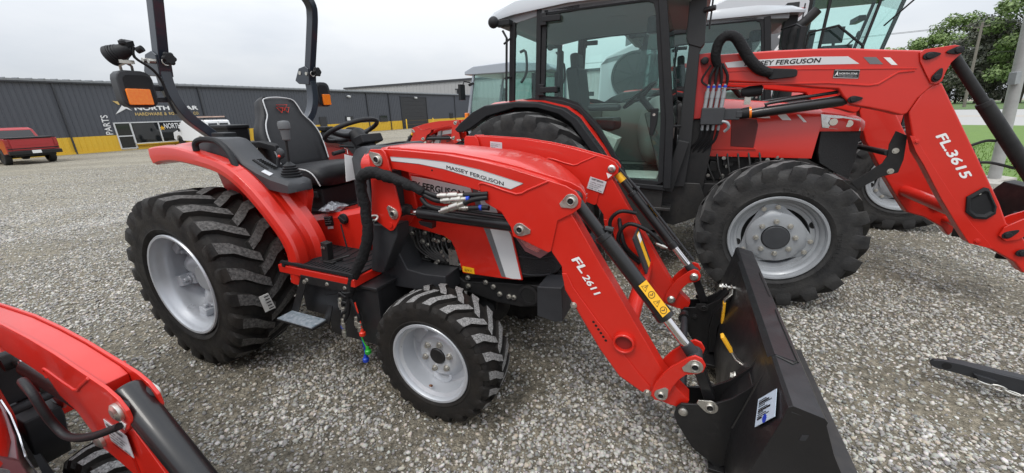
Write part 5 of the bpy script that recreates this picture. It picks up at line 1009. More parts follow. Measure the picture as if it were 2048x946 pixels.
    m = M(); m.box((-1.62 + E, YC, .97), (1.40, 1.55, .05)); m.box((-2.15 + E, YC, 1.30), (.65, 1.5, .70)); m.loft([[(-1.0 + E, YC - .25, .97), (-1.0 + E, YC + .25, .97), (-.9 + E, YC + .25, .97), (-.9 + E, YC - .25, .97)], [(-1.22 + E, YC - .2, 1.62), (-1.22 + E, YC + .2, 1.62), (-.95 + E, YC + .3, 1.62), (-.95 + E, YC - .3, 1.62)]]); c = m.build('cab_interior', CABIN, r, bevel=.03)
    m = M(); m.box((-1.72 + E, YC - .58, 1.22), (.50, .28, .52), (0, .35, 0)); m.ball((-1.12 + E, YC + .36, 1.40), .36, 16, (.6, .9, 1.1)); m.box((-1.62 + E, YC + .70, 1.36), (1.30, .10, .74)); m.box((-1.35 + E, YC - .1, 1.002), (.7, 1.2, .012)); m.build('trim_panel', BEIGE, c, bevel=.06, seg=3)
    m = M(); m.box((-1.75 + E, YC, 1.50), (.48, .50, .14)); m.box((-1.98 + E, YC, 1.82), (.14, .48, .60), (0, -.15, 0)); m.box((-2.02 + E, YC, 2.18), (.10, .28, .18), (0, -.1, 0)); m.box((-1.62 + E, YC - .34, 1.68), (.36, .10, .07)); m.build('driver_seat', PLASTG, c, bevel=.04, seg=3)
    q = Vector((-1.30 + E, YC, 1.80)); t1 = Vector((.78, 0, .63)); m = M(); m.tube([q + .20 * (math.cos(a) * t1 + math.sin(a) * Vector((0, 1, 0))) for a in [2 * math.pi * i / 28 for i in range(28)]], .016, 8, closed=True)
    for a in (0, 2.1, 4.2): m.tube([q + .19 * (math.cos(a) * t1 + math.sin(a) * Vector((0, 1, 0))), q - Vector((-.02, 0, .04))], .013, 6)
    m.tube([q, (-1.08 + E, YC, 1.55)], .035, 8); m.tube([(-2.3 + E, YC + .1, 1.65), (-2.3 + E, YC + .1, 2.1)], .02, 6); m.build('steering_wheel', PLAST, c, smooth=60)
    m = M(); m.cyl((-1.15 + E, YC - .55, 2.33), (-1.15 + E, YC - .55, 2.47), .07, .07); m.box((-1.02 + E, YC - .45, 1.92), (.02, .24, .055)); m.box((-2.40 + E, YC + .62, 2.0), (.06, .10, .8)); m.build('sun_visor', PLAST, c, bevel=.02)
    m = M(); m.box((-2.53 + E, YC + .15, 1.95), (.02, .34, .30)); m.prism([(-2.6 + E, 1.8), (-2.55 + E, 1.8), (-2.55 + E, 2.1), (-2.6 + E, 2.1)], YC + .05, YC + .25); m.build('rear_marker', GREYST, c)
    m = M(); y = YC - .80; m.tube([(-.92 + E, y, 2.42), (-.80 + E, y - .16, 2.44), (-.76 + E, y - .22, 2.40)], .014, 6); m.box((-.76 + E, y - .24, 2.22), (.05, .18, .34)); y2 = YC + .80; m.tube([(-.92 + E, y2, 2.42), (-.80 + E, y2 + .16, 2.44), (-.76 + E, y2 + .22, 2.40)], .014, 6); m.box((-.76 + E, y2 + .24, 2.22), (.05, .18, .34))
    if not loader: m.build('wing_mirror', PLAST, r, bevel=.03, seg=3)
    if stack:
        m = M(); m.tube([(-1.26, .14, 1.5), (-1.27, .13, 2.0), (-1.275, .13, 2.24)], .075, 14); m.tube([(-1.275, .13, 2.22), (-1.285, .13, 2.32), (-1.26, .13, 2.42), (-1.18, .13, 2.50), (-1.10, .13, 2.60)], .055, 12, 4); m.build('exhaust_stack', SATIN, r, smooth=50)
    if loader: big_loader(r)
    return r
mat('vent_red', (.10, .008, .007), .5); mat('mast_black', (.013, .013, .014), .5, bump=.1, bscale=300)
def combine(loc, rz):
    r = thing('combine_harvester', loc, rz, 'tall grey-sided combine harvester with a huge slanted windscreen cab, farthest back on the right', 'combine')
    m = M(); m.prism([(-3.98, 1.3), (-3.95, 2.62), (-3.82, 2.80), (-2.85, 3.20), (-1.4, 3.75), (-.2, 3.9), (-.05, 3.5), (-.05, 1.1), (-3.0, 1.0)], .15, 2.9); b = m.build('body', MATS['combine_grey'], r, bevel=.06, seg=3)
    m = M(); m.prism([(-2.0, 2.62), (-.055, 2.62), (-.055, 3.02), (-2.1, 3.02)], .149, .146); m.prism([(-3.93, 2.62), (-2.3, 2.95), (-2.3, 3.06), (-3.80, 2.74)], .149, .146); m.prism([(-3.45, 3.03), (-2.83, 3.25), (-2.83, 3.31), (-3.45, 3.22)], .5, 2.6); m.build('dark_band', DECDARK, b, smooth=0)
    m = M(); m.prism([(-2.2, 2.45), (-.055, 2.48), (-.055, 2.58), (-2.2, 2.54)], .149, .145); m.prism([(-.6, 3.05), (-.45, 3.05), (-.10, 3.40), (-.25, 3.40)], .149, .145); m.build('red_stripe', RED_D, b, smooth=0)
    text('model_lettering', '7', WHITE, b, (-.50, .145, 2.66), (1, 0, 0), (0, 0, 1), .22, .3, bold=.05, shear=.2); text('model_lettering', '7', WHITE, b, (-.85, .145, 2.66), (1, 0, 0), (0, 0, 1), .22, .3, bold=.05, shear=.2)
    m = M(); m.cyl((-3.15, .149, 2.35), (-3.15, .10, 2.35), .50, n=36); m.tube([(-3.15 + .49 * math.cos(a), .09, 2.35 + .49 * math.sin(a)) for a in [k * .1745 for k in range(36)]], .03, 6, closed=True)
    for k in range(9): a = k * .7; m.tube([(-3.15, .09, 2.35), (-3.15 + .48 * math.cos(a), .09, 2.35 + .48 * math.sin(a))], .012, 5)
    m.build('belt_guard', SATIN, b)
    for s in (0, 1):
        w_ = wheel('front_wheel', r, (.3, .25 + s * 2.5, .9), (.9, .55, .45, 20, .05, 'ag', rim_scallop, RUBDUST, WORN2), -1 if s == 0 else 1); w2 = wheel('rear_wheel', r, (-3.1, .35 + s * 2.3, .621), W_BIG_F, -1 if s == 0 else 1)
    m = M()
    for s in (-1, 1):
        y = 1.5 + s * .95
        m.bar([(.02, y, 1.5), (.02, y, 3.75)], .09, .10); m.bar([(.30, y, 1.5), (.35, y, 3.7)], .06, .05); m.bar([(1.15, y * 1.0 - s * .1, 1.5), (1.55, y - s * .1, 3.75)], .05, .06); m.bar([(.0, y, 1.5), (1.15, y - s * .1, 1.5)], .08, .08)
    m.box((.75, 1.5, 1.45), (1.5, 1.9, .1)); m.bar([(.85, .53, 1.5), (1.15, .53, 3.7)], .03, .05); f = m.build('cab_frame', SATIN, r, bevel=.01)
    m = M()
    for s in (-1, 1): m.prism([(.05, 1.5), (1.15, 1.5), (1.55, 3.72), (.05, 3.72)], 1.5 + s * .92, 1.5 + s * .925)
    m.slab([(1.18, .65, 1.5), (1.18, 2.35, 1.5), (1.58, 2.35, 3.72), (1.58, .65, 3.72)], (.006, 0, 0)); m.build('cab_glass', GLASS, f, smooth=0)
    m = M(); m.box((.85, 1.5, 3.86), (1.75, 2.1, .25)); m.build('cab_roof', PLASTG, f, bevel=.08, seg=3)
    m = M(); m.box((.50, 1.5, 2.35), (.5, .55, .2)); m.box((.28, 1.5, 2.75), (.16, .55, .8)); m.box((.62, 1.0, 2.98), (.34, .05, .30)); m.box((.70, 1.0, 2.72), (.5, .25, .12)); m.tube([(.7, 1.0, 2.5), (.64, 1.0, 2.9)], .03, 6); m.tube([(.85, .9, 2.75), (.98, .88, 2.92)], .018, 6); m.ball((1.0, .88, 2.95), .05, 8, (.8, .6, 1.3)); m.box((.05, 1.5, 2.6), (.16, 1.7, 2.1)); m.tube([(1.10, 1.5, 1.6), (1.0, 1.5, 2.6), (.9, 1.5, 2.75)], .05, 8); m.box((1.1, 1.5, 3.3), (.12, .5, .1)); m.tube([(.95, 1.5, 1.5), (.85, 1.5, 2.1)], .05, 8); m.tube([(.82 + .2 * math.cos(a) * .6, 1.5 + .2 * math.sin(a), 2.15 + .2 * math.cos(a) * .8) for a in [k * .4 for k in range(16)]], .018, 6, closed=True); m.build('driver_seat', SEATM, f, bevel=.03)
    m = M(); m.tube([(.05, .34, 2.60), (.06, .32, 2.98), (.50, .30, 3.06), (.95, .30, 2.68), (1.0, .30, 2.3)], .022, 6); m.tube([(.9, .30, 2.52), (.4, .32, 2.46)], .018, 6); m.tube([(1.2, .35, 3.0), (1.5, .1, 3.4)], .015, 6); m.build('hand_rail', SATIN, r)
    return r
mat('combine_grey', (.50, .51, .53), .5, coat=.2)
# ------------------------------------------------------------------ ground
def sstep(t): t = np.clip(t, 0, 1); return t * t * (3 - 2 * t)
def gz(x, y):
    x, y = np.asarray(x, float), np.asarray(y, float)
    s = -.882 * x + .471 * y; r = .75 * x + .66 * y
    t = np.clip((s - 4) / 38.6, 0, 1); drop = -.90 * (t * t / (t + .12) * 1.12)
    k = sstep((r - 34) / 44) * sstep((14 - s) / 14 + .3)
    return drop + .72 * k
def ground_mat(near=False):
    m = bpy.data.materials.new('gravel'); m.use_nodes = True; t = m.node_tree; b = t.nodes['Principled BSDF']; L = t.links.new
    tc = t.nodes.new('ShaderNodeTexCoord'); P = tc.outputs['Object']
    def vor(sc, feat='F1'): n = t.nodes.new('ShaderNodeTexVoronoi'); n.inputs['Scale'].default_value = sc; n.feature = feat; L(P, n.inputs['Vector']); return n
    def noi(sc, det=5, v=None, rough=.6): n = t.nodes.new('ShaderNodeTexNoise'); n.inputs['Scale'].default_value = sc; n.inputs['Detail'].default_value = det; n.inputs['Roughness'].default_value = rough; L(v or P, n.inputs['Vector']); return n
    def ramp(src, stops):
        r = t.nodes.new('ShaderNodeValToRGB'); e = r.color_ramp.elements
        while len(e) < len(stops): e.new(.5)
        for q, (p, c) in zip(e, stops): q.position = p; q.color = (*c, 1)
        L(src, r.inputs[0]); return r.outputs[0]
    def mix(f, a, c, mode='MIX'):
        n = t.nodes.new('ShaderNodeMixRGB'); n.blend_type = mode
        for s_, v in zip(n.inputs, (f, a, c)):
            if hasattr(v, 'is_output'): L(v, s_)
            else: s_.default_value = v if isinstance(v, (int, float)) else (*v, 1)
        return n.outputs[0]
    v1, v2 = vor(52), vor(105)
    sep = t.nodes.new('ShaderNodeSeparateColor'); L(v1.outputs['Color'], sep.inputs[0]); sep2 = t.nodes.new('ShaderNodeSeparateColor'); L(v2.outputs['Color'], sep2.inputs[0])
    stops = [(0, (.17, .165, .155)), (.22, (.28, .275, .26)), (.5, (.39, .38, .355)), (.72, (.47, .455, .415)), (.86, (.42, .36, .275)), (1, (.60, .59, .565))]
    ca, cb = ramp(sep.outputs[0], stops), ramp(sep2.outputs[0], stops)
    c = mix(.5, ca, cb)
    edge = ramp(v1.outputs['Distance'], [(.25, (1, 1, 1)), (.75, (.55, .54, .52))]); c = mix(1., c, edge, 'MULTIPLY')
    # patches of bare dirt showing between the stones, and long wheel tracks across the lot
    n1 = noi(.9, 6); patch = ramp(n1.outputs['Fac'], [(.46, (0, 0, 0)), (.62, (1, 1, 1))])
    mp = t.nodes.new('ShaderNodeMapping'); mp.inputs['Rotation'].default_value = (0, 0, R(-22)); mp.inputs['Scale'].default_value = (.05, .55, 1); L(P, mp.inputs[0])
    n2 = noi(1.3, 4, mp.outputs[0]); track = ramp(n2.outputs['Fac'], [(.38, (0, 0, 0)), (.62, (1, 1, 1))])
    fine = noi(140, 4); dirt = ramp(fine.outputs['Fac'], [(.3, (.22, .20, .165)), (.7, (.38, .35, .295))])
    mul = t.nodes.new('ShaderNodeMath'); mul.operation = 'MULTIPLY'; mul.inputs[1].default_value = .75; L(patch, mul.inputs[0])
    c = mix(mul.outputs[0], c, dirt)
    mul2 = t.nodes.new('ShaderNodeMath'); mul2.operation = 'MULTIPLY'; mul2.inputs[1].default_value = .38; L(track, mul2.inputs[0])
    c = mix(mul2.outputs[0], c, (.45, .43, .385))
    big = noi(.25, 3); # shade between the loose stones, painted into the near ground colour, fading with distance
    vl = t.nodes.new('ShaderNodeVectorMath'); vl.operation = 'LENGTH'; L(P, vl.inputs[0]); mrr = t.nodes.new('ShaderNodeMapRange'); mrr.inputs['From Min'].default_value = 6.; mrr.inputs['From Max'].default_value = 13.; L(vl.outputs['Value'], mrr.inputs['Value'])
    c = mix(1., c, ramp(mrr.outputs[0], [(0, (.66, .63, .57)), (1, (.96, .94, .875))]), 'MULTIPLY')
    c = mix(1., c, ramp(big.outputs['Fac'], [(.3, (.78, .77, .755)), (.7, (.97, .96, .94))]), 'MULTIPLY')
    mid = noi(7., 9, None, .75); c = mix(1., c, ramp(mid.outputs['Fac'], [(.30, (.62, .61, .60)), (.50, (1., 1., 1.)), (.72, (1.25, 1.24, 1.22))]), 'MULTIPLY')
    spk = noi(17., 3, None, .8); c = mix(1., c, ramp(spk.outputs['Fac'], [(.34, (.55, .55, .54)), (.52, (1.02, 1.02, 1.)), (.66, (1.5, 1.49, 1.46))]), 'MULTIPLY')
    L(c, b.inputs['Base Color']); b.inputs['Roughness'].default_value = .9; b.inputs['Specular IOR Level'].default_value = .25
    ad = t.nodes.new('ShaderNodeMath'); ad.operation = 'ADD'; L(v1.outputs['Distance'], ad.inputs[0]); L(v2.outputs['Distance'], ad.inputs[1])
    bp = t.nodes.new('ShaderNodeBump'); bp.inputs['Strength'].default_value = .8; bp.inputs['Distance'].default_value = -.012; L(ad.outputs[0], bp.inputs['Height']); L(bp.outputs[0], b.inputs['Normal'])
    return m
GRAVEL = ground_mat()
def drape(name, fn, us, vs, m, dz, kind='structure'):
    U, V = np.meshgrid(us, vs, indexing='ij'); X, Y = fn(U, V); Z = gz(X, Y) + dz
    nu, nv = len(us), len(vs); co = np.stack([X, Y, Z], -1).reshape(-1, 3)
    f = [(i * nv + j, (i + 1) * nv + j, (i + 1) * nv + j + 1, i * nv + j + 1) for i in range(nu - 1) for j in range(nv - 1)]
    mm = M(); mm.v = [tuple(c) for c in co]; mm.f = [list(q) for q in f]; mm.m = [0] * len(f)
    o = mm.build(name, m, None, smooth=180, recalc=False)
    if o.data.polygons[0].normal.z < 0: o.data.flip_normals()
    return tag(o, kind=kind)
gx = np.concatenate([-np.geomspace(900, 12, 40), np.linspace(-11, 11, 23), np.geomspace(12, 900, 40)])
gy = np.concatenate([-np.geomspace(200, 6, 10), np.linspace(-5, 12, 18), np.geomspace(13, 1200, 50)])
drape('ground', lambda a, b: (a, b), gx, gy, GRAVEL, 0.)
# loose stones lying on the lot near the camera: too many to count, one object
def vnoise(x, y, s, seed):
    rg = np.random.default_rng(seed); g = rg.random((64, 64)); x, y = x * s + 31.3, y * s + 17.7; i, j = np.floor(x).astype(int), np.floor(y).astype(int); u, v = sstep(x - i), sstep(y - j)
    f = lambda a, b: g[a % 64, b % 64]
    return (f(i, j) * (1 - u) + f(i + 1, j) * u) * (1 - v) + (f(i, j + 1) * (1 - u) + f(i + 1, j + 1) * u) * v
def stones(name, batches):
    x, y, lo_, hi_ = [], [], [], []
    for N, rmin, rmax, s0, s1, pw, t0, t1 in batches:
        u = RNG.random(N); rho = rmin + (rmax - rmin) * u ** pw; th = np.radians(RNG.uniform(t0, t1, N)); x.append(rho * np.sin(th)); y.append(rho * np.cos(th)); lo_.append(np.full(N, s0)); hi_.append(np.full(N, s1))
    x, y, smin, smax = (np.concatenate(q) for q in (x, y, lo_, hi_)); N = len(x)
    ca, sa = math.cos(R(38)), math.sin(R(38)); mask = .42 * vnoise(x, y, 1.1, 3) + .28 * vnoise(x, y, 3.1, 5) + .30 * vnoise((x * ca - y * sa) * .9, (x * sa + y * ca) * .12, 1., 8)
    qx, qy = x + 1.8381, y - 3.172; bx, by = math.cos(.4229) * qx - math.sin(.4229) * qy, math.sin(.4229) * qx + math.cos(.4229) * qy
    inb = (bx > 3.25) & (bx < 3.875) & (np.abs(by) < .88)          # no stones inside the grounded bucket
    keep = ~inb & (RNG.random(N) < np.clip((.66 - mask) * 7.0, .30, 1.0))
    x, y, smin, smax = x[keep], y[keep], smin[keep], smax[keep]; n = len(x)
    ph = (1 + 5 ** .5) / 2
    iv = np.array([(-1, ph, 0), (1, ph, 0), (-1, -ph, 0), (1, -ph, 0), (0, -1, ph), (0, 1, ph), (0, -1, -ph), (0, 1, -ph), (ph, 0, -1), (ph, 0, 1), (-ph, 0, -1), (-ph, 0, 1)], float) / math.sqrt(1 + ph * ph)
    it = np.array([(0, 11, 5), (0, 5, 1), (0, 1, 7), (0, 7, 10), (0, 10, 11), (1, 5, 9), (5, 11, 4), (11, 10, 2), (10, 7, 6), (7, 1, 8), (3, 9, 4), (3, 4, 2), (3, 2, 6), (3, 6, 8), (3, 8, 9), (4, 9, 5), (2, 4, 11), (6, 2, 10), (8, 6, 7), (9, 8, 1)])
    sz = smin * (smax / smin) ** (RNG.random(n) ** 1.7)
    sc = np.stack([sz * RNG.uniform(.8, 1.35, n), sz * RNG.uniform(.7, 1.0, n), sz * RNG.uniform(.4, .75, n)], -1)
    v = iv[None] * RNG.uniform(.78, 1.18, (n, 12, 1)) * sc[:, None, :]
    def rot(v, a, i, j): c, s = np.cos(a)[:, None], np.sin(a)[:, None]; p, q = v[..., i] * c - v[..., j] * s, v[..., i] * s + v[..., j] * c; v[..., i], v[..., j] = p, q
    rot(v, RNG.normal(0, .35, n), 0, 2); rot(v, RNG.normal(0, .35, n), 1, 2); rot(v, RNG.random(n) * 6.3, 0, 1)
    v[..., 0] += x[:, None]; v[..., 1] += y[:, None]; v[..., 2] += (gz(x, y) + sc[:, 2] * RNG.uniform(.1, .75, n))[:, None]
    me = bpy.data.meshes.new(name); me.vertices.add(n * 12); me.vertices.foreach_set('co', v.ravel())
    tri = (it[None] + 12 * np.arange(n)[:, None, None]).reshape(-1, 3); nt_ = len(tri)
    me.loops.add(nt_ * 3); me.loops.foreach_set('vertex_index', tri.ravel().astype(np.int32)); me.polygons.add(nt_)
    me.polygons.foreach_set('loop_start', np.arange(0, nt_ * 3, 3, dtype=np.int32)); me.update(calc_edges=True); me.validate()
    m = bpy.data.materials.new('stone'); m.use_nodes = True; t = m.node_tree; b = t.nodes['Principled BSDF']
    g = t.nodes.new('ShaderNodeNewGeometry'); r = t.nodes.new('ShaderNodeValToRGB'); e = r.color_ramp.elements
    st = [(0, (.175, .171, .16)), (.18, (.28, .262, .24)), (.46, (.38, .365, .325)), (.70, (.48, .46, .405)), (.80, (.43, .355, .25)), (.86, (.51, .45, .36)), (1, (.64, .62, .575))]
    while len(e) < len(st): e.new(.5)
    for q, (p_, c) in zip(e, st): q.position = p_; q.color = (*c, 1)
    t.links.new(g.outputs['Random Per Island'], r.inputs[0])
    nn = t.nodes.new('ShaderNodeTexNoise'); nn.inputs['Scale'].default_value = 90; nn.inputs['Detail'].default_value = 4; tc = t.nodes.new('ShaderNodeTexCoord'); t.links.new(tc.outputs['Object'], nn.inputs['Vector'])
    mm = t.nodes.new('ShaderNodeMixRGB'); mm.blend_type = 'MULTIPLY'; mm.inputs[0].default_value = .5; t.links.new(r.outputs[0], mm.inputs[1]); t.links.new(nn.outputs['Color'], mm.inputs[2])
    hs = t.nodes.new('ShaderNodeHueSaturation'); hs.inputs['Saturation'].default_value = .75; hs.inputs['Value'].default_value = 1.25; t.links.new(mm.outputs[0], hs.inputs['Color']); t.links.new(hs.outputs[0], b.inputs['Base Color'])
    b.inputs['Roughness'].default_value = .85; b.inputs['Specular IOR Level'].default_value = .3
    me.materials.append(m); o = bpy.data.objects.new(name, me); COL.objects.link(o)
    return tag(o, 'loose crushed grey limestone lying over the dirt around the tractors', 'gravel', kind='stuff')
stones('gravel', [(340000, .7, 12.5, .0052, .0178, .80, -68, 68), (110000, 9.5, 25., .009, .021, 1.5, -66, 4)])

# right side: kerb, lawn, road, verge
RD, LD = np.array([.75, .661]), np.array([-.661, .75])
def strip(u, v): return u * RD[0] + v * LD[0], u * RD[1] + v * LD[1]
GRASS = mat('lawn_grass', (.115, .20, .026), .8, noise=.8, nscale=2.2, col2=(.07, .135, .02), bump=.8, bscale=30)
VERGE = mat('verge_grass', (.075, .135, .03), .85, noise=.6, nscale=.6, col2=(.05, .09, .02))
ROAD = mat('pale_asphalt', (.36, .355, .34), .85, noise=.4, nscale=3, col2=(.30, .295, .28))
CONC = mat('concrete', (.44, .42, .38), .85, noise=.5, nscale=8, bump=.1)
vs = np.linspace(-60, 14, 38)
drape('lawn', strip, np.linspace(12.9, 40, 40), vs, GRASS, .03)
drape('road', strip, np.linspace(39.9, 66, 24), np.linspace(-120, 60, 50), ROAD, .012)
drape('verge', strip, np.linspace(66, 260, 40), np.linspace(-200, 80, 50), VERGE, .03)
m = M()
for i in range(30):
    v0, v1 = -60 + i * 2.4, -60 + i * 2.4 + 2.38; pts = []
    for u, v in ((12.3, v0), (12.95, v0), (12.95, v1), (12.3, v1)): x, y = strip(u, v); pts.append((float(x), float(y), float(gz(x, y)) - .02))
    m.slab(pts, (0, 0, .09))
tag(m.build('kerb', CONC, None, bevel=.015), kind='structure')
drape('road_marking', strip, np.linspace(52.4, 52.6, 2), np.linspace(-120, 60, 50), YELLOW, .02)
# short blades along the near edge of the lawn
n = 9000; u = RNG.uniform(12.9, 24, n); u = 12.9 + (u - 12.9) ** 1.0; v = RNG.uniform(-14, 2, n); X, Y = strip(u, v); mm = M()
for i in range(n):
    a = RNG.random() * 6.28; h = RNG.uniform(.04, .10); dx, dy = .012 * math.cos(a), .012 * math.sin(a); z = float(gz(X[i], Y[i])) + .03; ex, ey = RNG.normal(0, .02, 2)
    o_ = len(mm.v); mm.v += [(X[i] - dx, Y[i] - dy, z), (X[i] + dx, Y[i] + dy, z), (X[i] + ex, Y[i] + ey, z + h)]; mm.f.append([o_, o_ + 1, o_ + 2]); mm.m.append(0)
tag(mm.build('grass', GRASS, None, smooth=0, recalc=False), 'short mown green grass of the roadside lawn', 'grass', kind='stuff')

# ------------------------------------------------------------------ the long dealership building
O_, D_, N_ = np.array([-30.92, 32.77]), np.array([.471, .882]), np.array([-.882, .471])
BZ = -.90
WALL_AZ = math.atan2(D_[1], D_[0])
CHAR = mat('charcoal_wall_panel', (.074, .080, .094), .5, noise=.15, nscale=.6, rvar=.05)
YEL_W = mat('yellow_wall_panel', (.74, .46, .035), .5, noise=.12, nscale=.8)
FRAMEW = mat('white_door_frame', (.62, .63, .63), .4); TRIMD = mat('dark_trim', (.035, .037, .042), .5); ROOFM = mat('grey_metal_roof', (.30, .32, .34), .5, noise=.2, nscale=1)
DARKW = mat('dark_door_panel', (.03, .031, .034), .45)
def building():
    # local frame: X along the wall away from the camera, Y into the building, Z up from the ground at the wall
    r = thing('dealership_building', (O_[0], O_[1], BZ), WALL_AZ, 'long charcoal metal dealership building with a yellow band along its foot', 'building')
    T0, T1, H = -26., 50.5, 5.12
    m = M(); rib = []; t = T0
    while t < T1: rib += [(t, .0), (t + .22, .0), (t + .245, -.032), (t + .285, -.032), (t + .31, .0)]; t += .31
    rib.append((T1, 0)); n = len(rib)
    for z0, z1, mi in ((1.22, H, 0), (0, 1.22, 1)):
        o_ = len(m.v); off = 0 if mi == 0 else -.012
        m.v += [(x, y + off, z0) for x, y in rib] + [(x, y + off, z1) for x, y in rib]
        for i in range(n - 1): m.f.append([o_ + i, o_ + i + 1, o_ + n + i + 1, o_ + n + i]); m.m.append(mi)
    m.add([(T0, .02, 0), (T1, .02, 0), (T1, .02, H), (T0, .02, H), (T0, 28, 0), (T1, 28, 0), (T1, 28, H), (T0, 28, H)], [(0, 4, 7, 3), (1, 2, 6, 5), (4, 5, 6, 7)], 0)
    wl = m.build('wall', [CHAR, YEL_W], r, smooth=20, recalc=False)
    m = M(); m.loft([[(T0 - .2, y, z), (T1 + .2, y, z)] for y, z in ((-.22, H - .03), (-.24, H + .10), (14, H + .75), (28.2, H + .1), (28.2, H))], cap=False, close=False)
    for i in range(int((T1 - T0) / .6)): m.box((T0 + i * .6, .3, H + .145), (.05, 1.3, .05), (.045, 0, 0))
    m.build('roof', ROOFM, r, recalc=False)
    m = M(); m.box(((T0 + T1) / 2, -.14, H - .06), (T1 - T0 + .3, .14, .14)); g = m.build('gutter', TRIMD, r)
    for t in (-3.5, 5.54, 25.05, 29.08, 45.): m = M(); m.box((t, -.09, H / 2 - .06), (.09, .09, H - .16)); m.build('downspout', TRIMD, g)
    # entrance: glazed door and shop windows
    m = M()
    for x0, x1, z0, z1 in ((-.95, -.87, .05, 2.16), (.02, .12, .05, 2.16), (1.88, 1.96, .50, 2.16), (3.65, 3.73, .50, 2.16), (-.95, 3.73, 2.10, 2.18), (.02, 3.73, .44, .52), (-.87, .02, .05, .20), (-.87, .02, 1.08, 1.16)): m.box(((x0 + x1) / 2, -.06, (z0 + z1) / 2), (x1 - x0, .12, z1 - z0))
    f = m.build('shop_front', FRAMEW, r)
    m = M(); m.box((1.0, -.045, 1.30), (1.74, .02, 1.58)); m.build('window', GLASSD_S, f, smooth=0)
    m = M(); m.box((2.8, -.045, 1.30), (1.68, .02, 1.58)); w3 = m.build('window', GLASSD_S, f, smooth=0)
    m = M(); m.box((-.43, -.045, 1.15), (.88, .02, 1.9)); m.build('door', GLASSD_S, f, smooth=0)
    m = M(); m.box((1.0, -.09, .06), (26, .06, .16)); m.box((1.9, -.14, .40), (3.7, .26, .05)); m.build('foot_ledge', CONC if False else YEL_W, r)
    text('window_lettering', 'NORTH', WHITE, w3, (2.28, -.06, 1.55), (1, 0, 0), (0, 0, 1), 1.2, .45, bold=.03)
    m = M(); star(m, (2.12, -.062, 1.62), .22, .3); m.build('star_emblem', YELLOW, w3)
    # painted signs on the wall
    y = -.045
    text('sign_lettering', 'PARTS', WHITE, r, (-1.12, y, 1.29), (0, 0, 1), (-1, 0, 0), 1.46, .42, thick=.02, bold=.02)
    for wd, xa, xb in (('NORTH', .66, 3.02), ('STAR', 3.42, 5.18)): text('sign_lettering', wd, WHITE, r, (xa, y, 3.07), (1, 0, 0), (0, 0, 1), xb - xa, .36, thick=.02, bold=.07)
    for wd, xa, xb in (('HARDWARE', .60, 2.41), ('&', 2.54, 2.72), ('EQUIPMENT', 2.88, 4.57), ('CO.', 4.71, 5.16)): text('sign_lettering', wd, MATS['gold_letters'], r, (xa, y, 2.66), (1, 0, 0), (0, 0, 1), xb - xa, .25, thick=.02, bold=.03)
    m = M(); m.slab([(-.60, y, 2.80), (-.10, y, 3.40), (.08, y, 3.80), (.16, y, 3.40), (.48, y, 3.05), (.14, y, 3.22)], (0, -.02, 0)); o = m.build('star_emblem', WHITE, r)
    m = M(); m.slab([(-.55, y, 3.80), (-.08, y, 3.74), (-.22, y, 3.48)], (0, -.02, 0)); m.build('star_point', MATS['gold_letters'], o)
    # man door, small windows, overhead door, bollards, lights
    m = M(); m.box((17.95, -.03, 1.02), (.80, .10, 2.04)); d = m.build('door', DARKW, r); m = M(); m.box((18.2, -.10, 1.0), (.05, .06, .12)); m.build('handle', ZINC, d)
    m = M(); m.box((17.95, -.02, 2.08), (.96, .13, .07)); m.box((17.5, -.02, 1.02), (.07, .13, 2.1)); m.box((18.39, -.02, 1.02), (.07, .13, 2.1)); m.build('door_frame', TRIMD, d)
    for x0, x1, z0, z1, lt in ((21.25, 22.45, 1.28, 2.10, 'OPEN'), (27.0, 28.45, 1.2, 2.08, None), (43.3, 44.3, 1.2, 2.1, None)):
        m = M(); m.box(((x0 + x1) / 2, -.05, (z0 + z1) / 2), (x1 - x0, .1, z1 - z0)); f = m.build('window_frame', TRIMD, r); m = M(); m.box(((x0 + x1) / 2, -.095, (z0 + z1) / 2), (x1 - x0 - .16, .02, z1 - z0 - .16)); w_ = m.build('window', GLASSD_S, f, smooth=0)
        if lt: m = M(); m.box((x0 + .42, -.11, 1.78), (.5, .01, .40)); m.build('window_poster', WHITE, w_)
    m = M()
    for i in range(8): m.box((34.4, -.02, .30 + .56 * i), (5.6, .06, .545))
    d = m.build('overhead_door', DARKW, r, bevel=.02); m = M(); m.box((34.4, -.035, 4.60), (6.0, .13, .12)); m.box((31.5, -.035, 2.3), (.14, .13, 4.6)); m.box((37.3, -.035, 2.3), (.14, .13, 4.6)); m.build('door_frame', TRIMD, d)
    for t in (22.1, 34.7): m = M(); m.box((t, -.20, H - .62), (.42, .34, .20), (.3, 0, 0)); m.build('wall_light', FRAMEW, r, bevel=.03)
    return r
def star(m, c, r1, sy):
    pts = []
    for i in range(10): a = math.pi / 2 + i * math.pi / 5; q = r1 if i % 2 == 0 else r1 * .42; pts.append((c[0] + q * math.cos(a), c[1], c[2] + q * math.sin(a)))
    m.slab(pts, (0, -.01, 0))
GLASSD_S = mat('dark_window_glass', (.012, .014, .016), .06, spec=.7)
mat('gold_letters', (.62, .44, .16), .5)
building()
def wall_pt(t, out, z=None): p = O_ + D_ * t - N_ * out; return (float(p[0]), float(p[1]), float(gz(*p)) if z is None else z)
for t, lab in ((31.35, 'yellow steel bollard at the left side of the overhead door'), (37.55, 'yellow steel bollard at the right side of the overhead door')):
    m = M(); m.cylp([((0, 0, -.1), .09), ((0, 0, 1.35), .09), ((0, 0, 1.42), .05)], 16); o = m.build('bollard', YEL_W, None, loc=wall_pt(t, .9)); tag(o, lab, 'bollard', 'bollards by the overhead door')
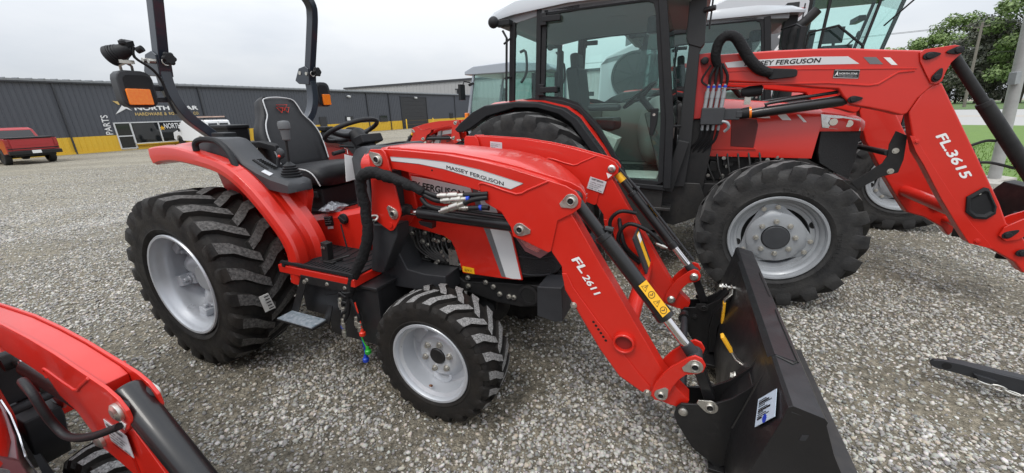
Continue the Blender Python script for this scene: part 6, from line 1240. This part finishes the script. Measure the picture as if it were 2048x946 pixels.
m = M(); m.loft([[(-.42 * k, -.38 * k, z), (.42 * k, -.38 * k, z), (.42 * k, .38 * k, z), (-.42 * k, .38 * k, z)] for z, k in ((.0, .8), (1.2, 1.), )]); o = m.build('trash_bin', PLASTG, None, bevel=.03, loc=wall_pt(8.1, 1.0)); o.rotation_euler.z = WALL_AZ; tag(o, 'dark plastic wheeled trash bin against the yellow band behind the white van', 'bin')
m = M(); m.box((0, 0, 1.25), (.95, .88, .07)); m.build('lid', PLAST, o, bevel=.02)
# pale building behind the long one
def far_building():
    a, b = np.array([-44.4, 112.]), np.array([18., 70.]); d = (b - a); L = float(np.linalg.norm(d)); d /= L
    r = thing('warehouse', (a[0], a[1], -.9), math.atan2(d[1], d[0]), 'pale beige metal warehouse with a dark roof edge behind the long building', 'building')
    m = M(); t = 0.; rib = []
    while t < L: rib += [(t, 0.), (t + .9, 0.), (t + .95, -.06), (t + 1.05, -.06), (t + 1.1, 0.)]; t += 1.1
    n = len(rib); m.v += [(x, y, 0) for x, y in rib] + [(x, y, 8.6) for x, y in rib]
    for i in range(n - 1): m.f.append([i, i + 1, n + i + 1, n + i]); m.m.append(0)
    m.add([(0, .05, 0), (0, 30, 0), (0, 30, 8.6), (0, .05, 8.6), (L, .05, 0), (L, 30, 0), (L, 30, 8.6), (L, .05, 8.6)], [(0, 1, 2, 3), (4, 7, 6, 5), (1, 5, 6, 2)])
    m.build('wall', mat('beige_wall_panel', (.36, .36, .355), .6, noise=.1, nscale=.4), r, smooth=15, recalc=False)
    m = M(); m.box((L / 2, -.1, 8.65), (L + .6, .35, .35)); m.box((L / 2, 15, 8.8), (L + .6, 30.4, .2)); m.build('roof', TRIMD, r)
    m = M(); m.box((44.5, -.12, 7.4), (.5, .3, .5)); m.tube([(40.2, -.2, 4.0), (40.2, -.2, 6.6)], .18, 8); m.box((40.2, -.2, 6.8), (.7, .7, .25)); m.build('wall_fixture', TRIMD, r)
far_building()

# ------------------------------------------------------------------ parked vehicles by the building
TYRE_S = mat('road_tyre', (.017, .017, .018), .7); CARGL = mat('car_glass', (.010, .012, .014), .05, spec=.8)
PRED = mat('pickup_red_paint', (.36, .018, .022), .35, coat=.45)
def car_wheel(parent, loc, r_=.40, w_=.27, side=1):
    m = M(); m.lathe([(r_ * .62, -.5 * w_), (r_ * .9, -.5 * w_), (r_ * .98, -.42 * w_), (r_, 0), (r_ * .98, .42 * w_), (r_ * .9, .5 * w_), (r_ * .62, .5 * w_)], n=28); o = m.build('wheel', TYRE_S, parent, loc=loc)
    m = M(); m.lathe([(r_ * .63, .44 * w_ * side), (r_ * .58, .46 * w_ * side), (r_ * .5, .36 * w_ * side), (r_ * .2, .42 * w_ * side), (.001, .43 * w_ * side)], n=20); m.build('rim', SATIN, o)
def shell(m, prof, hw, tuck):
    rings = [[(x, a * (hw - t), z) for x, z in prof] for a, t in ((-1, tuck), (-1, 0), (1, 0), (1, tuck))]
    m.loft([[(x, -hw + tuck, z) for x, z in prof], [(x, -hw, z if True else z) for x, z in prof], [(x, hw, z) for x, z in prof], [(x, hw - tuck, z) for x, z in prof]])
def pickup(loc, rz):
    r = thing('pickup_truck', loc, rz, 'red crew cab pickup truck parked nose-in at the charcoal building', 'truck')
    m = M(); LOW = [(-1.18, .62), (-1.20, 1.40), (.72, 1.42), (.75, 1.30), (2.95, 1.30), (4.25, 1.22), (4.62, 1.10), (4.66, .60), (4.25, .50), (4.18, .78), (3.95, .93), (3.55, .93), (3.32, .78), (3.25, .48), (.52, .48), (.45, .78), (.22, .95), (-.22, .95), (-.45, .78), (-.52, .55)]
    m.prism(LOW, -.98, .98); b = m.build('body', PRED, r, bevel=.05, seg=3)
    m = M(); m.box((-.24, 0, 1.405), (1.76, 1.72, .05)); m.build('bed', SATIN, b)
    m = M(); rings = [[(.74, -.93, 1.28), (3.15, -.93, 1.28), (3.15, .93, 1.28), (.74, .93, 1.28)], [(.92, -.80, 1.82), (2.45, -.80, 1.82), (2.45, .80, 1.82), (.92, .80, 1.82)], [(1.05, -.70, 1.92), (2.3, -.70, 1.92), (2.3, .70, 1.92), (1.05, .70, 1.92)]]; m.loft(rings); c = m.build('cab', PRED, b, bevel=.04, seg=3)
    m = M(); m.slab([(.765, -.76, 1.40), (.765, .76, 1.40), (.90, .68, 1.78), (.90, -.68, 1.78)], (-.02, 0, .004)); m.build('rear_window', CARGL, c, smooth=0)
    for s in (-1, 1):
        m = M(); m.slab([(.95, s * .915, 1.36), (1.85, s * .915, 1.36), (1.80, s * .825, 1.76), (1.02, s * .825, 1.76)], (0, s * .008, .003)); m.slab([(1.95, s * .915, 1.36), (2.95, s * .915, 1.36), (2.45, s * .825, 1.76), (1.90, s * .825, 1.76)], (0, s * .008, .003)); m.build('side_window', CARGL, c, smooth=0)
        for x in (0, 3.75): car_wheel(r, (x, s * .84, .41), .41, .28, s)
        m = M(); m.box((-1.20, s * .90, 1.16), (.05, .15, .36)); m.build('tail_lamp', mat('tail_lamp_red', (.30, .01, .01), .2, coat=1) if 'tail_lamp_red' not in MATS else MATS['tail_lamp_red'], r, bevel=.02)
        m = M(); m.tube([(2.75, s * .98, 1.38), (2.8, s * 1.1, 1.42)], .02, 6); m.box((2.78, s * 1.12, 1.46), (.10, .14, .22)); m.build('wing_mirror', SATIN, r, bevel=.03)
    m = M(); m.box((-1.205, 0, 1.08), (.05, 1.58, .60)); t = m.build('tailgate', PRED, r, bevel=.02); m = M(); m.box((-1.235, 0, 1.15), (.01, 1.2, .22)); m.build('tailgate_panel', PRED, t, bevel=.005); m = M(); m.box((-1.22, 0, 1.385), (.06, 1.5, .03)); m.build('handle', SATIN, t)
    m = M(); m.box((-1.225, 0, .875), (.03, 1.90, .05)); m.box((-.3, 0, 1.432), (1.9, 1.90, .02)); m.build('trim_strip', SATIN, r); m = M(); m.box((-1.30, 0, .66), (.22, 1.96, .20)); m.box((-1.18, 0, .52), (.2, 1.5, .1)); bp = m.build('bumper', SATIN, r, bevel=.03); m = M(); m.box((-1.415, -.0, .69), (.01, .34, .16)); m.build('licence_plate', WHITE, bp)
    m = M(); m.box((1.7, 0, .50), (4.6, 1.3, .12)); m.cyl((0, -.7, .41), (0, .7, .41), .08); m.tube([(-1.0, .5, .45), (0, .45, .48)], .04, 8); m.build('underbody', SATIN, r)
    return r
def van(loc, rz):
    r = thing('cargo_van', loc, rz, 'white cargo van with ladders on its roof rack parked nose-in at the shop windows', 'van')
    LOW = [(-1.15, .50), (-1.20, 1.25), (-1.12, 2.02), (-.95, 2.08), (2.55, 2.08), (2.75, 2.02), (3.42, 1.32), (4.25, 1.12), (4.36, .55), (4.0, .42), (3.85, .72), (3.6, .85), (3.25, .85), (3.0, .72), (2.9, .42), (.45, .42), (.35, .70), (.15, .82), (-.2, .82), (-.4, .70), (-.5, .48)]
    m = M(); m.loft([[(x, a * (1.0 - k * max(0, z - 1.15) * .16), z) for x, z in LOW] for a, k in ((-1, 1), (1, 1))]); b = m.build('body', WHITEP, r, bevel=.06, seg=3)
    for s in (-1, 1):
        m = M(); y = s * .945; m.slab([(2.05, y, 1.28), (2.95, y, 1.28), (2.55, s * .87, 1.82), (2.05, s * .87, 1.82)], (0, s * .02, 0)); m.build('side_window', CARGL, b, smooth=0)
        m = M(); m.slab([(-1.205, s * .08, 1.30), (-1.205, s * .78, 1.30), (-1.135, s * .72, 1.84), (-1.135, s * .08, 1.84)], (-.012, 0, 0)); m.build('rear_window', CARGL, b, smooth=0)
        m = M(); m.box((-1.18, s * .92, 1.05), (.06, .12, .42)); m.build('tail_lamp', MATS['tail_lamp_red'], b, bevel=.02)
        for x in (0, 3.43): car_wheel(r, (x, s * .86, .37), .37, .24, s)
        m = M(); m.box((2.9, s * 1.10, 1.32), (.08, .16, .26)); m.build('wing_mirror', PLAST, r, bevel=.03)
    m = M(); m.slab([(2.74, -.80, 2.0), (2.74, .80, 2.0), (3.40, .90, 1.34), (3.40, -.90, 1.34)], (.02, 0, .02)); m.build('windscreen', CARGL, b, smooth=0)
    m = M(); m.box((-1.27, 0, .55), (.16, 1.9, .16)); m.build('bumper', PLASTG, r, bevel=.03); m = M(); m.box((-1.22, -.30, .98), (.02, .34, .17)); m.build('licence_plate', PAPER, b); m = M(); m.box((-1.205, 0, 1.25), (.012, .015, 1.45)); m.build('door_seam', SATIN, b)
    m = M()
    for x in (-.8, .6, 2.0): m.tube([(x, -.85, 2.06), (x, -.82, 2.24), (x, .82, 2.24), (x, .85, 2.06)], .025, 6)
    for y in (-.8, .8): m.tube([(-.9, y, 2.25), (2.2, y, 2.25)], .02, 6)
    k = m.build('roof_rack', SATIN, r)
    m = M()
    for y0 in (-.55, .2):
        for y in (y0, y0 + .4): m.box((.6, y, 2.32), (3.6, .04, .09))
        for i in range(11): m.box((-1.0 + i * .32, y0 + .2, 2.32), (.04, .4, .03))
    m.build('ladder', MATS['ladder_wood'], k)
    return r
mat('ladder_wood', (.50, .36, .30), .6)

# ------------------------------------------------------------------ trees, poles, house
BARK = mat('bark', (.075, .062, .05), .9, noise=.6, nscale=6, bump=.5, bscale=12)
def leaf_mat(name, stops):
    m = bpy.data.materials.new(name); m.use_nodes = True; t = m.node_tree; b = t.nodes['Principled BSDF']
    g = t.nodes.new('ShaderNodeNewGeometry'); r = t.nodes.new('ShaderNodeValToRGB'); e = r.color_ramp.elements
    while len(e) < len(stops): e.new(.5)
    for q, (p_, c) in zip(e, stops): q.position = p_; q.color = (*c, 1)
    t.links.new(g.outputs['Random Per Island'], r.inputs[0]); t.links.new(r.outputs[0], b.inputs['Base Color']); b.inputs['Roughness'].default_value = .6
    b.inputs['Subsurface Weight'].default_value = 0.
    return m
LEAF_L = leaf_mat('fresh_green_leaves', [(0, (.075, .125, .03)), (.5, (.145, .225, .06)), (1, (.22, .30, .10))])
LEAF_D = leaf_mat('dark_red_green_leaves', [(0, (.052, .062, .044)), (.5, (.09, .098, .07)), (1, (.135, .13, .098))])
LEAF_M = leaf_mat('mid_green_leaves', [(0, (.07, .115, .034)), (.5, (.13, .195, .058)), (1, (.19, .26, .09))])
def tree(px_x, D, H_, wid, lm, label, n=9000, base=.16, leaf=.30, seed=1, cat='tree', group='trees beyond the road'):
    rg = np.random.default_rng(seed); x = (px_x - 1024) / F_PX * D * .952; y = D * 1.0
    z = float(gz(x, y)); r = thing('broadleaf_tree', (x, y, z), rg.random() * 6, label, cat, group)
    m = M(); top = H_ * .62; tr = [(0, 0, -.2), (.1, .05, H_ * .15), (.0, .2, H_ * .35), (.3, .1, top)]; m.tube(tr, .3, 10, 4, rad=[H_ * .022, H_ * .018, H_ * .014, H_ * .005])
    cl = []
    for i in range(26):
        a = i * 2.4 + rg.random(); h = H_ * (base + .05 + (.83 - base) * (i / 26) ** .9); rad = wid * (.30 + .70 * math.sin(math.pi * min(.95, (h / H_ - base) / (1.02 - base)) ** .8)) * rg.uniform(.55, 1.0)
        c = np.array([rad * math.cos(a), rad * math.sin(a), h + rad * .25]); cl.append((c, wid * rg.uniform(.22, .42)))
        z0 = max(H_ * .15, h - rad * .5); m.tube([(0.1, .1, z0), tuple(c * [.5, .5, 0] + [0, 0, (z0 + h) / 2]), tuple(c)], .1, 5, 3, rad=[H_ * .008, H_ * .005, H_ * .002])
    cl.append((np.array([0, 0, H_ * .9]), wid * .35)); cl.append((np.array([wid * .2, -.1, H_ * .75]), wid * .5)); cl.append((np.array([-wid * .2, .1, H_ * .6]), wid * .5))
    m.build('trunk', BARK, r, smooth=60)
    k = len(cl); pick = rg.integers(0, k, n); C = np.array([c for c, _ in cl])[pick]; S = np.array([s for _, s in cl])[pick]
    d = rg.normal(size=(n, 3)); d /= np.linalg.norm(d, axis=1)[:, None]; P = C + d * (S * rg.random(n) ** .45)[:, None] * [1, 1, .75]
    nrm = d + rg.normal(size=(n, 3)) * .6 + [0, 0, .35]; nrm /= np.linalg.norm(nrm, axis=1)[:, None]; a = np.cross(nrm, rg.normal(size=(n, 3))); a /= np.linalg.norm(a, axis=1)[:, None]; b = np.cross(nrm, a)
    s = (leaf * rg.uniform(.6, 1.3, n))[:, None]; V = np.stack([P - a * s, P - b * s * .55 + nrm * s * .1, P + a * s, P + b * s * .55 + nrm * s * .1], 1).reshape(-1, 3)
    me = bpy.data.meshes.new('crown'); me.vertices.add(4 * n); me.vertices.foreach_set('co', V.ravel()); me.loops.add(4 * n); me.loops.foreach_set('vertex_index', np.arange(4 * n, dtype=np.int32)); me.polygons.add(n); me.polygons.foreach_set('loop_start', np.arange(0, 4 * n, 4, dtype=np.int32)); me.update(calc_edges=True); me.materials.append(lm)
    o = bpy.data.objects.new('crown', me); COL.objects.link(o); o.parent = r
    return r
# ------------------------------------------------------------------ assembly
MAIN = compact('compact_tractor', (-1.8381, 3.172, 0), -.4229, 'open-station red compact tractor with folding roll bar, loader and black bucket, nearest in the middle', 'red tractors on the lot')
def place_local(base, yaw, X, Y): c, s = math.cos(yaw), math.sin(yaw); return (base[0] + c * X - s * Y, base[1] + s * X + c * Y, 0)
NEAR = copy_tree(MAIN); NEAR.scale = (.83,) * 3; NEAR.location = place_local((-1.8381, 3.172), -.4229, -.20, -2.235)
for ch in list(NEAR.children):
    nm = ch.name.split('.')[0]
    if nm == 'rear_wheel': ch.location = (-.45, math.copysign(.60, ch.location.y), .47); ch.scale = (.77, ch.scale[1] * .8, .77)
    if nm == 'fender': ch.location.x -= .45; ch.location.z -= .28
    if nm == 'console': ch.location.z -= .2
    if nm == 'hood': ch.location.x -= .24
    if nm == 'loader_mount': ch.location = (-.06, 0, -.22)
    if nm == 'loader_arm' and sum(v.co.y for v in ch.data.vertices) > 0:      # its arm stands a little lower and is narrower than the middle tractor's
        pv = Vector((2.544, .44, 1.303)); ch.matrix_basis = Matrix.Translation(pv) @ Matrix.Rotation(R(-6.5), 4, 'Y') @ Matrix.Diagonal((1, .75, 1, 1)) @ Matrix.Translation(-pv)
    if nm == 'bucket' or (nm == 'tilt_cylinder' and sum(v.co.y for v in ch.data.vertices) > 0):
        for g in list(ch.children_recursive): bpy.data.objects.remove(g)
        bpy.data.objects.remove(ch)
A_, B_ = Vector((2.544, .477, 1.303)), Vector((3.185, .477, .70)); D_c = (B_ - A_).normalized()
m = M(); m.cylp([(A_ - D_c * .05, .030), (A_ - D_c * .04, .036), (A_ + D_c * .36, .036), (A_ + D_c * .361, .043), (A_ + D_c * .385, .043), (A_ + D_c * .386, .039), (A_ + D_c * .72, .039)], 24); cy = m.build('tilt_cylinder', BLACK, NEAR, bevel=.003)
m = M(); m.cyl(A_ + D_c * .72, B_, .022); m.build('cylinder_rod', CHROME, cy)
m = M(); m.tube([(2.08, .40, 1.24), (2.15, .385, 1.31), (2.22, .375, 1.345), (2.28, .37, 1.33), (2.30, .37, 1.28), (2.31, .375, 1.225), (2.36, .38, 1.20), (2.45, .40, 1.22), (2.54, .43, 1.26)], .0105, 8, 5); m.build('hydraulic_hose', HOSE, NEAR, smooth=60)
NEAR['label'] = 'red tractor cut off at the lower left corner, its loader arm reaching in'
BIG = big_tractor('cab_tractor', (2.2546, 3.1626, 0), -.4173, 'large red tractor with glazed cab and long loader beside the black bucket', 'red tractors on the lot')
A2 = big_tractor('cab_tractor', place_local((2.2546, 3.1626), -.4173, 1.93, 3.05), -.4173, 'pale-roofed cab tractor with exhaust stack, second row behind the long loader', 'red tractors on the lot', loader=False, ext=.5, scale=1.16, stack=True, nose=.3); A2.scale = (1.16, 1.16, 1.10)
c_ = place_local((-1.8381, 3.172), -.4229, .38, 5.02)
CAB = compact('compact_cab_tractor', (c_[0], c_[1], float(gz(c_[0], c_[1]))), math.pi - .4229, 'small silver-cab tractor facing the dark building behind the black fender', 'red tractors on the lot', full=False, cab=True)
b_ = place_local((2.2546, 3.1626), -.4173, 1.15, 5.9)
combine((b_[0], b_[1], 0), -.4173)
pickup((-27.1, 22.2, float(gz(-27.1, 22.2)) - .0), math.atan2(.471, -.882) + .06)
w0 = O_ + D_ * 3.35 - N_ * 5.4
van((float(w0[0]), float(w0[1]), float(gz(*w0))), math.atan2(.471, -.882))
tree(1838, 96, 15.5, 5.6, LEAF_L, 'light green broadleaf tree, leftmost beyond the road', seed=3, base=.04, n=10000)
tree(1895, 104, 21.5, 6.5, LEAF_L, 'taller light green tree second from the left beyond the road', seed=4, base=.06, n=11000)
tree(1955, 84, 16.5, 6.0, LEAF_D, 'dark purplish-leaved tree behind the utility pole', seed=5, base=.02, n=11000)
tree(2012, 90, 17.0, 5.4, LEAF_D, 'dark bronze-leaved tree just left of the silver lamp post', seed=6, base=.02, n=11000)
tree(2040, 76, 22.0, 7.5, LEAF_M, 'tall mid green tree at the right edge above the lamp post', seed=7, base=.06, n=12000)
tree(2150, 80, 21.0, 8.0, LEAF_M, 'broad green tree at the far right end of the row', seed=8, base=.06)
tree(1770, 110, 14, 6.0, LEAF_L, 'light green tree seen through the combine cab', seed=9, base=.04)
tree(1690, 120, 14, 7.0, LEAF_M, 'mid green tree hidden mostly behind the combine', seed=10)
tree(1915, 98, 12, 6.5, LEAF_D, 'low dark-leaved tree filling the gap under the taller trees', seed=12, base=.0, n=9000)
# house beyond the trees
x, y = 108., 112.; r = thing('house', (x, y, float(gz(x, y)) - .3), -.6, 'low white house under the trees across the road', 'house')
m = M(); m.box((0, 0, 1.4), (16, 8, 2.8)); m.build('wall', WHITEP, r); m = M(); m.loft([[(-8.4, -4.5, 2.8), (8.4, -4.5, 2.8), (8.4, 4.5, 2.8), (-8.4, 4.5, 2.8)], [(-7.5, -.1, 4.8), (7.5, -.1, 4.8), (7.5, .1, 4.8), (-7.5, .1, 4.8)]]); m.build('roof', ROOFM, r)
for xx in (-5, -1.5, 2.5, 6):
    m = M(); m.box((xx, -4.02, 1.5), (1.1, .06, 1.2)); m.build('window', CARGL, r)
# silver lamp post on the lawn edge and wooden utility pole with wires
def place(px_, py_, z=None): return None
m = M(); m.cylp([((0, 0, -.1), .095), ((0, 0, 2.5), .09), ((0, 0, 8.2), .075)], 18); o = m.build('lamp_post', MATS['galv'] if 'galv' in MATS else mat('galv', (.42, .42, .41), .6, metal=.2, noise=.5, nscale=4), None, loc=(10.16, 8.0, 0)); o.rotation_euler = (R(1.0), R(-9.5), 0)
tag(o, 'tall silver lamp post at the edge of the lawn', 'pole')
m = M(); m.box((0, 0, .06), (.42, .42, .1)); m.build('base_plate', CONC, o); m = M(); m.box((-.11, -.05, 2.1), (.10, .12, .22)); m.build('junction_box', SILVER_G, o)
m = M(); m.cylp([((0, 0, -.2), .16), ((0, 0, 9.5), .12)], 12); o = m.build('utility_pole', mat('weathered_wood', (.20, .18, .155), .9, noise=.4, nscale=3), None, loc=(56.3, 50., float(gz(56.3, 50.)))); o.rotation_euler = (0, R(-6.5), 0)
tag(o, 'weathered wooden utility pole in front of the dark trees', 'pole')
m = M(); m.box((0, 0, 9.0), (.12, 1.6, .12)); m.build('cross_arm', MATS['weathered_wood'], o)
m = M()
for dy, z in ((-.7, 9.7), (.7, 9.7), (0, 6.6)): m.tube([(55.3 + 30, 50 + dy - 26, z + .4), (55.3 + 14, 50 + dy - 12, z), (55.3 + (.3 if z < 8 else 0), 50 + dy, z + .2), (55.3 - 20, 50 + dy + 18, z), (55.3 - 42, 50 + dy + 37, z + .4)], .02, 4, 3)
tag(m.build('power_line', SATIN, None), 'thin dark overhead wires strung from the wooden pole', 'wire')
# dark implement arm lying at the lower right
r = thing('hitch_implement', (2.59, 1.985, 0), 0, 'black steel implement arm with pin hole and galvanised chain, lower right corner', 'implement')
P0, P1 = Vector((0, 0, .15)), Vector((.95, -.52, .13))
D = Vector((.86, -.5, 0)).normalized(); Nn = Vector((.5, .86, 0))
def ip(u, z, w_=0.): p = D * u + Nn * w_; return (p.x, p.y, z)
ol = [(-.03, .155), (-.02, .175), (.02, .185), (.10, .185), (.17, .178), (.30, .170), (.55, .160), (.9, .155), (1.3, .155), (1.3, .06), (.9, .06), (.55, .07), (.36, .075), (.22, .105), (.10, .12), (.0, .125), (-.025, .138)]
m = M(); m.slab([ip(u, z, .012) for u, z in ol], Nn * -.024); m.slab([ip(u, z, .0) for u, z in ((.05, .185), (.30, .172), (.9, .157), (1.3, .157), (1.3, .15), (.9, .15), (.30, .165), (.05, .178))], Nn * .055); a = m.build('lift_arm', GREYST, r, bevel=.003)
m = M(); m.slab([ip(.15, .150, -.013), ip(.25, .135, -.013), ip(.235, .115, -.013), ip(.19, .105, -.013)], Nn * -.02); m.build('gusset', GREYST, a, bevel=.002)
m = M(); m.cyl(ip(.04, .155, -.0125), ip(.04, .155, -.0132), .022, n=18); m.build('pin_hole', HOLE, a)
m = M()
for k in range(9):
    c = Vector(ip(.205 + .055 * k, .108 - .008 * k, -.03 - .010 * k)); e1 = (D * .9 - Vector((0, 0, .15))).normalized(); e2 = Vector((0, 0, 1)) if k % 2 else Nn
    m.tube([c + e1 * .034 * math.cos(t) + e2 * .014 * math.sin(t) for t in [q * .6283 for q in range(10)]], .0055, 6, closed=True)
m.build('chain', ZINC, a)
m = M(); m.prism([(.62, 0), (.62, .32), (.80, .36), (1.5, .36), (1.5, 0)], -.56, -.48); m.box((1.1, -.62, .25), (.8, .06, .5)); m.box((1.2, -.8, .06), (1.0, .9, .08)); m.build('frame', SATIN, r, bevel=.006)
m = M(); m.bolt(ip(.66, .13, -.014), (-.5, -.86, 0), .014, .02); m.bolt(ip(.72, .15, -.014), (-.5, -.86, 0), .012, .02); m.build('bolt', ZINC, a)
# clear bag of hardware lying on the seat tunnel of the middle tractor
m = M(); rg = np.random.default_rng(11); rings = []
for i in range(9):
    t = i / 8; rr = .085 * math.sin(math.pi * (t * .94 + .03)) ** .6; rings.append([(-.10 + .2 * t, rr * math.cos(a) * rg.uniform(.7, 1.1), .035 + .034 * math.sin(a) * math.sin(math.pi * t) * rg.uniform(.6, 1.5)) for a in [2 * math.pi * j / 12 for j in range(12)]])
m.loft(rings); o = m.build('hardware_bag', BAG, None, smooth=15); w1 = place_local((-1.8381, 3.172), -.4229, .74, -.225); o.location = (w1[0], w1[1], 1.015); o.rotation_euler = (0, -.08, .4)
tag(o, 'crumpled clear plastic bag of hardware lying on the red ledge by the seat', 'bag')
# white delivery note stuck on the rear tyre of the middle tractor
m = M(); pts = [(.625 * math.cos(a), w_, .612 + .625 * math.sin(a)) for a, w_ in ((-.02, -.80), (-.02, -.74), (-.22, -.705), (-.22, -.775))]
m.slab(pts, (.004, 0, 0)); o = m.build('tyre_label', MATS['tyre_paper'] if 'tyre_paper' in MATS else mat('tyre_paper', (.74, .73, .69), .8, noise=.5, nscale=30), MAIN, smooth=0)
m = M()
for i in range(5): m.box((.631, -.758 + .004 * i, .585 - .022 * i), (.003, .03 - .004 * (i % 2), .006))
m.build('label_print', TXTBLK, o)
